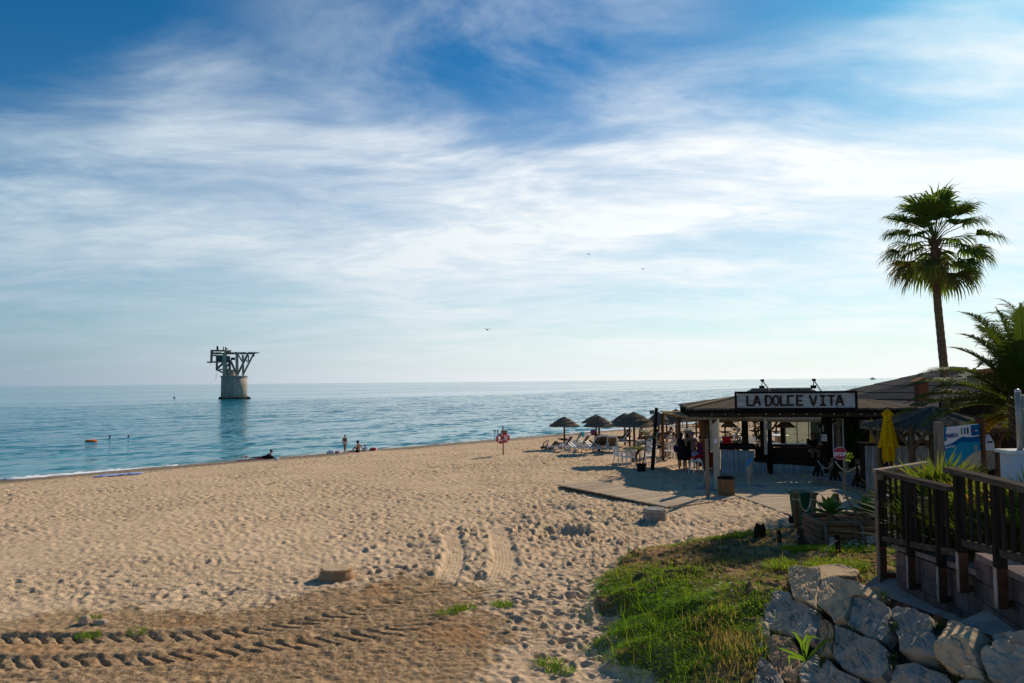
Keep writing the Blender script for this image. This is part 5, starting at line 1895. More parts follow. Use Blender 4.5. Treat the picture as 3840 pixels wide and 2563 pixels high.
# ---------------------------------------------------------------- green wheelie bin
p = at(3010, 1835, 20.6)
gz_ = .12
t = thing('wheelie_bin', 'dark green wheelie bin with closed lid on the deck', 'bin', (p.x, p.y, gz_), radians(12))
h = p.z - gz_
w0, w1, d0, d1 = .19, .24, .22, .28
B().add([(-w0, -d0, .05), (w0, -d0, .05), (w0, d0, .05), (-w0, d0, .05), (-w1, -d1, h - .1), (w1, -d1, h - .1), (w1, d1, h - .1), (-w1, d1, h - .1)],
        [(3, 2, 1, 0), (4, 5, 6, 7), (0, 1, 5, 4), (1, 2, 6, 5), (2, 3, 7, 6), (3, 0, 4, 7)]).build('body', 'green_plastic', t)
B().box((0, 0, h - .11), (.53, .6, .05)).build('rim', 'green_plastic', t)
lid = B()
n = 7
for i in range(n):
    u = -1 + 2 * i / (n - 1)
    for j in range(n):
        v = -1 + 2 * j / (n - 1)
        lid.v.append(V((u * .29, v * .34 - .02, h - .075 + .075 * (1 - u * u * .7) * (1 - v * v * .6))))
        lid.t.append(.5)
lid.f = [(i * n + j, i * n + j + 1, (i + 1) * n + j + 1, (i + 1) * n + j) for i in range(n - 1) for j in range(n - 1)]
lid.box((0, 0, h - .07), (.57, .66, .03))
lid.build('lid', 'green_plastic', t, False)
for s in (-1, 1):
    B().lathe([(.1, -.025), (.1, .025)], 14, (s * .22, .24, .1), ax=Matrix.Rotation(pi / 2, 3, 'Y')).build('wheel', 'black', t)
B().tube((-.2, .33, h - .12), (.2, .33, h - .12), .018).build('handle', 'green_plastic', t)

# ---------------------------------------------------------------- wooden bollards with rope along the deck
bl_ = []
for i, (px, pt, D) in enumerate([(2983, 1848, 18.6), (3048, 1850, 19.6), (3136, 1852, 19.3), (3244, 1860, 18.9)]):
    a = at(px, pt, D)
    z = hz(a.x, a.y)
    t = thing('rope_bollard', ['round wooden bollard leftmost, in front of the green bin', 'round wooden bollard just right of the green bin', 'round wooden bollard left of the STOP sign stick', 'round wooden bollard behind the right agave'][i], 'bollard', (a.x, a.y, z), 0, 'wooden bollards along the deck')
    B().lathe([(.065, -.2), (.065, a.z - z - .02), (.05, a.z - z)], 14).build('post', 'wood_brown', t, True)
    B().torus((0, 0, a.z - z - .16), .068, .012, ax=Matrix.Rotation(pi / 2, 3, 'X'), n=18, m=6).build('rope_ring', 'rope', t)
    bl_.append(V((a.x, a.y, a.z - .16)))
for i in range(3):
    rope(bl_[i] + V((.06, -.04, 0)), bl_[i + 1] + V((-.06, -.04, 0)), .30, .02, ['rope sagging in front of the green bin', 'rope sagging behind the left agave', 'rope sagging behind the right agave'][i], grp='ropes between the wooden bollards')
rope(bl_[3] + V((.06, -.04, 0)), bl_[3] + V((1.1, -.5, -.12)), .12, .02, 'rope running right from the last bollard behind the fan palms', grp='ropes between the wooden bollards')

# ---------------------------------------------------------------- log planters with agaves
PL = []
for i in range(3):
    x0 = (6.66, 7.44, 8.22)[i]
    z0 = hz(x0 + .3, 16.7) - .05
    zt = 1.03
    t = thing('log_planter', ['leftmost log planter box, holding an agave', 'middle log planter box, holding an agave and the STOP sign stick', 'rightmost log planter box, half hidden by the railing'][i], 'planter', (x0 + .34, 16.8, z0), radians(-2), 'log planters')
    hh = zt - z0
    nl = 5
    for k in range(nl):
        z = hh * (k + .5) / nl
        rl = hh / nl * .54
        B().path([(-.34, -.53, z), (-.34, .53, z)], [rl, rl * random.uniform(.92, 1.05)], 9).build('log', 'log', t, True)
        B().path([(.34, -.53, z), (.34, .53, z)], [rl, rl * random.uniform(.92, 1.05)], 9).build('log', 'log', t, True)
        B().path([(-.31, -.5, z), (.31, -.5, z)], [rl * .98, rl], 9).build('log', 'log_end', t, True)
        B().path([(-.31, .5, z), (.31, .5, z)], [rl * .98, rl], 9).build('log', 'log_end', t, True)
    B().box((0, 0, hh * .45), (.62, .95, hh * .86)).build('soil', 'soil_pot', t)
    PL.append((t, V((x0 + .34, 16.8, z0)), hh))
    # conduit bent over the edge down to a pale box
    if i < 3:
        xx = x0 - .03 + .0
        o = B().path([(xx, 16.2, zt - .12), (xx - .02, 16.1, zt - .02), (xx - .03, 16.0, zt - .1), (xx - .03, 15.95, z0 + .25), (xx - .01, 15.8, z0 + .12)], .022, 7).build('conduit', 'cable', None, True)
        tag(o, ['grey conduit bent over the left end of the leftmost planter', 'grey conduit between the left and middle planters', 'grey conduit between the middle and right planters'][i], 'conduit', 'conduits on the planters')
        q = thing('cable_box', ['pale cable box hidden in grass left of the planters', 'pale square cable box below the gap of left and middle planters', 'pale square cable box below the gap of middle and right planters'][i], 'cable box', (xx + .02, 15.72, hz(xx, 15.72) - .02), .3, 'cable boxes below the planters')
        B().box((0, 0, .13), (.13, .12, .2)).build('housing', 'concrete', q)
        B().box((0, 0, .25), (.14, .13, .03)).build('lid', 'concrete', q)


def agave(base, R, n, label, seed):
    rnd = random.Random(seed)
    t = thing('agave', label, 'agave', base, 0, 'agaves in the planters')
    B().path([(0, 0, -.1), (0, 0, .16)], [.05, .07], 10).build('stem', 'palm_bark', t, True)
    for i in range(n):
        a = i * 2.399 + rnd.uniform(-.2, .2)
        el = .12 + 1.2 * (i / n) ** 1.1
        L = R * (1.0 - .28 * i / n) * rnd.uniform(.9, 1.08)
        d = V((cos(a) * cos(el), sin(a) * cos(el), sin(el)))
        s = V((-sin(a), cos(a), 0))
        up = s.cross(d) * -1
        b = B()
        m_ = 7
        p = V((cos(a) * .04, sin(a) * .04, .14 + .08 * i / n))
        rows = []
        for k in range(m_ + 1):
            u = k / m_
            w = .062 * R / .42 * (sin(pi * min(1, u * .75 + .2)) ** .9) * (1 - u ** 4) + .002
            c = p + d * L * u + V((0, 0, -.10 * L * u * u * (1.2 - el)))
            rows.append([c - s * w + up * w * .45, c - up * w * .1, c + s * w + up * w * .45])
        vs = [v for r_ in rows for v in r_]
        b.add(vs, [(k * 3 + j, k * 3 + j + 1, (k + 1) * 3 + j + 1, (k + 1) * 3 + j) for k in range(m_) for j in range(2)], rnd.random())
        b.t = [max(0, min(1, tt + rnd.uniform(-.1, .1))) for tt in b.t]
        b.build('leaf', 'agave_leaf', t, True)


agave(PL[0][1] + V((.02, -.05, PL[0][2] * .88)), .52, 17, 'left agave rosette with broad pointed leaves', 2)
agave(PL[1][1] + V((.06, -.1, PL[1][2] * .9)), .50, 16, 'right agave rosette beside the STOP sign stick', 5)

# ---------------------------------------------------------------- STOP sign on a rough stick
pb_ = PL[1][1] + V((-.05, -.1, PL[1][2] * .8))
D = pb_.y
tp = at(3166, 1705, D)
t = thing('stop_sign', 'red octagonal STOP sign on a rough peeled stick', 'sign', pb_)
B().path([(0, 0, -.1), (at(3166, 1850, D) - pb_), (tp - pb_) * .75 + (at(3167, 1790, D) - pb_) * .25, tp - pb_ + V((.02, 0, .0))], [.034, .03, .028, .024], 8).build('stick', 'wood_grey', t, True)
c = at(3150, 1701, D - .04) - pb_
ro = 25.5 / F * D


def octa(rad, y):
    return [V((cos(pi / 8 + k * pi / 4) * rad, y, sin(pi / 8 + k * pi / 4) * rad)) for k in range(8)]


for rad, y, m_, nm in [(ro, .0, 'pale_sign', 'plate'), (ro * .94, -.006, 'red_sign', 'face')]:
    a, b_ = octa(rad, y - .004), octa(rad, y + .004)
    B().add([c + v for v in a + b_], [tuple(range(8)), tuple(range(8, 16))[::-1]] + [(i, 8 + i, 8 + (i + 1) % 8, (i + 1) % 8) for i in range(8)]).build(nm, m_, t)
text('STOP', ro * .72, 'white_sign', t, face_mat(pb_ + c + V((0, -.014, -.02)), (1, 0, 0), (0, 0, 1)), extrude=.002, bold=.004)
B().box(c + V((0, -.012, ro * .62)), (.05, .004, .035)).build('mark', 'pink_sign', t)
for k, w in enumerate((1.2, 1.0, .7)):
    B().box(c + V((0, -.012, -ro * (.42 + .17 * k))), (ro * w, .004, ro * .07)).build('print_line', 'pink_sign', t)
b = B()
rnd = random.Random(9)
for i in range(26):
    p = (tp - pb_) + V((rnd.uniform(0, .16), rnd.uniform(-.05, .05), rnd.uniform(-.16, .06)))
    e = V((rnd.uniform(-.06, .06), rnd.uniform(-.04, .04), rnd.uniform(-.05, .05)))
    s = V((rnd.uniform(-.03, .03), .01, rnd.uniform(-.03, .03)))
    b.add([p, p + s + e * .5, p + e, p - s + e * .5], [(0, 1, 2, 3)], rnd.random())
b.build('creeper', 'bright_leaf', t)

# short posts, stump, pale stone rings
for px, pt, pb, wd, lab, m_ in [(3008, 1985, 2064, 26, 'short leaning wooden post left of the planters', 'wood_dark'), (3146, 2002, 2085, 20, 'short dark post in front of the middle planter', 'wood_black'), (2926, 1990, 2047, 17, 'short dark stake on the grass bank right of the stump', 'wood_dark')]:
    g = G(px, pb)
    h = at(px, pt, g.y).z - g.z
    t = thing('short_post', lab, 'post', g, .3, 'short posts on the bank')
    B().path([(0, 0, -.15), (-.03, 0, h)], [wd / F * g.y / 2, wd / F * g.y / 2 * .95], 9).build('post', m_, t)
    B().path([(-.02, -.02, h * .75), (-.3, -.1, h * .55), (-.55, -.15, .02)], .008, 5).build('twine', 'rope', t)
g = G(2850, 2015)
t = thing('tree_stump', 'dark rotten stump at the edge of the sand', 'stump', g)
b = B()
n = 14
for r_, z in [(1.15, -.1), (1.0, .08), (.95, .2), (.8, .28)]:
    for j in range(n):
        e = 1 + .14 * sin(j * 2.1) + random.uniform(-.06, .06)
        b.v.append(V((cos(2 * pi * j / n) * .13 * r_ * e, sin(2 * pi * j / n) * .13 * r_ * e, z + (.06 * sin(j * 1.7) if z > .2 else 0))))
        b.t.append(.5)
for i in range(3):
    for j in range(n):
        b.f.append((i * n + j, i * n + (j + 1) % n, (i + 1) * n + (j + 1) % n, (i + 1) * n + j))
b.f.append(tuple(range(3 * n, 4 * n)))
b.build('trunk', 'wood_black', t)
for px, py, w, hpx, lab, m_ in [(2460, 1958, 86, 44, 'round pale concrete manhole ring by the plank walkway', 'concrete'), (1254, 2180, 118, 40, 'low brown concrete ring half buried in the sand', 'rock_brown')]:
    g = G(px, py)
    r = w / F * g.y / 2
    h = (at(px, py - hpx, g.y).z - g.z)
    t = thing('concrete_ring', lab, 'concrete ring', (g.x, g.y + r * .6, g.z))
    flare = 1.0 if m_ == 'concrete' else 1.18
    B().lathe([(r * flare, -.2), (r * (1 + (flare - 1) * .6), h * .35), (r * 1.0, h * .72), (r * .93, h * .74), (r * .97, h * .76), (r * 1.0, h), (r * .93, h * 1.04)], 32, jit=.012).build('ring', m_, t)
    B().lathe([(r * .92, h * .9), (r * .9, h * 1.06)], 28, jit=.01).build('cover', 'concrete' if m_ == 'concrete' else 'rock_buff', t)
g = G(318, 2346)
o = B().ball((0, 0, .05), (.12, .09, .12), 8, 6).ball((.25, .05, .0), (.16, .1, .09), 8, 5).build('broken_block', 'rock_buff')
o.location = g
tag(o, 'small broken pale block in the brown soil at left', 'rock')

# ---------------------------------------------------------------- boulder wall
WT1, WT2, WBs = V((4.35, 11.4, 1.25)), V((3.55, 5.8, 1.95)), V((2.95, 9.7, 0.35))
WN = (WT2 - WT1).cross(WBs - WT1).normalized()
if WN.x > 0:
    WN = -WN


def on_wall(px, py, off=0.0):
    d = ray(px, py)
    o = V((0, 0, H))
    s = (WT1 + WN * off - o).dot(WN) / d.dot(WN)
    return o + d * s


def c4(X, Y):
    return 2900 + .563 * X, 1680 + .563 * Y


from mathutils import noise as mn
E_V = (V((0, 0, 1)) - WN * WN.z).normalized()      # up the face of the wall
E_U = E_V.cross(WN).normalized()
if E_U.x < 0:
    E_U = -E_U


def boulder(poly, m, label, seed, proud=.16, top=None, off=0.0):
    """a split quarry block fitted into the wall: outline on the wall face, chiselled proud front, flat top where its top shows"""
    rnd = random.Random(seed)
    P3 = [on_wall(x, y, off) for x, y in poly]
    c = sum(P3, V()) / len(P3)
    q = [((p - c).dot(E_U), (p - c).dot(E_V)) for p in P3]
    vt = None
    if top is not None:
        vt = (on_wall(sum(p[0] for p in poly) / len(poly), top, off) - c).dot(E_V)
    # resample the outline and roughen it
    N = 96
    per = [sqrt((q[i][0] - q[i - 1][0]) ** 2 + (q[i][1] - q[i - 1][1]) ** 2) for i in range(len(q))]
    tot = sum(per)
    out = []
    for i in range(len(q)):
        a, b_ = q[i - 1], q[i]
        k = max(1, int(round(N * per[i] / tot)))
        out += [(a[0] + (b_[0] - a[0]) * j / k, a[1] + (b_[1] - a[1]) * j / k) for j in range(k)]
    N = len(out)
    size = max(max(abs(x), abs(y)) for x, y in q)
    sd = rnd.uniform(0, 99)
    for i in range(N):
        x, y = out[i]
        l = sqrt(x * x + y * y)
        e = 1 - .016 / max(.1, l) + .05 * mn.noise(V((x * 6, y * 6, sd))) + .03 * mn.noise(V((x * 17, y * 17, sd)))
        out[i] = (x * e, y * e)
    # broken facets of the front
    fac = [(V((rnd.uniform(-1, 1), rnd.uniform(-1, 1), 0)) * size * .8, rnd.uniform(-.55, .55), rnd.uniform(-.6, .45), rnd.uniform(.75, 1.15)) for _ in range(6)]

    def hgt(x, y, r):
        base = proud * (1 - r ** 7) ** .5
        h = 9
        for f0, gx, gy, lv in fac:
            h = min(h, lv * proud + gx * (x - f0.x) + gy * (y - f0.y))
        h = max(.25 * proud, min(base, h))
        h += (.030 * mn.noise(V((x * 4.5, y * 4.5, sd))) + .022 * mn.noise(V((x * 11, y * 11, sd + 3))) + .010 * mn.noise(V((x * 27, y * 27, sd + 7)))) * (1 - r ** 10)
        cr = abs(mn.noise(V((x * 3.0 + sd, y * 5.0, sd))))
        h -= .05 * max(0, .10 - cr) * 10 * .5 * (1 - r ** 8)
        if vt is not None and y > vt:
            h = min(h, proud * 1.05 - (y - vt) * abs(E_V.z / max(.2, WN.z)) * .85 + .012 * mn.noise(V((x * 9, y * 9, sd))))
        return h
    rings = [.12, .24, .36, .47, .57, .66, .74, .81, .87, .92, .96, .985, 1.0]
    vs = [c + WN * hgt(0, 0, 0)]
    for r in rings:
        for x, y in out:
            h = hgt(x * r, y * r, r) if r < 1 else -.02
            vs.append(c + E_U * x * r + E_V * y * r + WN * h)
    for x, y in out:
        vs.append(c + E_U * x * .9 + E_V * y * .9 - WN * .34)
    fs = [(0, 1 + i, 1 + (i + 1) % N) for i in range(N)]
    for k in range(len(rings)):
        fs += [(1 + k * N + i, 1 + (k + 1) * N + i, 1 + (k + 1) * N + (i + 1) % N, 1 + k * N + (i + 1) % N) for i in range(N)]
    fs.append(tuple(1 + len(rings) * N + i for i in range(N)))
    o = B().add([v - c for v in vs], fs).build('boulder', m)
    bm = bmesh.new()
    bm.from_mesh(o.data)
    bmesh.ops.recalc_face_normals(bm, faces=bm.faces[:])
    bm.to_mesh(o.data)
    bm.free()
    o.location = c
    tag(o, label, 'boulder', 'boulders of the retaining wall')
    return o


BO = [
    ([c4(*p) for p in [(108, 812), (125, 795), (330, 805), (340, 885), (312, 930), (292, 1063), (240, 1040), (140, 1015), (112, 870)]], 'rock_buff', 'layered pale boulder at the left end of the top course', .15, None, .05),
    ([c4(*p) for p in [(345, 885), (430, 868), (560, 893), (700, 925), (735, 960), (690, 1000), (560, 988), (540, 1010), (520, 1100), (490, 1160), (420, 1180), (375, 1120), (304, 1062), (318, 935)]], 'rock_buff', 'large pale boulder right of the layered one, below the slab', .17, c4(0, 965)[1], .02),
    ([c4(*p) for p in [(545, 1002), (640, 992), (740, 1030), (795, 1080), (790, 1240), (740, 1310), (640, 1270), (522, 1215), (530, 1100)]], 'rock_blue', 'flat-faced bluish boulder left of the dark gap', .13, None, 0),
    ([c4(*p) for p in [(805, 1085), (840, 1066), (960, 1088), (1070, 1130), (1110, 1250), (1152, 1340), (1130, 1440), (1040, 1445), (950, 1425), (858, 1380), (848, 1290), (815, 1180)]], 'rock_blue', 'rounded blue-grey boulder under the concrete ledge', .17, None, 0),
    ([c4(*p) for p in [(1180, 1180), (1220, 1163), (1330, 1210), (1430, 1250), (1445, 1350), (1452, 1470), (1442, 1580), (1300, 1580), (1200, 1530), (1140, 1478), (1152, 1380), (1170, 1280)]], 'rock_buff', 'tall tan boulder below the middle of the railing', .17, None, 0),
    ([c4(*p) for p in [(1480, 1400), (1530, 1358), (1620, 1352), (1740, 1370), (1770, 1610), (1480, 1610), (1456, 1490)]], 'rock_grey', 'grey boulder cut off by the right edge', .16, None, 0),
    ([c4(*p) for p in [(-60, 980), (60, 962), (125, 975), (140, 1022), (240, 1048), (298, 1080), (330, 1155), (312, 1250), (292, 1315), (150, 1275), (60, 1240), (-40, 1230), (-55, 1100)]], 'rock_grey', 'grey boulder under the layered one, its top sunlit', .17, c4(0, 1035)[1], 0),
    ([c4(*p) for p in [(322, 1162), (362, 1150), (410, 1182), (424, 1230), (405, 1390), (332, 1420), (296, 1380), (312, 1270)]], 'rock_brown', 'narrow brown boulder between two grey ones', .13, None, 0),
    ([c4(*p) for p in [(424, 1196), (520, 1227), (640, 1282), (740, 1322), (792, 1380), (800, 1480), (762, 1570), (600, 1555), (470, 1490), (412, 1400), (432, 1240)]], 'rock_blue', 'widest blue-grey boulder in the middle course', .18, None, 0),
    ([c4(*p) for p in [(830, 1466), (950, 1450), (1080, 1498), (1190, 1540), (1250, 1620), (1200, 1720), (820, 1720), (802, 1570)]], 'rock_blue', 'blue-grey boulder cut off by the bottom edge in the middle', .16, None, 0),
    ([(2786, 2332), (2830, 2316), (2884, 2326), (2896, 2370), (2892, 2400), (2870, 2402), (2868, 2440), (2830, 2442), (2792, 2395)], 'rock_buff', 'small tan boulder at the left end of the wall', .14, 2345, .02),
    ([(2880, 2400), (2905, 2386), (2975, 2396), (3002, 2440), (3012, 2520), (2992, 2566), (2955, 2566), (2900, 2505), (2876, 2450)], 'rock_brown', 'brown boulder behind the reed plant', .15, None, 0),
    ([(2755, 2408), (2790, 2402), (2830, 2446), (2884, 2480), (2935, 2540), (2962, 2630), (2850, 2650), (2790, 2575), (2752, 2500)], 'rock_blue', 'long bluish boulder at the lower left corner of the wall', .16, None, .03),
    ([c4(*p) for p in [(212, 1450), (292, 1400), (400, 1432), (470, 1502), (600, 1562), (620, 1690), (250, 1690), (200, 1570)]], 'rock_grey', 'grey boulder low behind the reed stem', .15, None, 0),
    ([c4(*p) for p in [(1470, 1262), (1600, 1232), (1760, 1262), (1760, 1350), (1540, 1342), (1462, 1330)]], 'rock_grey', 'small grey boulder wedged under the ledge at the right edge', .12, None, -.02),
    ([c4(*p) for p in [(1080, 1130), (1172, 1178), (1162, 1290), (1145, 1330), (1116, 1250)]], 'rock_brown', 'dark sliver of stone in the gap beside the tall tan boulder', .02, None, -.12),
    ([c4(*p) for p in [(1262, 1600), (1450, 1592), (1480, 1650), (1465, 1760), (1240, 1760)]], 'rock_grey', 'grey boulder just below the tall tan one', .15, None, 0),
]
for i, (pl, m_, lab, pr, top, off) in enumerate(BO):
    boulder(pl, m_, lab, 100 + i, pr, top, off)
# top slab lying flat
sl_ = [at(2963, 2135, 11.3), at(2985, 2122, 11.7), at(3095, 2124, 11.9), at(3168, 2136, 11.9), at(3226, 2166, 11.5), at(3215, 2180, 11.2), at(3140, 2160, 11.2), at(3080, 2178, 10.9), at(3020, 2166, 11.0)]
zt = sum(p.z for p in sl_) / len(sl_) + .02
b = B()
n_ = 7
bm = bmesh.new()
cen_ = sum((V((p.x, p.y, 0)) for p in sl_), V()) / len(sl_)
cen_.z = zt - .10
bmesh.ops.create_icosphere(bm, subdivisions=5, radius=1)
pl2 = [(p.x - cen_.x, p.y - cen_.y) for p in sl_]
for v in bm.verts:
    a = math.atan2(v.co.y, v.co.x)
    best = 9
    for (ax, ay), (bx, by) in zip(pl2, pl2[1:] + pl2[:1]):
        dx, dy = cos(a), sin(a)
        den = dx * (by - ay) - dy * (bx - ax)
        if abs(den) > 1e-6:
            tt = (ax * (by - ay) - ay * (bx - ax)) / den
            uu = (ax * dy - ay * dx) / den
            if tt > 0 and -.01 <= uu <= 1.01:
                best = min(best, tt)
    rxy = min(1, (1 - v.co.z ** 2) ** .5)
    q = V((cos(a) * best * rxy ** .2, sin(a) * best * rxy ** .2, math.copysign(abs(v.co.z) ** .16, v.co.z) * .10))
    q += v.co * (.03 * mn.noise(q * 5) + .02 * mn.noise(q * 13)) + V((0, 0, .012 * mn.noise(V((q.x * 9, q.y * 9, 3)))))
    v.co = q
me = bpy.data.meshes.new('boulder')
bm.to_mesh(me)
bm.free()
o = link('boulder', me, 'rock_buff')
o.location = cen_
tag(o, 'flat pale slab lying on top of the boulder wall', 'boulder', 'boulders of the retaining wall')
# earth packed behind and between the boulders
bk = [(2770, 2425), (2800, 2345), (2880, 2250), (2975, 2165), (3120, 2180), (3330, 2240), (3600, 2340), (3840, 2430), (4000, 2480), (4000, 2800), (2790, 2800)]
f_, r_ = [on_wall(x, y, -.10) for x, y in bk], [on_wall(x, y, -.45) for x, y in bk]
n = len(bk)
o = B().add(f_ + r_, [tuple(range(n)), tuple(range(n, 2 * n))[::-1]] + [(i, n + i, n + (i + 1) % n, (i + 1) % n) for i in range(n)]).build('earth_core', 'soil_pot')
tag(o, 'dark earth packed between the boulders', 'earth', kind='structure')

# ---------------------------------------------------------------- ramp: concrete ledge, block wall, cap, planting bed
FA, FB = V((5.43, 10.6, 0)), V((4.20, 5.2, 0))       # line of the railing, far to near
FD = (FB - FA).normalized()
FNv = V((FD.y, -FD.x, 0))
if FNv.x > 0:
    FNv = -FNv
FL = (FB - FA).length


def zcap(s):
    """top of the wall along the ramp, in steps"""
    return 1.74 + .13 * s if s < 3.15 else 2.32 + .035 * (s - 3.15)


def fp(s, out=0.0, z=0.0):
    p = FA + FD * s + FNv * out
    return V((p.x, p.y, z))


lg = thing('concrete_ledge', 'pale concrete footing running along the foot of the block wall', 'ledge', fp(0, .3, 1.0))
b = B()
rows = []
N_ = 26
rnd = random.Random(33)
for i in range(N_ + 1):
    s = -.6 + (FL + 1.2) * i / N_
    zb = zcap(max(0, s)) - .58 - .04 * sin(s * 1.3)
    wob = .05 * sin(s * 2.1) + rnd.uniform(-.02, .02)
    rows.append([fp(s, -.1, zb + .05), fp(s, .12, zb + .03 + rnd.uniform(-.015, .015)), fp(s, .28 + wob, zb - .05 + rnd.uniform(-.02, .02)), fp(s, .46 + wob * 1.5, zb - .16 + rnd.uniform(-.03, .03)), fp(s, .52 + wob * 1.5, zb - .4), fp(s, .1, zb - .7)])
b.add([p for r_ in rows for p in r_], [(i * 6 + j, i * 6 + j + 1, (i + 1) * 6 + j + 1, (i + 1) * 6 + j) for i in range(N_) for j in range(5)])
b.build('footing', 'concrete', lg, True, world=True)
bw = thing('block_wall', 'low wall of mauve concrete blocks under the railing', 'wall', fp(0, 0, 1.0))
blk = .42
for row in range(4):
    n = int(FL / blk) + 2
    for i in range(n):
        s0 = i * blk - (blk / 2 if row % 2 else 0)
        s0, s1 = max(0, s0) + .006, min(FL + .4, s0 + blk) - .006
        if s1 - s0 < .05:
            continue
        m_ = (s0 + s1) / 2
        zt_ = zcap(m_) - .06 - row * .2 - .006
        sl_p = .13 if m_ < 3.15 else .035
        a, b_ = fp(s0, 0, zt_ - .094 - sl_p * (m_ - s0)), fp(s1, 0, zt_ - .094 + sl_p * (s1 - m_))
        B().bar(a - FNv * (-.0 + rnd.uniform(-.003, .003)), b_, .15, .188).build('block', 'block', bw, world=True)
B().add([fp(0, .06, .9), fp(FL + .4, .06, 1.5), fp(FL + .4, .06, zcap(FL) - .08), fp(3.16, .06, 2.22), fp(3.15, .06, 2.05), fp(0, .06, 1.66), fp(0, -.05, .9), fp(FL + .4, -.05, 1.5), fp(FL + .4, -.05, zcap(FL) - .08), fp(3.16, -.05, 2.22), fp(3.15, -.05, 2.05), fp(0, -.05, 1.66)],
        [(0, 1, 2, 3, 4, 5), (11, 10, 9, 8, 7, 6)] + [(i, 6 + i, 6 + (i + 1) % 6, (i + 1) % 6) for i in range(6)]).build('mortar', 'mortar', bw, world=True)
s = 0.0
while s < FL + .3:
    e = s + .5
    if s < 3.15 < e:
        e = 3.15
    a, b_ = fp(s + .004, 0, zcap(s + .001)), fp(e - .004, 0, zcap(e - .002))
    B().bar(a, b_, .26, .06).build('cap_stone', 'cap_stone', bw, world=True)
    s = e
# planting bed behind the wall
b = B()
b.prism([fp(.05, -.1).xy[:], fp(FL + .5, -.1).xy[:], (9.5, 5.2), (9.5, 12.9), (6.9, 12.9)], 0.2, lambda x, y: 1.62 + (10.6 - y) * .115)
o = b.build('planting_bed', 'soil_pot')
tag(o, 'dark earth bed along the ramp behind the railing', 'planting bed', kind='structure')

# ---------------------------------------------------------------- railings
def s_at(px):
    return float(min(np.arange(-1, 7, .005), key=lambda s: abs(fp(s, .17).x / fp(s, .17).y - ray(px, 2000).x / ray(px, 2000).y)))


def railing(name, label, posts, ztop, ends, nbal, ends_bot):
    t = thing(name, label, 'railing', fp(posts[0][0], .14, zcap(posts[0][0])))
    for s, top, wood_end, metal_end in posts:
        p = fp(s, .17)
        Y = p.y
        B().bar(V((p.x, p.y, wood_end)), V((p.x, p.y, top)), .09, .09, up=FD).build('post', 'wood_rail', t, world=True)
        br_ = B().bar(V((p.x, p.y, metal_end)) + FD * .0, V((p.x, p.y, wood_end + .02)), .082, .082, up=FD).build('post_shoe', 'rust', t, world=True)
        B().bar(V((p.x, p.y, metal_end + .005)) - FNv * -.046, V((p.x, p.y, wood_end)) - FNv * -.046, .008, .07, up=FD).build('shoe_face', 'bracket_white_lit', br_, world=True)
        B().bar(V((p.x, p.y, metal_end + .04)), V((p.x, p.y, metal_end + .04)) - FNv * .16, .06, .05).build('shoe_arm', 'rust', br_, world=True)
    (sa, za), (sb, zb) = ends
    B().bar(fp(sa, .17, za), fp(sb, .17, zb), .13, .055).build('top_rail', 'wood_rail_flat', t, world=True)
    (ba, ya_), (bb, yb_) = ends_bot
    B().bar(fp(ba, .17, ya_), fp(bb, .17, yb_), .04, .07).build('bottom_rail', 'wood_rail_flat', t, world=True)
    for i in range(nbal):
        s = sa + .1 + (sb - sa - .2) * (i + .5) / nbal
        if any(abs(s - p[0]) < .09 for p in posts):
            continue
        f = (s - sa) / (sb - sa)
        B().bar(fp(s, .17, ya_ + (yb_ - ya_) * f - .05), fp(s, .17, za + (zb - za) * f - .02), .022, .06, up=FD).build('baluster', 'wood_rail', t, world=True)
    return t


def zpix(s, px, py):
    return at(px, py, fp(s, .17).y).z


P1, P2, P3, P4, P5 = s_at(3308), s_at(3412), s_at(3526), s_at(3604), s_at(3746)
railing('ramp_railing', 'lower railing section of dark slats, at the far end of the ramp',
        [(P1, zpix(P1, 3308, 1800), zpix(P1, 3308, 2047), zpix(P1, 3308, 2168)), (P2, zpix(P2, 3412, 1800), zpix(P2, 3412, 2086), zpix(P2, 3412, 2210)), (P3, zpix(P3, 3526, 1822), zpix(P3, 3526, 2127), zpix(P3, 3526, 2260))], None,
        ((s_at(3290), zpix(s_at(3290), 3290, 1765)), (s_at(3584), zpix(s_at(3584), 3584, 1836))), 11, ((s_at(3290), zpix(s_at(3290), 3290, 2015)), (s_at(3584), zpix(s_at(3584), 3584, 2075))))
P6 = s_at(3900)
railing('ramp_railing', 'higher railing section of dark slats, running out at the right edge',
        [(P4, zpix(P4, 3604, 1765), zpix(P4, 3604, 2072), zpix(P4, 3604, 2222)), (P5, zpix(P5, 3746, 1800), zpix(P5, 3746, 2130), zpix(P5, 3746, 2282)), (P6, zpix(P6, 3900, 1835), zpix(P6, 3900, 2190), zpix(P6, 3900, 2360))], None,
        ((s_at(3570), zpix(s_at(3570), 3570, 1762)), (s_at(3960), zpix(s_at(3960), 3960, 1858))), 11, ((s_at(3590), zpix(s_at(3590), 3590, 2030)), (s_at(3960), zpix(s_at(3960), 3960, 2130))))
# far handrail of the ramp
a, b_ = at(3285, 1768, 10.9), at(3480, 1736, 13.2)
t = thing('ramp_railing', 'pale far handrail of the ramp behind the fan palms', 'railing', V((a.x, a.y, 1.5)))
B().bar(a, b_, .12, .05).build('top_rail', 'wood_pale', t, world=True)
for f in (.03, .35, .68, .97):
    p = a.lerp(b_, f)
    B().bar(V((p.x, p.y, .4)), p - V((0, 0, .02)), .09, .09).build('post', 'wood_grey', t, world=True)
a2, b2 = a - V((0, 0, .45)), b_ - V((0, 0, .45))
B().bar(a2, b2, .04, .08).build('mid_rail', 'wood_grey', t, world=True)

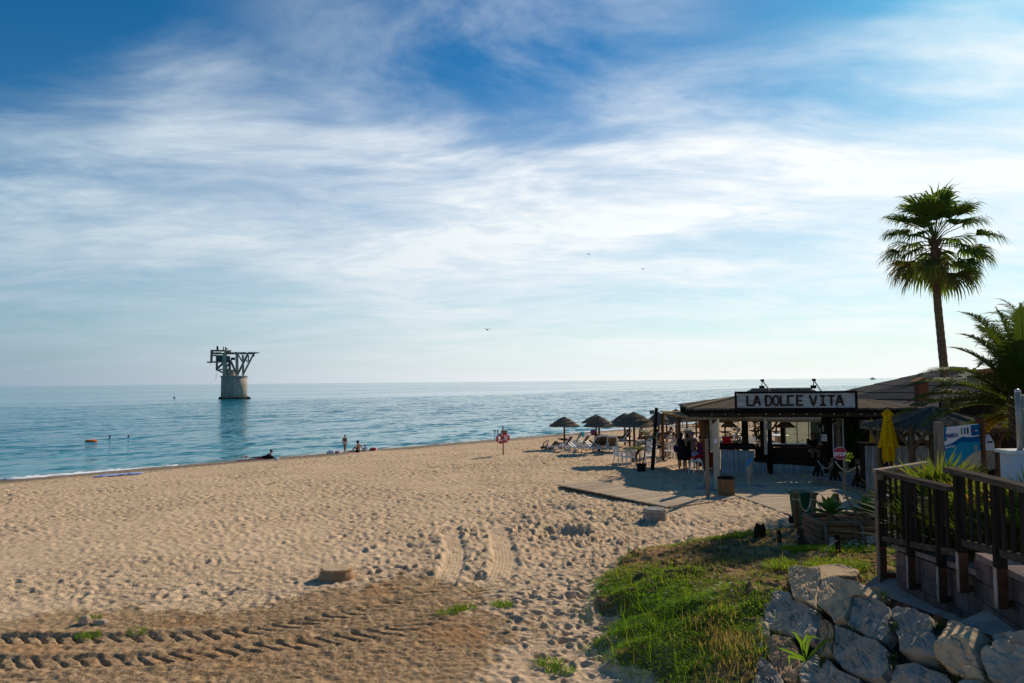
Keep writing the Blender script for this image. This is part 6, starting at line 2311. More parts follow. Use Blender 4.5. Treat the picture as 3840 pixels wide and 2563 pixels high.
# ---------------------------------------------------------------- information board
Da, Db = 17.0, 18.3
A0, A1 = at(3532, 1604, Da), at(3672, 1590, Db)
rt_ = (V((A1.x, A1.y, 0)) - V((A0.x, A0.y, 0)))
Wd = rt_.length
ru = rt_.normalized()
it = thing('information_board', 'blue and white beach information board on two square timber posts', 'information board', V((A0.x, A0.y, hz(A0.x, A0.y))))
zt, zb = (A0.z + A1.z) / 2, at(3600, 1765, 17.6).z
nrm = ru.cross(V((0, 0, 1)))
if nrm.y > 0:
    nrm = -nrm


def ip(u, z, off=0.0):
    return V((A0.x, A0.y, 0)) + ru * (u * Wd) + V((0, 0, zb + (zt - zb) * z)) + nrm * off


def ipoly(name, m_, pts, off):
    n = len(pts)
    vs = [ip(u, z, off) for u, z in pts] + [ip(u, z, off - .004) for u, z in pts]
    B().add(vs, [tuple(range(n))[::-1], tuple(range(n, 2 * n))] + [(i, (i + 1) % n, n + (i + 1) % n, n + i) for i in range(n)]).build(name, m_, it, world=True)


ipoly('panel', 'white_paint', [(0, 0), (1, 0), (1, 1), (0, 1)], -.012)
ipoly('header_field', 'info_pale', [(0, .62), (1, .66), (1, .985), (0, .985)], 0)
wave = [(0, .60), (.15, .615), (.3, .66), (.45, .73), (.52, .75), (.62, .73), (.8, .71), (1, .72)]
ipoly('wave_band', 'info_blue', [(0, .49), (.2, .52), (.45, .61), (.55, .62), (.75, .59), (1, .59)] + wave[::-1], .004)
ipoly('sea_field', 'info_teal', [(0, .02), (.3, .1), (.5, .2), (.75, .33), (1, .38), (1, .6), (.75, .60), (.55, .63), (.45, .62), (.2, .53), (0, .50)], .008)
ipoly('sand_field', 'info_sand', [(.25, 0), (1, 0), (1, .385), (.75, .335), (.5, .2), (.3, .08)], .012)
ipoly('corner_field', 'info_blue', [(.77, .74), (1, .74), (1, .985), (.76, .985), (.75, .86)], .006)
mwi = face_mat(ip(.24, .80, .008), ru, (0, 0, 1))
text('MARBELLA', .145, 'info_blue', it, mwi, extrude=.002, sx=.95)
text('Playa del Cable', .085, 'white_sign', it, face_mat(ip(.17, .565, .012), ru, (0, 0, 1)), extrude=.002)
c = ip(.055, .84, .006)
B().box(c, (.1, .02, .2), Matrix((ru, nrm, V((0, 0, 1)))).transposed()).build('crest', 'info_blue', it, world=True)
B().ball(c + V((0, 0, .13)), (.06, .02, .05)).ball(c + V((0, 0, -.1)), (.05, .02, .05)).build('crest', 'info_teal', it, world=True)
for u, m_ in ((.5, 'info_green'), (.585, 'info_blue'), (.665, 'wood_dark')):
    B().box(ip(u, .87, .006), (.07, .012, .15), Matrix((ru, nrm, V((0, 0, 1)))).transposed()).build('pictogram', m_, it, world=True)
B().ball(ip(.80, .85, .012), (.03, .012, .03)).build('pictogram', 'red_sign', it, world=True)
B().box(ip(.9, .85, .012), (.16, .01, .02), Matrix((ru, nrm, V((0, 0, 1)))).transposed()).build('print_line', 'wall_white_blue', it, world=True)
for k in range(3):
    B().box(ip(.85, .5 - k * .05, .014), (.2, .01, .03), Matrix((ru, nrm, V((0, 0, 1)))).transposed()).build('print_line', 'steel_dull', it, world=True)
for u, py, D in ((-.06, 1583, Da), (1.04, 1568, Db)):
    p = ip(u, 0, -.02)
    zp = at(3520 if u < 0 else 3662, py, D).z
    z0 = hz(p.x, p.y) - .2
    B().bar(V((p.x, p.y, z0)), V((p.x, p.y, zp)), .16, .16, up=ru).build('post', 'wood_grey' if u < 0 else 'wood_red', it, world=True)

# ---------------------------------------------------------------- glass wind screen on white wall, right edge
p0 = at(3797, 1703, 9.2)
t = thing('white_wall', 'low white wall at the right edge carrying a glass screen', 'wall', V((p0.x, p0.y, 1.6)))
B().box((p0.x + 1.5, p0.y + .12, (p0.z + 1.4) / 2), (3.0, .24, p0.z - 1.4)).build('wall', 'wall_white_blue', t, world=True)
B().box((p0.x + 1.48, p0.y + .12, p0.z + .02), (3.06, .3, .04)).build('coping', 'white_paint', t, world=True)
q0 = at(3816, 1468, 9.3)
t = thing('glass_screen', 'tall frosted green glass screen with steel post at the right edge', 'screen', V((q0.x, 9.3, p0.z + .04)))
B().tube((q0.x, 9.3, p0.z), (q0.x, 9.3, q0.z), .033).build('post', 'steel_dull', t, True, world=True)
B().ball((q0.x, 9.3, q0.z), (.035, .035, .03)).build('post_cap', 'steel', t, True, world=True)
B().box((q0.x + .95, 9.3, (q0.z + p0.z) / 2 - .01), (1.8, .014, q0.z - p0.z - .12)).build('pane', 'glass', t, world=True)
B().bar((q0.x + .04, 9.3, q0.z - .06), (q0.x + 1.85, 9.3, q0.z - .06), .03, .03).build('rail', 'steel_dull', t, world=True)
# ---------------------------------------------------------------- fan palm with tall trunk
random.seed(77)
g0 = at(3546, 1500, 33)
tz = hz(g0.x, 33)
wt = thing('fan_palm', 'tall fan palm with slender ringed trunk beside the bar', 'palm', (g0.x, 33, tz))
TRK = [(3548, 1560), (3542, 1400), (3530, 1280), (3517, 1150), (3510, 1050), (3505, 985), (3506, 900)]
pts = [V((0, 0, -.3)), V((0, 0, .5))]
tp_ = [at(x, y, 33) - V((g0.x, 33, tz)) for x, y in TRK]
pts = [V((tp_[0].x + .01, 0, -.3))] + tp_
b = B()
fine = []
for a, c in zip(pts[:-1], pts[1:]):
    m_ = max(2, int((c - a).length / .16))
    fine += [a.lerp(c, i / m_) for i in range(m_)]
fine.append(pts[-1])
rad = [(.19 - .045 * i / len(fine)) * (1 + .05 * (i % 2) + random.uniform(-.02, .02)) for i in range(len(fine))]
b.path(fine, rad, 14)
b.build('trunk', 'palm_bark', wt, True)
hub = pts[-1] + V((0, 0, -.1))
for z in (-1.15, -1.28, -.75):
    B().torus(hub + V((-.0, 0, z - .25)), .165, .02, ax=Matrix.Rotation(pi / 2 + .12, 3, 'X'), n=18, m=6).build('cable_tie', 'black', wt)


def fan_leaf(b, base, d, pet, R, tone, nseg=30, arc=2.6, hang=1.0):
    d = V(d).normalized()
    s, w, _ = frame(d)
    tipd = (d + V((0, 0, -.28 * hang))).normalized()
    hubp = base + d * pet * .5 + tipd * pet * .5
    b.path([base, base + d * pet * .5, hubp], [.028, .02, .016], 5)
    b.t[-15:] = [min(1, tone + .3)] * 15
    s2, w2, _ = frame(tipd)
    for k in range(nseg):
        f = -arc / 2 + arc * (k + .5) / nseg
        e = (tipd * cos(f) + s2 * sin(f)).normalized()
        fold = w2 * (.05 if k % 2 else -.05)
        L = R * (.80 + .25 * cos(f * .9)) * random.uniform(.88, 1.1)
        e = (e + fold + w2 * (.28 * abs(sin(f)))).normalized()
        sd = e.cross(w2).normalized()
        w0 = .012
        wm = R * .042
        p1 = hubp + e * L * .5
        e2 = (e + V((0, 0, -.55 * hang * random.uniform(.6, 1.3)))).normalized()
        p2 = p1 + e2 * L * .28
        e3 = (e2 + V((0, 0, -1.3 * hang * random.uniform(.5, 1.3)))).normalized()
        p3 = p2 + e3 * L * .32 * random.uniform(.6, 1.2)
        tn = min(1, max(0, tone + random.uniform(-.15, .15)))
        b.add([hubp - sd * w0, hubp + sd * w0, p1 + sd * wm, p1 - sd * wm, p2 + sd * wm * .55, p2 - sd * wm * .55, p3], [(0, 1, 2, 3), (3, 2, 4, 5), (5, 4, 6)], tn)


nfr = 38
for i in range(nfr):
    u = (i + .5) / nfr
    el = radians(82 - 128 * u ** .92) + random.uniform(-.10, .10)
    a = i * 2.39996 + random.uniform(-.25, .25)
    d = (cos(a) * cos(el), sin(a) * cos(el), sin(el))
    b = B()
    tone = .25 + .25 * random.random() + (.35 if u > .72 and random.random() < .5 else 0)
    fan_leaf(b, hub + V((0, 0, .25 - .6 * u)), d, random.uniform(1.2, 1.65) * (1.0 if u > .15 else .75), random.uniform(1.1, 1.4), tone, hang=.75 + .55 * u)
    b.build('frond', 'fan_leaf', wt)
for i in range(9):
    a = random.uniform(0, 6.28)
    b = B()
    fan_leaf(b, hub + V((0, 0, -.45)), (cos(a) * .45, sin(a) * .45, -1), .5, .75, 1.0, 22, 1.2, 1.6)
    b.build('dry_frond', 'fan_leaf', wt)
b = B()
for i in range(9):
    a = i * .7
    p = hub + V((cos(a) * .08, sin(a) * .08, .3))
    b.path([p, p + V((cos(a) * .25, sin(a) * .25, .7)), p + V((cos(a) * .45, sin(a) * .45, 1.35 + .3 * (i % 3)))], [.02, .012, .004], 5)
b.t = [random.random() * .4 for _ in b.v]
b.build('spear_leaves', 'fan_leaf', wt)
b = B()
for i in range(60):
    a = random.uniform(0, 6.28)
    z = random.uniform(-.75, .15)
    p = hub + V((cos(a) * .15, sin(a) * .15, z))
    b.path([p, p + V((cos(a) * .14, sin(a) * .14, .22))], [.035, .012], 5)
b.build('leaf_bases', 'palm_bark', wt)


# ---------------------------------------------------------------- date palms
def date_palm(label, hubp, ground, dirs, L, trunk_r, nl, ll, lw, droop=1.5, leaf='date_leaf', group=None):
    t = thing('date_palm', label, 'palm', ground, 0, group)
    hb = hubp - V(ground)
    B().path([V((0, 0, -.2)), hb * .5, hb], [trunk_r * 1.1, trunk_r, trunk_r * 1.15], 14).build('trunk', 'palm_bark', t, True)
    b = B()
    for i in range(40):
        a = i * 2.4
        z = -.8 + .8 * i / 40
        p = hb + V((cos(a) * trunk_r * .9, sin(a) * trunk_r * .9, z))
        b.path([p, p + V((cos(a) * .2, sin(a) * .2, .3))], [.05, .03], 5)
    b.build('leaf_bases', 'palm_bark', t)
    for d, sc_, dr, tn in dirs:
        b = B()
        frond(b, hb + V(d).normalized() * trunk_r * .8, d, L * sc_, dr, nl, ll, lw, tn, dry=.5)
        b.build('frond', leaf, t)
    return t


random.seed(31)
PD = 20.5
hubp = at(3850, 1545, PD)
dirs = []
# the fronds that sweep left across the picture
for px, py, dpt, dr, tn in [(3450, 1385, -.6, 1.15, .35), (3400, 1440, .2, 1.05, .4), (3360, 1560, -.4, .9, .5), (3420, 1500, .6, 1.0, .4), (3470, 1590, -1.0, .9, .55), (3600, 1300, .5, 1.2, .3), (3700, 1230, -.2, 1.3, .25),
                            (3640, 1240, .9, 1.5, .3), (3760, 1190, .3, 1.2, .2), (3830, 1180, -.3, 1.2, .2), (3520, 1450, 1.2, 1.1, .4), (3560, 1560, 1.4, 1.0, .55), (3560, 1420, -1.4, 1.2, .35), (3680, 1330, -1.2, 1.4, .3), (3800, 1250, -1.0, 1.6, .25)]:
    tgt = at(px, py, PD + dpt * 1.4)
    v = tgt - hubp
    v.z += dr * .42 * v.length * .75
    dirs.append((v, min(1.25, (tgt - hubp).length / 3.4 * 1.04), dr, tn))
for i in range(18):
    a = random.uniform(-2.0, 2.0)
    el = random.uniform(-.3, 1.3)
    dirs.append(((cos(a) * cos(el), sin(a) * cos(el), sin(el)), random.uniform(.8, 1.05), random.uniform(1.0, 1.8), random.uniform(.2, .6)))
for i in range(10):
    a = random.uniform(-1.5, 1.9)
    dirs.append(((cos(a), sin(a), random.uniform(-.7, -.1)), random.uniform(.6, .85), random.uniform(1.0, 1.6), random.uniform(.5, 1.0)))
date_palm('leaning date palm at the right whose fronds sweep left over the gazebo', hubp, (hubp.x + .1, hubp.y, hz(hubp.x, hubp.y)), dirs, 3.4, .28, 92, .74, .034)
hubp = at(3850, 1250, 30)
dirs = []
for i in range(34):
    a = i * 2.4
    el = radians(75 - 95 * i / 34)
    dirs.append(((cos(a) * cos(el), sin(a) * cos(el), sin(el)), random.uniform(.85, 1.1), random.uniform(1.3, 2.0), random.uniform(.2, .6)))
date_palm('distant date palm at the right edge above the near one', hubp, (hubp.x, 30, hz(hubp.x, 30)), dirs, 1.9, .25, 30, .42, .03)

# ---------------------------------------------------------------- spiky fan-leaved bushes behind the railing
def blades(b, base, n, L, w, spread, tone, up=.6):
    for i in range(n):
        a = random.uniform(0, 2 * pi)
        el = random.uniform(.15, 1.45) * up + .25
        d = V((cos(a) * cos(el) * spread, sin(a) * cos(el) * spread, sin(el))).normalized()
        s = V((-sin(a), cos(a), 0))
        l = L * random.uniform(.55, 1.1)
        p = base + V((cos(a), sin(a), 0)) * random.uniform(0, .12)
        dd = d.copy()
        q = [p]
        for k in range(3):
            p = p + dd * l / 3
            dd = (dd + V((0, 0, -.22 * (k + 1) * random.uniform(.4, 1.2)))).normalized()
            q.append(p)
        tn = min(1, max(0, tone + random.uniform(-.3, .25)))
        b.add([q[0] - s * w * .5, q[0] + s * w * .5, q[1] + s * w, q[1] - s * w, q[2] + s * w * .6, q[2] - s * w * .6, q[3]], [(0, 1, 2, 3), (3, 2, 4, 5), (5, 4, 6)], tn)


def spiky_bush(px, py, D, hgt, label, nfan=16, nseg=18, tone=.45, seed=1, grass=90):
    random.seed(seed)
    p = at(px, py, D)
    zb = 1.55 + (10.6 - D) * .115
    t = thing('spiky_bush', label, 'bush', (p.x, p.y, zb - .05), 0, 'spiky bushes behind the railing')
    for i in range(nfan):
        b = B()
        a = i * 2.4 + random.uniform(-.3, .3)
        el = random.uniform(.62, 1.45)
        d = (cos(a) * cos(el), sin(a) * cos(el), sin(el))
        fan_leaf(b, V((0, 0, .15 + .25 * random.random())), d, hgt * random.uniform(.35, .6), hgt * random.uniform(.36, .52), tone + random.uniform(-.25, .25), nseg, 2.5, .25)
        b.build('leaf', 'blade_leaf', t)
    if grass:
        b = B()
        blades(b, V((0, 0, 0)), grass, hgt * 1.15, .012, .75, tone + .15, .9)
        b.build('long_blades', 'blade_leaf', t)
    b = B()
    for i in range(4):
        a = i * 1.6
        b.path([(0, 0, 0), (cos(a) * .1, sin(a) * .1, .35)], [.06, .04], 7)
    b.build('stem', 'palm_bark', t)


for i, (px, D, hgt, tone, grass, lab) in enumerate([
        (3425, 12.4, .7, .35, 30, 'spiky bush leftmost, beyond the first railing post'),
        (3475, 11.9, .95, .45, 90, 'spiky bush behind the left end of the lower railing'),
        (3490, 11.0, 1.3, .5, 150, 'tallest grassy spiky bush in front of the yellow parasol foot'),
        (3550, 10.6, 1.15, .5, 140, 'grassy spiky bush below the left post of the information board'),
        (3625, 10.0, .95, .5, 90, 'spiky bush below the information board'),
        (3695, 9.5, 1.0, .45, 70, 'spiky bush behind the middle of the higher railing'),
        (3775, 8.9, 1.0, .75, 40, 'yellowing spiky bush under the white wall'),
        (3850, 8.3, .9, .5, 40, 'spiky bush at the right edge behind the railing'),
        (3465, 10.0, .75, .3, 20, 'low dark spiky bush close behind the lower railing'),
        (3590, 9.2, .75, .3, 20, 'low dark spiky bush between the two railing sections'),
        (3690, 8.5, .75, .3, 20, 'low dark spiky bush close behind the higher railing')]):
    spiky_bush(px, 1900, D, hgt, lab, 18, 18, tone, 200 + i, grass)

# ---------------------------------------------------------------- reed plant in front of the boulders
random.seed(5)
D = 8.3
b0 = at(3058, 2640, D)
rp_ = thing('reed_plant', 'fresh green reed with arching blades in front of the boulders', 'reed', b0)
pts = [at(3058, 2640, D) - b0, at(3050, 2563, D) - b0, at(3030, 2490, D) - b0, at(3012, 2440, D) - b0]
B().path(pts, [.014, .013, .011, .008], 7).build('stem', 'bright_leaf', rp_, True)
RL = [[(3020, 2470), (2960, 2445), (2905, 2424)], [(3020, 2460), (3005, 2410), (2985, 2378), (2962, 2366)], [(3022, 2465), (3032, 2410), (3048, 2385), (3082, 2402)], [(3028, 2475), (3070, 2430), (3105, 2398), (3124, 2430)],
      [(3026, 2480), (2990, 2468), (2962, 2462), (2962, 2500)], [(3050, 2563), (3080, 2520), (3118, 2468)], [(3040, 2530), (3010, 2522), (2996, 2545)], [(3016, 2450), (3014, 2415), (3030, 2380), (3040, 2400)]]
for k, l in enumerate(RL):
    b = B()
    q = []
    for j in range(len(l) - 1):
        for m_ in range(4):
            f = m_ / 4
            q.append((l[j][0] + (l[j + 1][0] - l[j][0]) * f, l[j][1] + (l[j + 1][1] - l[j][1]) * f))
    q.append(l[-1])
    dpt = random.uniform(-.12, .12)
    q3 = [at(x, y, D + dpt * i / len(q)) - b0 for i, (x, y) in enumerate(q)]
    n = len(q3)
    for i in range(n):
        d = (q3[min(i + 1, n - 1)] - q3[max(i - 1, 0)]).normalized()
        s = d.cross(V((.2, 1, .1))).normalized()
        u = i / (n - 1)
        w = .017 * (sin(pi * min(1, .25 + u * .75)) ** .8) * (1 if u < .97 else .1)
        b.v += [q3[i] - s * w + V((0, .012, 0)), q3[i], q3[i] + s * w + V((0, .012, 0))]
        b.t += [.3 + .5 * u + (.1 * k % .3)] * 3
    b.f += [(i * 3 + j, i * 3 + j + 1, (i + 1) * 3 + j + 1, (i + 1) * 3 + j) for i in range(n - 1) for j in range(2)]
    b.build('blade', 'bright_leaf', rp_, True)

# ---------------------------------------------------------------- climbing shrubs seen inside the bar
def leafy(name, label, cat, px, py, D, pts, leaf, n, size, rad, stems=True, group=None, seed=3):
    random.seed(seed)
    base = at(px, py, D)
    t = thing(name, label, cat, base, 0, group)
    b = B()
    for (x, y, rr) in pts:
        c = at(x, y, D) - base
        R_ = rr / F * D
        for i in range(n):
            v = V((random.gauss(0, .5), random.gauss(0, .5), random.gauss(0, .5)))
            p = c + v * R_
            e = V((random.uniform(-1, 1), random.uniform(-1, 1), random.uniform(-1, .6))).normalized() * size * random.uniform(.6, 1.3)
            s = e.cross(V((random.uniform(-1, 1), random.uniform(-1, 1), 1))).normalized() * size * .32
            b.add([p, p + e * .5 + s, p + e, p + e * .5 - s], [(0, 1, 2, 3)], random.random())
    b.build('crown', leaf, t)
    if stems:
        b = B()
        for (x, y, rr) in pts:
            c = at(x, y, D) - base
            b.path([V((0, 0, 0)), c * .5 + V((.05, .05, 0)), c], [.03, .02, .012], 6)
        b.build('trunk', 'palm_bark', t)


vv = 35.6
leafy('shrub', 'leafy potted shrub in the left bar opening', 'shrub', 2765, 1700, vv, [(2762, 1610, 16), (2775, 1640, 20), (2740, 1638, 14), (2790, 1628, 14), (2758, 1665, 15)], 'dark_leaf', 70, .11, 0, seed=4)
leafy('shrub', 'leafy potted shrub left of the middle bar post', 'shrub', 2838, 1700, vv, [(2832, 1592, 20), (2845, 1612, 18), (2835, 1630, 14), (2850, 1640, 12)], 'dark_leaf', 70, .11, 0, seed=6)
leafy('shrub', 'sunlit shrub behind the greenish glass screen', 'shrub', 3150, 1700, 40, [(3145, 1590, 28), (3155, 1620, 26), (3140, 1640, 22), (3190, 1590, 20)], 'bright_leaf', 120, .16, 0, seed=8)
# dark cactus-like tree inside the bar entrance
ctp = at(3195, 1700, 34.5)
t = thing('cactus_tree', 'dark branching cactus inside the bar entrance', 'cactus', (ctp.x, ctp.y, hz(ctp.x, ctp.y)))
for l in ([(3195, 1790), (3195, 1640), (3180, 1585), (3165, 1568)], [(3195, 1640), (3215, 1600), (3235, 1572)], [(3195, 1660), (3225, 1625), (3250, 1600)], [(3195, 1650), (3185, 1610), (3200, 1570)], [(3195, 1665), (3170, 1640), (3160, 1610)]):
    q = [at(x, y, 34.5) - t.location for x, y in l]
    B().path(q, [.16, .15, .14, .11][:len(q)], 8).build('branch', 'dark_leaf', t, True)

# ---------------------------------------------------------------- grass and litter
def tuft_field(name, label, cat, pts, hmin, hmax, wid, m, lean=(0, 0, 0), tone_fn=None, seed=1, curl=.5):
    """one mesh of many blades, for what nobody could count"""
    r = np.random.default_rng(seed)
    n = len(pts)
    a = r.uniform(0, 2 * pi, n)
    h = r.uniform(hmin, hmax, n)
    el = r.uniform(.35, 1.3, n)
    dx, dy, dz = np.cos(a) * np.cos(el) + lean[0], np.sin(a) * np.cos(el) + lean[1], np.sin(el) + lean[2]
    w = wid * r.uniform(.6, 1.3, n)
    sx, sy = -np.sin(a) * w, np.cos(a) * w
    P = np.asarray(pts)
    v = np.empty((n, 5, 3), np.float32)
    v[:, 0] = P - np.stack([sx, sy, 0 * sx], -1)
    v[:, 1] = P + np.stack([sx, sy, 0 * sx], -1)
    mid = P + np.stack([dx, dy, dz], -1) * (h * .55)[:, None]
    v[:, 2] = mid + np.stack([sx, sy, 0 * sx], -1) * .7
    v[:, 3] = mid - np.stack([sx, sy, 0 * sx], -1) * .7
    v[:, 4] = mid + np.stack([dx * 1.2, dy * 1.2, dz - curl], -1) * (h * .5)[:, None]
    idx = (np.arange(n) * 5)[:, None]
    me = bpy.data.meshes.new(name)
    me.vertices.add(n * 5)
    me.vertices.foreach_set('co', v.ravel())
    loops = np.concatenate([idx + np.array([[0, 1, 2, 3]]), idx + np.array([[3, 2, 4]])], 1).ravel()
    me.loops.add(len(loops))
    me.loops.foreach_set('vertex_index', loops.astype(np.int32))
    st = np.stack([np.arange(n) * 7, np.arange(n) * 7 + 4], -1).ravel()
    me.polygons.add(2 * n)
    me.polygons.foreach_set('loop_start', st.astype(np.int32))
    me.update(calc_edges=True)
    tn = np.clip(tone_fn(P[:, 0], P[:, 1], r) if tone_fn is not None else r.uniform(0, 1, n), 0, 1)
    at_ = me.attributes.new('tone', 'FLOAT', 'POINT')
    at_.data.foreach_set('value', np.repeat(tn, 5).astype(np.float32))
    o = link(name, me, m)
    tag(o, label, cat, kind='stuff')
    return o


rg = np.random.default_rng(12)
gx, gy = rg.uniform(0.6, 8.8, 420000), rg.uniform(8.2, 20.2, 420000)
u = bank_u(gx, gy)
ok = (u > -.12) & (gx < 5.6 + (gy - 10.6) * .55)
gx, gy, u = gx[ok], gy[ok], u[ok]
patch = pn(gx, gy, .45, 41) + .6 * pn(gx, gy, 1.3, 42)
edge = np.clip((u + .1) / .35 + .8 * pn(gx, gy, 1.6, 43), 0, 1)
farbare = np.clip((gy - 14.6) / 2.0, 0, 1) * .75
midbare = np.exp(-(((gx - 4.6) / 1.7) ** 2 + ((gy - 14.0) / 2.2) ** 2))
prob = np.clip(.66 + 1.9 * patch, .05, 1) * edge * (1 - .85 * farbare) * (1 - .97 * midbare)
prob *= np.where(gy < 9.3, .5, 1)
k = rg.uniform(0, 1, len(gx)) < prob * .62
gx, gy, u, patch, fb = gx[k], gy[k], u[k], patch[k], (farbare + midbare)[k]
gz2 = h0(gx, gy) + np.where(u > .15, .05 * pn(gx, gy, 2.2, 18) + .03 * pn(gx, gy, 5, 19), 0)
tones = np.clip(.16 - .35 * patch + .5 * fb + .3 * pn(gx, gy, .8, 44) + rg.normal(0, .13, len(gx)), 0, 1)
mound = 1 + 1.3 * np.clip(pn(gx, gy, .7, 45) + .1, 0, 1)
tuft_field('bank_grass', 'green and straw-coloured grass covering the bank', 'grass', np.stack([gx, gy, gz2 - .01], -1), .035, .095, .0065, 'grass', (-.42, -.12, -.05), lambda a, b_, r: tones, 3)
# taller wisps
k = rg.uniform(0, 1, len(gx)) < .010
tuft_field('tall_grass', 'taller thin grass stalks sticking out of the bank', 'grass', np.stack([gx, gy, gz2], -1)[k], .14, .30, .0035, 'grass', (-.15, 0, .5), lambda a, b_, r: np.clip(tones[k] + .25, 0, 1), 4, .1)
# dry scrub near the boulders
sx_, sy_ = rg.uniform(2.0, 3.6, 5000), rg.uniform(8.8, 11.6, 5000)
ok = np.exp(-(((sx_ - 2.85) / .3) ** 2 + ((sy_ - 10.2) / .8) ** 2)) > rg.uniform(0, 1, 5000)
sx_, sy_ = sx_[ok], sy_[ok]
tuft_field('dry_scrub', 'brown dry scrub growing against the left end of the boulder wall', 'scrub', np.stack([sx_, sy_, h0(sx_, sy_)], -1), .06, .17, .005, 'grass', (-.1, -.1, .2), lambda a, b_, r: r.uniform(.75, 1.0, len(a)), 5, .2)
# grass around planters and along the sand edge
for nm, cx_, cy_, rx_, ry_, n, t0, t1, lab in [('weed_patch', 7.0, 15.4, 1.6, .7, 9000, .0, .45, 'lush weeds in front of the log planters'), ('weed_patch', 5.4, 18.6, 1.1, .5, 1500, .1, .6, 'sparse weeds at the sand edge near the stump'),
                                               ('weed_patch', 5.4, 13.6, .9, .8, 5000, .1, .7, 'weeds between the planters and the top slab')]:
    a, q = rg.uniform(0, 2 * pi, n), np.sqrt(rg.uniform(0, 1, n))
    wx, wy = cx_ + np.cos(a) * q * rx_, cy_ + np.sin(a) * q * ry_
    kk = pn(wx, wy, 1.6, 50) > -.18
    wx, wy = wx[kk], wy[kk]
    tuft_field(nm, lab, 'weeds', np.stack([wx, wy, h0(wx, wy)], -1), .06, .2, .007, 'grass', (-.1, 0, .1), lambda x, y, r: r.uniform(t0, t1, len(x)), 6)
for px, py, n in [(1880, 2272, 120), (1740, 2285, 110), (1680, 2300, 60), (335, 2388, 70), (525, 2370, 45), (2060, 2490, 90), (335, 2325, 80), (2100, 2520, 70)]:
    g = G(px, py)
    n *= 2
    a, q = rg.uniform(0, 2 * pi, n), np.sqrt(rg.uniform(0, 1, n))
    wx, wy = g.x + np.cos(a) * q * .22, g.y + np.sin(a) * q * .18
    tuft_field('grass_tuft', 'small green grass tuft growing in the brown soil by the tyre tracks', 'grass', np.stack([wx, wy, h0(wx, wy)], -1), .05, .12, .006, 'grass', (0, 0, .1), lambda x, y, r: r.uniform(0, .35, len(x)), 7)['group'] = 'grass tufts in the brown soil'
sp = px_path(SOIL)
lx, ly = rg.uniform(-11, 3, 90000), rg.uniform(7, 17, 90000)
ok = in_poly(lx, ly, sp)
lx, ly = lx[ok], ly[ok]
kk = rg.uniform(0, 1, len(lx)) < np.clip(.3 + 1.2 * pn(lx, ly, .8, 60), .05, 1)
lx, ly = lx[kk], ly[kk]
tuft_field('dry_litter', 'dry plant litter strewn over the brown soil', 'litter', np.stack([lx, ly, h0(lx, ly) + .005], -1), .02, .055, .004, 'dry_litter', (0, 0, -.4), None, 8, .3)
# flowers
for nm, px, py, rx_, n, m_, lab in [('yellow_flowers', 3225, 2118, .55, 130, 'flower_yellow', 'yellow flowers beside the top slab'), ('white_flowers', 3200, 2065, .35, 60, 'flower_white', 'white flowers below the middle planter'),
                                    ('white_flowers', 2945, 2062, .3, 26, 'flower_white', 'white flowers left of the short leaning post'), ('white_flowers', 2720, 2200, 1.0, 30, 'flower_white', 'white flowers scattered over the upper bank'),
                                    ('yellow_flowers', 2800, 2180, .5, 24, 'flower_yellow', 'few yellow flowers on the upper bank')]:
    g = G(px, py)
    b = B()
    rnd = random.Random(px)
    for i in range(n):
        a, q = rnd.uniform(0, 6.28), rnd.uniform(0, 1) ** .5
        x, y = g.x + cos(a) * q * rx_, g.y + sin(a) * q * rx_
        z = hz(x, y) + rnd.uniform(.06, .18)
        s = rnd.uniform(.010, .02)
        c = V((x, y, z))
        for k in range(5):
            f = 2 * pi * k / 5
            b.add([c, c + V((cos(f - .5) * s, sin(f - .5) * s, s * .4)), c + V((cos(f) * s * 1.5, sin(f) * s * 1.5, s * .5)), c + V((cos(f + .5) * s, sin(f + .5) * s, s * .4))], [(0, 1, 2, 3)], rnd.random())
    o = b.build(nm, m_)
    tag(o, lab, 'flowers', kind='stuff')

# driftwood bits, shells and weed lying about on the sand
n = 5200
q = rg.uniform(0, 1, n)
dy_ = 11 + 34 * q ** 1.3
dx_ = rg.uniform(-.72, .42, n) * dy_
kk = (bank_u(dx_, dy_) < -.1) & (shore_d(dx_, dy_) > 1.0)
dx_, dy_ = dx_[kk], dy_[kk]
tuft_field('beach_debris', 'driftwood bits and shell scraps strewn over the sand', 'debris', np.stack([dx_, dy_, h0(dx_, dy_) + .012], -1), .025, .085, .011, 'dry_litter', (0, 0, -.55), None, 15, .25)
# weed line left along the wet sand
n = 5000
sa_ = rg.uniform(-12, 75, n)
of_ = 3.6 + .9 * np.sin(sa_ * .35) + rg.normal(0, .45, n)
wx, wy = SH0[0] + SHT[0] * sa_ + SHN[0] * of_, SH0[1] + SHT[1] * sa_ + SHN[1] * of_
tuft_field('weed_line', 'dark line of dried weed and pebbles along the wet sand', 'seaweed', np.stack([wx, wy, h0(wx, wy) + .01], -1), .03, .10, .02, 'dark_leaf', (0, 0, -.5), None, 16, .2)
# weeds rooted in the gaps of the boulder wall
pts_ = []
for X, Y, k in [(1110, 1210, 60), (1150, 1460, 40), (1462, 1345, 60), (1445, 1500, 30), (806, 1200, 40), (800, 1420, 50), (310, 1090, 30), (330, 1440, 40), (420, 1300, 20), (520, 1220, 25), (-20, 1240, 30), (130, 1290, 30), (740, 1010, 30), (1240, 1560, 30)]:
    for _ in range(k):
        p = on_wall(*c4(X + rg.normal(0, 16), Y + rg.normal(0, 22)), .03)
        pts_.append((p.x, p.y, p.z))
tuft_field('wall_weeds', 'small dark weeds rooted in the gaps of the boulder wall', 'weeds', np.array(pts_), .05, .13, .006, 'dark_leaf', (-.35, -.25, 0), None, 17)
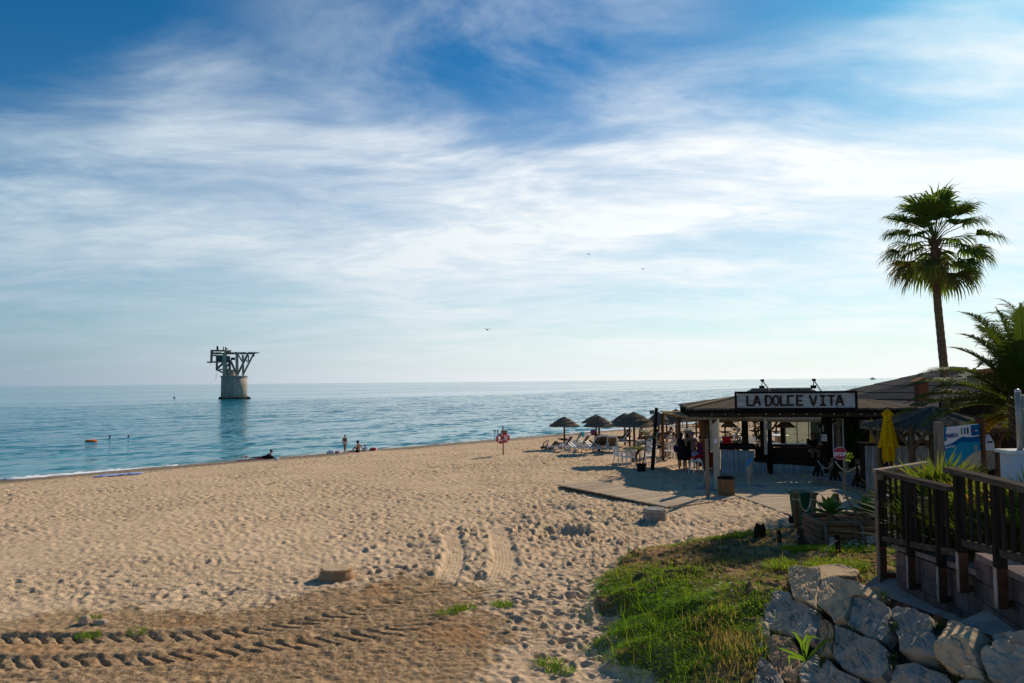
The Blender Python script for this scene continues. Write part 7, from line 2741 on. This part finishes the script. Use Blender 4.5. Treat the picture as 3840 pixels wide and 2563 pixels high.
# ---------------------------------------------------------------- people
def capsule(b, p, q, r0, r1, n=10):
    p, q = V(p), V(q)
    d = (q - p)
    L = d.length
    if L < 1e-4:
        b.ball(p, r0, n, 6)
        return
    d = d / L
    pts, rad = [], []
    for k in range(4):
        a = pi / 2 * (1 - k / 3.0)
        pts.append(p - d * r0 * sin(a))
        rad.append(max(.0015, r0 * cos(a)))
    for k in range(4):
        a = pi / 2 * k / 3.0
        pts.append(q + d * r1 * sin(a))
        rad.append(max(.0015, r1 * cos(a)))
    b.path(pts, rad, n)


def fuse(b, name, voxel, m, parent, smooth_it=2):
    """melt overlapping volumes into one continuous skin"""
    me = b.mesh(name)
    tmp = bpy.data.objects.new('tmp', me)
    C.objects.link(tmp)
    md = tmp.modifiers.new('r', 'REMESH')
    md.mode = 'VOXEL'
    md.voxel_size = voxel
    ms = tmp.modifiers.new('s', 'SMOOTH')
    ms.factor = .5
    ms.iterations = smooth_it
    dg = bpy.context.evaluated_depsgraph_get()
    out = bpy.data.meshes.new_from_object(tmp.evaluated_get(dg))
    bpy.data.objects.remove(tmp)
    out.name = name
    out.polygons.foreach_set('use_smooth', [True] * len(out.polygons))
    return link(name, out, m, parent)


def P(kind):
    """joints of a pose; x right, y the way the person faces, z up, for a height of 1.7"""
    j = dict(pel=(0, 0, .93), wai=(0, 0, 1.08), che=(0, 0, 1.27), nek=(0, -.005, 1.43), hed=(0, .02, 1.575))
    for s, n in ((-1, 'L'), (1, 'R')):
        j.update({'hip' + n: (s * .09, 0, .91), 'kne' + n: (s * .10, .015, .50), 'ank' + n: (s * .10, -.01, .08), 'toe' + n: (s * .12, .14, .03),
                  'sho' + n: (s * .175, -.005, 1.385), 'elb' + n: (s * .225, -.03, 1.12), 'wri' + n: (s * .235, .04, .89), 'han' + n: (s * .235, .07, .80)})
    if kind == 'hold':       # forearms raised in front
        for s, n in ((-1, 'L'), (1, 'R')):
            j.update({'elb' + n: (s * .22, .0, 1.13), 'wri' + n: (s * .13, .2, 1.2), 'han' + n: (s * .09, .27, 1.24)})
    if kind == 'walk':
        j.update(kneL=(-.10, .12, .52), ankL=(-.10, .10, .10), toeL=(-.11, .24, .05), kneR=(.1, -.03, .5), ankR=(.1, -.18, .1), toeR=(.11, -.05, .03))
    if kind == 'chair':      # seat about 0.45 high
        dz = -.42
        for k in ('pel', 'wai', 'che', 'nek', 'hed'):
            x, y, z = j[k]
            j[k] = (x, y + (.06 if z > 1.2 else 0), z + dz)
        for s, n in ((-1, 'L'), (1, 'R')):
            j.update({'hip' + n: (s * .09, .02, .50), 'kne' + n: (s * .13, .42, .50), 'ank' + n: (s * .13, .40, .08), 'toe' + n: (s * .14, .54, .03),
                      'sho' + n: (s * .175, .05, .965), 'elb' + n: (s * .23, .14, .73), 'wri' + n: (s * .15, .36, .70), 'han' + n: (s * .12, .44, .72)})
    if kind == 'ground':     # sitting on the sand, knees up, leaning back on the hands
        j.update(pel=(0, 0, .13), wai=(0, -.03, .28), che=(0, -.05, .48), nek=(0, -.05, .64), hed=(0, .0, .78))
        for s, n in ((-1, 'L'), (1, 'R')):
            j.update({'hip' + n: (s * .09, .02, .12), 'kne' + n: (s * .11, .36, .42), 'ank' + n: (s * .11, .62, .08), 'toe' + n: (s * .12, .75, .04),
                      'sho' + n: (s * .17, -.06, .60), 'elb' + n: (s * .24, -.2, .36), 'wri' + n: (s * .26, -.26, .10), 'han' + n: (s * .27, -.28, .04)})
        j.update(kneL=(-.11, .42, .12), ankL=(-.12, .85, .08), toeL=(-.13, .93, .16))
    if kind == 'back':       # lying on the back, knees raised
        j.update(pel=(0, 0, .12), wai=(0, -.16, .11), che=(0, -.36, .13), nek=(0, -.52, .14), hed=(0, -.66, .15))
        for s, n in ((-1, 'L'), (1, 'R')):
            j.update({'hip' + n: (s * .09, .04, .11), 'kne' + n: (s * .12, .36, .46), 'ank' + n: (s * .12, .58, .08), 'toe' + n: (s * .12, .72, .05),
                      'sho' + n: (s * .18, -.47, .12), 'elb' + n: (s * .24, -.45, .38), 'wri' + n: (s * .12, -.3, .52), 'han' + n: (s * .06, -.26, .58)})
    if kind == 'front':      # lying on the belly, propped on the elbows
        j.update(pel=(0, 0, .11), wai=(0, .17, .12), che=(0, .34, .24), nek=(0, .44, .38), hed=(0, .50, .52))
        for s, n in ((-1, 'L'), (1, 'R')):
            j.update({'hip' + n: (s * .09, -.03, .10), 'kne' + n: (s * .11, -.44, .08), 'ank' + n: (s * .11, -.84, .08), 'toe' + n: (s * .11, -.96, .03),
                      'sho' + n: (s * .18, .40, .33), 'elb' + n: (s * .23, .46, .06), 'wri' + n: (s * .12, .68, .05), 'han' + n: (s * .06, .75, .05)})
    if kind == 'prone':      # flat on the belly
        j.update(pel=(0, 0, .11), wai=(0, .16, .10), che=(0, .36, .11), nek=(0, .52, .12), hed=(0, .66, .12))
        for s, n in ((-1, 'L'), (1, 'R')):
            j.update({'hip' + n: (s * .09, -.03, .10), 'kne' + n: (s * .11, -.44, .08), 'ank' + n: (s * .11, -.84, .07), 'toe' + n: (s * .11, -.96, .03),
                      'sho' + n: (s * .18, .48, .10), 'elb' + n: (s * .33, .52, .06), 'wri' + n: (s * .22, .74, .05), 'han' + n: (s * .14, .80, .05)})
    if kind == 'recline':    # on a raised lounger
        j.update(pel=(0, 0, .50), wai=(0, -.12, .60), che=(0, -.25, .74), nek=(0, -.36, .87), hed=(0, -.40, 1.0))
        for s, n in ((-1, 'L'), (1, 'R')):
            j.update({'hip' + n: (s * .09, .03, .49), 'kne' + n: (s * .12, .40, .66), 'ank' + n: (s * .12, .74, .46), 'toe' + n: (s * .13, .84, .52),
                      'sho' + n: (s * .18, -.30, .83), 'elb' + n: (s * .26, -.14, .62), 'wri' + n: (s * .18, .08, .62), 'han' + n: (s * .14, .15, .62)})
    return {k: V(v) for k, v in j.items()}


def person(label, loc, rz, kind='stand', s=1.0, skin='skin', hair='hair_dark', wear=(), hairdo='short', voxel=.02, sex='f', look=0.0, group=None):
    j = P(kind)
    t = thing('person', label, 'person', loc, rz, group)
    t.scale = (s, s, s)
    b = B()
    wide = 1.0 if sex == 'f' else 1.1
    side = (j['shoR'] - j['shoL']).normalized()
    spine = [('pel', .125, .062), ('wai', .10, .05), ('che', .118, .065)]
    for sg in (-1, 1):
        pr = None
        for nme, r, w in spine:
            c = j[nme] + side * sg * w * wide
            if pr is not None:
                capsule(b, pr[0], c, pr[1], r * .92)
            pr = (c, r * .92)
        capsule(b, pr[0], j['sho' + 'LR'[(sg + 1) // 2]], .085, .058 * wide)
    capsule(b, j['che'], j['nek'], .09, .05)
    hd = j['hed']
    capsule(b, j['nek'], hd, .052, .055)
    fwd = (V((0, 1, 0)) if kind not in ('back',) else V((0, 0, 1)))
    if kind in ('prone',):
        fwd = V((.9, 0, -.2)).normalized()
    upv = (hd - j['nek']).normalized()
    if kind == 'front':
        upv = V((0, -.1, 1)).normalized()
    rx = fwd.cross(upv).normalized()
    fwd = upv.cross(rx).normalized()
    HM = Matrix((rx, fwd, upv)).transposed() @ Matrix.Rotation(look, 3, 'Z')
    b.ball(hd + HM @ V((0, 0, .015)), (.074, .092, .105), 14, 10, HM)
    b.ball(hd + HM @ V((0, .035, -.06)), (.052, .055, .05), 10, 7, HM)
    b.ball(hd + HM @ V((0, .098, -.012)), (.014, .022, .024), 8, 6, HM)
    for sg in (-1, 1):
        b.ball(hd + HM @ V((sg * .077, -.005, -.005)), (.012, .022, .032), 8, 6, HM)
        b.ball(hd + HM @ V((sg * .03, .075, .012)), (.018, .02, .012), 8, 5, HM)
    b.ball(hd + HM @ V((0, .083, -.055)), (.026, .014, .01), 8, 5, HM)
    for n in 'LR':
        capsule(b, j['hip' + n], j['kne' + n], .088, .054)
        mid = j['kne' + n].lerp(j['ank' + n], .35)
        capsule(b, j['kne' + n], mid, .052, .053)
        capsule(b, mid, j['ank' + n], .053, .034)
        capsule(b, j['ank' + n], j['toe' + n], .038, .03)
        capsule(b, j['sho' + n], j['elb' + n], .050 * wide, .038)
        capsule(b, j['elb' + n], j['wri' + n], .038, .026)
        hv = (j['han' + n] - j['wri' + n])
        hl = hv.normalized()
        sd, up_, _ = frame(hl)
        pal = j['wri' + n] + hl * .07
        for q in (-1, 0, 1):
            capsule(b, j['wri' + n] + sd * q * .012, pal + sd * q * .024, .018, .016, 8)
        for q, ln in ((-1.5, .062), (-.5, .078), (.5, .084), (1.5, .074)):
            a = pal + sd * q * .019
            m_ = a + (hl + up_ * -.15).normalized() * ln * .55
            capsule(b, a, m_, .0105, .010, 6)
            capsule(b, m_, m_ + (hl + up_ * -.5).normalized() * ln * .5, .010, .0085, 6)
        a = j['wri' + n] + hl * .025 + sd * .03
        m_ = a + (hl * .7 + sd * .7).normalized() * .04
        capsule(b, a, m_, .013, .012, 6)
        capsule(b, m_, m_ + (hl + sd * .2).normalized() * .035, .012, .010, 6)
    body = fuse(b, 'body', voxel, skin, t)
    # hair
    hb = B()
    hb.ball(hd + HM @ V((0, -.018, .04)), (.083, .094, .092), 14, 9, HM)
    if hairdo in ('long', 'tail'):
        bk = HM @ V((0, -1, 0))
        capsule(hb, hd + bk * .06, hd + bk * .09 + upv * -.16, .065, .06)
        capsule(hb, hd + bk * .09 + upv * -.16, hd + bk * .10 + upv * -.32, .06, .03)
    if hairdo == 'bun':
        hb.ball(hd + HM @ V((0, -.06, .13)), .05)
    fuse(hb, 'hair', .016, hair, t, 1)
    if hairdo == 'cap':
        cb = B()
        cb.ball(hd + HM @ V((0, -.01, .06)), (.09, .10, .075), 14, 8, HM)
        cb.bar(hd + HM @ V((0, .07, .05)), hd + HM @ V((0, .19, .04)), .15, .012)
        fuse(cb, 'cap', .012, 'black_cloth', t, 1)
    for w in wear:
        kind_, m_ = w[0], w[1]
        cb = B()
        g = .014
        if kind_ in ('tshirt', 'dress', 'top', 'bikini_top', 'onepiece'):
            lo = 'pel' if kind_ != 'bikini_top' else 'che'
            for sg in (-1, 1):
                pr = None
                for nme, r, wd in spine:
                    if kind_ == 'bikini_top' and nme != 'che':
                        continue
                    c = j[nme] + side * sg * wd * wide
                    if pr is not None:
                        capsule(cb, pr[0], c, pr[1] + g, r * .92 + g)
                    pr = (c, r * .92)
                if kind_ == 'bikini_top':
                    capsule(cb, j['che'] + side * sg * .02 + HM @ V((0, .03, -.01)), j['che'] + side * sg * .075 + HM @ V((0, .03, -.01)), .105, .10)
                else:
                    capsule(cb, pr[0], j['sho' + 'LR'[(sg + 1) // 2]].lerp(j['che'], .25), .085 + g, .055 * wide + g)
            if kind_ == 'tshirt':
                for n in 'LR':
                    capsule(cb, j['sho' + n], j['sho' + n].lerp(j['elb' + n], .6), .062 * wide, .058)
        if kind_ in ('dress',):
            for n in 'LR':
                capsule(cb, j['hip' + n], j['hip' + n].lerp(j['kne' + n], .85), .125, .115)
                capsule(cb, j['hip' + n] * .6 + j['pel'] * .4, j['hip' + n].lerp(j['kne' + n], .85).lerp(j['hip' + ('R' if n == 'L' else 'L')].lerp(j['kne' + ('R' if n == 'L' else 'L')], .85), .35), .12, .10)
        if kind_ in ('shorts', 'briefs', 'onepiece', 'trousers'):
            ln = {'shorts': .62, 'briefs': .12, 'onepiece': .08, 'trousers': .97}[kind_]
            for n in 'LR':
                capsule(cb, j['hip' + n], j['hip' + n].lerp(j['kne' + n], ln), .105, .08 if ln > .2 else .098)
                if kind_ == 'trousers':
                    capsule(cb, j['kne' + n], j['ank' + n], .075, .06)
            for sg in (-1, 1):
                capsule(cb, j['pel'] + side * sg * .055, j['pel'].lerp(j['wai'], .25) + side * sg * .05, .13, .125)
        if cb.v:
            nm = {'tshirt': 'shirt', 'top': 'shirt', 'bikini_top': 'bikini_top', 'dress': 'dress', 'shorts': 'shorts', 'briefs': 'briefs', 'onepiece': 'swimsuit', 'trousers': 'trousers'}[kind_]
            fuse(cb, nm, voxel, m_, t, 2)
        if kind_ == 'bag':
            p = j['pel'] + side * -.25 + V((0, -.05, .05))
            B().ball(p, (.10, .14, .17), 10, 7).build('bag', m_, t, True)
        if kind_ == 'hat':
            B().lathe([(.17, .05), (.175, .06), (.095, .075), (.09, .14), (.06, .16)], 20, hd, ax=HM).build('hat', m_, t, True)
        if kind_ == 'glasses':
            gb = B()
            for sg in (-1, 1):
                gb.ball(hd + HM @ V((sg * .03, .092, .012)), (.022, .01, .016), 8, 5, HM)
            gb.bar(hd + HM @ V((-.05, .09, .014)), hd + HM @ V((.05, .09, .014)), .008, .006)
            gb.build('sunglasses', 'black', t)
    return t


def pg_(px, py, dz=0.0):
    g = G(px, py)
    return g + V((0, 0, dz))


R = radians
GR = 'guests standing by the bar'
person('woman in short black dress with long dark hair, leftmost of the standing group', pg_(2557, 1766), R(-25), 'hold', 1.02, 'skin', 'hair_dark', [('dress', 'black_cloth'), ('bag', 'navy_cloth')], 'long', .016, group=GR)
person('woman in sleeveless black dress with tied hair, second in the standing group', pg_(2579, 1764), R(20), 'hold', .95, 'skin', 'hair_dark', [('dress', 'black_cloth')], 'bun', .016, group=GR)
person('woman in patterned greyish dress wearing a visor, facing us in the group', pg_(2597, 1755), R(165), 'hold', .97, 'skin', 'hair_brown', [('dress', 'print_cloth'), ('hat', 'print_cloth')], 'short', .016, group=GR)
person('woman in dark red floral dress beside the red cloth', pg_(2628, 1766), R(-10), 'hold', .93, 'skin', 'hair_dark', [('dress', 'floral_cloth')], 'short', .016, group=GR)
person('child in pale blue shirt between the dresses and the red cloth', pg_(2608, 1770), R(10), 'stand', .62, 'skin', 'hair_brown', [('tshirt', 'blue_cloth'), ('shorts', 'navy_cloth')], 'short', .018, group=GR)
g = G(2472, 1712)
person('bare-backed bather with long hair seated on a white chair', g, R(-80), 'chair', 1.0, 'skin', 'hair_brown', [('briefs', 'black_cloth')], 'long', .018)
g = G(2532, 1712)
person('bather with fair hair seated facing left at the small table', g, R(95), 'chair', 1.0, 'skin', 'hair_brown', [('onepiece', 'white_cloth')], 'bun', .018)
mu, mz = ku(3046, 1720, 1.5)
mp_ = K0 + KU * mu + KV * 1.5
st2 = thing('bar_stool', 'dark stool under the man in black', 'stool', (mp_.x, mp_.y, hz(mp_.x, mp_.y)))
B().lathe([(.19, .72), (.2, .74), (.19, .78)], 16).build('seat', 'wood_black', st2)
for k in range(4):
    a = pi / 4 + k * pi / 2
    B().bar((cos(a) * .24, sin(a) * .24, -.02), (cos(a) * .14, sin(a) * .14, .72), .04, .04).build('leg', 'wood_black', st2)
person('man in black shirt and dark glasses seated inside the bar', (mp_.x, mp_.y, hz(mp_.x, mp_.y) + .36), R(178), 'chair', 1.02, 'skin_tan', 'hair_dark', [('tshirt', 'black_cloth'), ('shorts', 'wood_grey'), ('glasses', 'black')], 'short', .016, 'm')
person('guest with brown hair seated low at the left bar counter', K0 + KU * .75 + KV * 1.9 + V((0, 0, .12)), R(200), 'chair', .95, 'skin', 'hair_dark', [('onepiece', 'black_cloth')], 'bun', .02)
# shore line people
person('boy in pale swim trunks standing at the waterline', pg_(1293, 1698), R(-15), 'walk', .78, 'skin_tan', 'hair_dark', [('briefs', 'white_cloth')], 'short', .018, 'm')
person('woman in dark bikini and hat sitting on the towel by the water', pg_(1342, 1700, .03), R(68), 'ground', .92, 'skin_tan', 'hair_dark', [('bikini_top', 'black_cloth'), ('briefs', 'black_cloth'), ('hat', 'black_cloth')], 'bun', .018)
person('small child in pale shirt sitting right of the woman by the water', pg_(1368, 1696, .03), R(60), 'ground', .58, 'skin', 'hair_dark', [('tshirt', 'blue_cloth'), ('briefs', 'red_cloth')], 'short', .018)
person('bather in dark swimsuit propped on the elbows at the waterline', pg_(990, 1722, .02), R(-84), 'front', 1.0, 'skin_tan', 'hair_dark', [('onepiece', 'black_cloth')], 'short', .018)
person('bather in red briefs lying flat at the waterline behind the propped one', pg_(925, 1724, .02), R(96), 'prone', 1.0, 'skin_tan', 'hair_brown', [('briefs', 'red_cloth')], 'short', .018)
person('sunbather lying on the sand with knees up, left of the loungers', pg_(2068, 1686, .0), R(-62), 'back', 1.0, 'skin_tan', 'hair_dark', [('briefs', 'black_cloth')], 'short', .018)
g = G(2234, 1680)
person('sunbather sitting low behind the second parasol pole', g + V((0, 0, .05)), R(110), 'ground', 1.0, 'skin_tan', 'hair_dark', [('bikini_top', 'purple_cloth'), ('briefs', 'purple_cloth')], 'long', .02)
person('dark-haired sunbather reclining on a lounger left of the widest parasol', G(2332, 1676), R(60), 'recline', 1.0, 'skin_tan', 'hair_dark', [('briefs', 'black_cloth')], 'short', .02)
person('bather seated sideways behind the widest parasol', pg_(2402, 1672), R(-70), 'chair', 1.0, 'skin_tan', 'hair_dark', [('shorts', 'navy_cloth')], 'short', .02, 'm')
person('bather in pale towel reclining behind the potted palm', G(2440, 1676), R(75), 'recline', 1.0, 'skin', 'hair_brown', [('onepiece', 'white_cloth')], 'long', .02)
person('sunbather reclining behind the seated couple', G(2494, 1664), R(70), 'recline', 1.0, 'skin_tan', 'hair_dark', [('briefs', 'blue_cloth')], 'short', .02)
person('man in dark trunks standing far off by the water under the pergola edge', pg_(2554, 1604), R(-160), 'walk', 1.0, 'skin_tan', 'hair_dark', [('shorts', 'navy_cloth')], 'short', .025, 'm')
person('bather in teal top standing far off right of the pergola gap', pg_(2634, 1604), R(-140), 'stand', 1.0, 'skin_tan', 'hair_brown', [('tshirt', 'teal_cloth'), ('briefs', 'teal_cloth')], 'short', .025)
person('bather sitting far off beside the blue towels', pg_(2618, 1606), R(60), 'ground', 1.0, 'skin_tan', 'hair_dark', [('briefs', 'red_cloth')], 'short', .025)
# swimmers, sunk to the neck
for px, py, lab, hr in [(412, 1642, 'swimmer with dark head, left of the two far swimmers', 'hair_dark'), (482, 1640, 'swimmer with dark head and trailing wake, right of the two', 'hair_dark'),
                        (1856, 1620, 'bather up to the neck in the sea, left of the pair by the lifebuoys', 'hair_dark'), (1867, 1619, 'bather up to the neck in the sea, right of the pair by the lifebuoys', 'hair_brown')]:
    d = ray(px, py)
    Y = (SEA - H) / d.z * d.y
    p = at(px, py, Y)
    person(lab, (p.x, p.y, SEA - 1.5), R(150), 'stand', 1.0, 'skin_tan', hr, [('briefs', 'black_cloth')], 'short', .025, group='swimmers')

# ---------------------------------------------------------------- small things on the sand and water
d = ray(342, 1657)
Y = (SEA - H) / d.z * d.y
p = at(342, 1657, Y)
o = B().lathe([(.1, .02), (.42, .0), (.55, .1), (.42, .2), (.2, .16)], 18).build('float_ring', 'orange_plastic', None, True)
o.location = (p.x, p.y, SEA - .03)
tag(o, 'orange inflatable ring floating off the left shore', 'float')


def cloth(name, px, py, w, l, rz, m, label, cat='towel', hgt=.03):
    g = G(px, py)
    b = B()
    n = 9
    rnd = random.Random(px)
    for i in range(n):
        for k in range(n):
            x, y = (i / (n - 1) - .5) * w, (k / (n - 1) - .5) * l
            b.v.append(V((x + rnd.uniform(-.03, .03), y + rnd.uniform(-.03, .03), hgt + rnd.uniform(0, .035))))
            b.t.append(.5)
    b.f = [(i * n + k, (i + 1) * n + k, (i + 1) * n + k + 1, i * n + k + 1) for i in range(n - 1) for k in range(n - 1)]
    # hem and thickness: each cloth follows the lie of the sand
    c, s = cos(rz), sin(rz)
    for v in b.v:
        X, Y = g.x + v.x * c - v.y * s, g.y + v.x * s + v.y * c
        v.z += hz(X, Y) - g.z
    o = b.build(name, m)
    md = o.modifiers.new('thick', 'SOLIDIFY')
    md.thickness = .02
    o.location = g
    o.rotation_euler = (0, 0, rz)
    return tag(o, label, cat)


cloth('beach_towel', 450, 1782, 2.2, 2.0, .35, 'towel_blue', 'white and blue patterned beach towel near the left shore')
cloth('beach_towel', 1345, 1702, 1.5, .8, .4, 'towel_pink', 'pink and white towel under the woman by the water')
cloth('beach_towel', 955, 1725, 2.3, .9, .45, 'purple_cloth', 'dark reddish towel under the two bathers lying at the waterline')
cloth('beach_towel', 2585, 1604, 2.2, 1.4, .3, 'teal_cloth', 'teal towel far off by the water under the pergola edge', hgt=.06)
for px, py, w, m, lab in [(1240, 1703, .3, 'white_cloth', 'crumpled white bag on the sand left of the boy'), (1266, 1702, .22, 'towel_pink', 'small pale pink bag beside the boy'), (1400, 1692, .3, 'red_plastic', 'red beach toy right of the small child'),
                          (1182, 1700, .35, 'navy_cloth', 'dark bundle at the waterline left of the boy'), (1036, 1727, .17, 'white_cloth', 'white ball right of the bathers lying at the waterline'), (1010, 1722, .3, 'black_cloth', 'dark shoe bag beside the propped bather')]:
    g = G(px, py)
    rnd = random.Random(px)
    bm = bmesh.new()
    bmesh.ops.create_icosphere(bm, subdivisions=3, radius=1)
    for v in bm.verts:
        k = 1 + (.0 if 'ball' in lab else .28) * mn.noise(v.co * 2.3 + V((px, 0, 0)))
        v.co = V((v.co.x * w * k, v.co.y * w * .8 * k, max(-.15, v.co.z) * w * (.75 if 'ball' not in lab else 1) * k))
    me = bpy.data.meshes.new('bundle')
    bm.to_mesh(me)
    bm.free()
    o = link('ball' if 'ball' in lab else 'beach_bag', me, m)
    o.location = g + V((0, 0, .04))
    tag(o, lab, 'ball' if 'ball' in lab else 'bag')
# bag on the table of the second parasol, red cool box in the bar
g = G(2236, 1664)
o = B().lathe([(.16, 0), (.2, .1), (.19, .26), (.12, .34)], 14).build('beach_bag', 'purple_cloth', None, True)
o.location = g + V((-.22, -.08, .62))
tag(o, 'purple bag standing on the small table of the hidden second parasol', 'bag')
bu, bz = ku(2716, 1668, 1.2)
t = thing('cool_box', 'red box standing on the left bar counter', 'box', K0 + KU * bu + KV * .35 + V((0, 0, ku(2716, 1668, 0)[1])), KA)
B().box((0, 0, .16), (.34, .3, .30)).build('body', 'red_cloth', t)
B().box((0, 0, .325), (.37, .33, .04)).build('lid', 'red_plastic', t)
g = G(2678, 1765)
t = thing('orange_bin', 'orange box leaning by the left end of the bar front', 'box', g)
B().box((-.0, .25, .38), (.26, .3, .78)).build('body', 'orange_plastic', t)
B().box((0, .25, .79), (.28, .32, .04)).build('lid', 'red_plastic', t)
# gulls
for px, py, D, lab in [(1828, 1238, 90, 'dark gull gliding low over the middle of the sea'), (2208, 955, 140, 'tiny gull high above the beach bar'), (2411, 1010, 150, 'tiny gull right of the high one')]:
    p = at(px, py, D)
    t = thing('gull', lab, 'gull', p, .6, 'gulls in the sky')
    B().path([(0, -.22, 0), (0, -.1, .01), (0, .08, .02), (0, .2, .03), (0, .26, .02)], [.02, .06, .07, .045, .01], 8).build('body', 'wood_dark', t, True)
    for s in (-1, 1):
        B().add([(s * .04, .08, .03), (s * .04, -.06, .03), (s * .3, -.03, .14), (s * .3, .08, .14), (s * .62, -.1, .07), (s * .04, .08, .045), (s * .04, -.06, .045), (s * .3, -.03, .155), (s * .3, .08, .155), (s * .62, -.1, .08)],
                [(0, 1, 2, 3), (3, 2, 4), (5, 8, 7, 6), (8, 9, 7), (0, 3, 8, 5), (3, 4, 9, 8), (1, 6, 7, 2), (2, 7, 9, 4)]).build('wing', 'wood_dark', t)
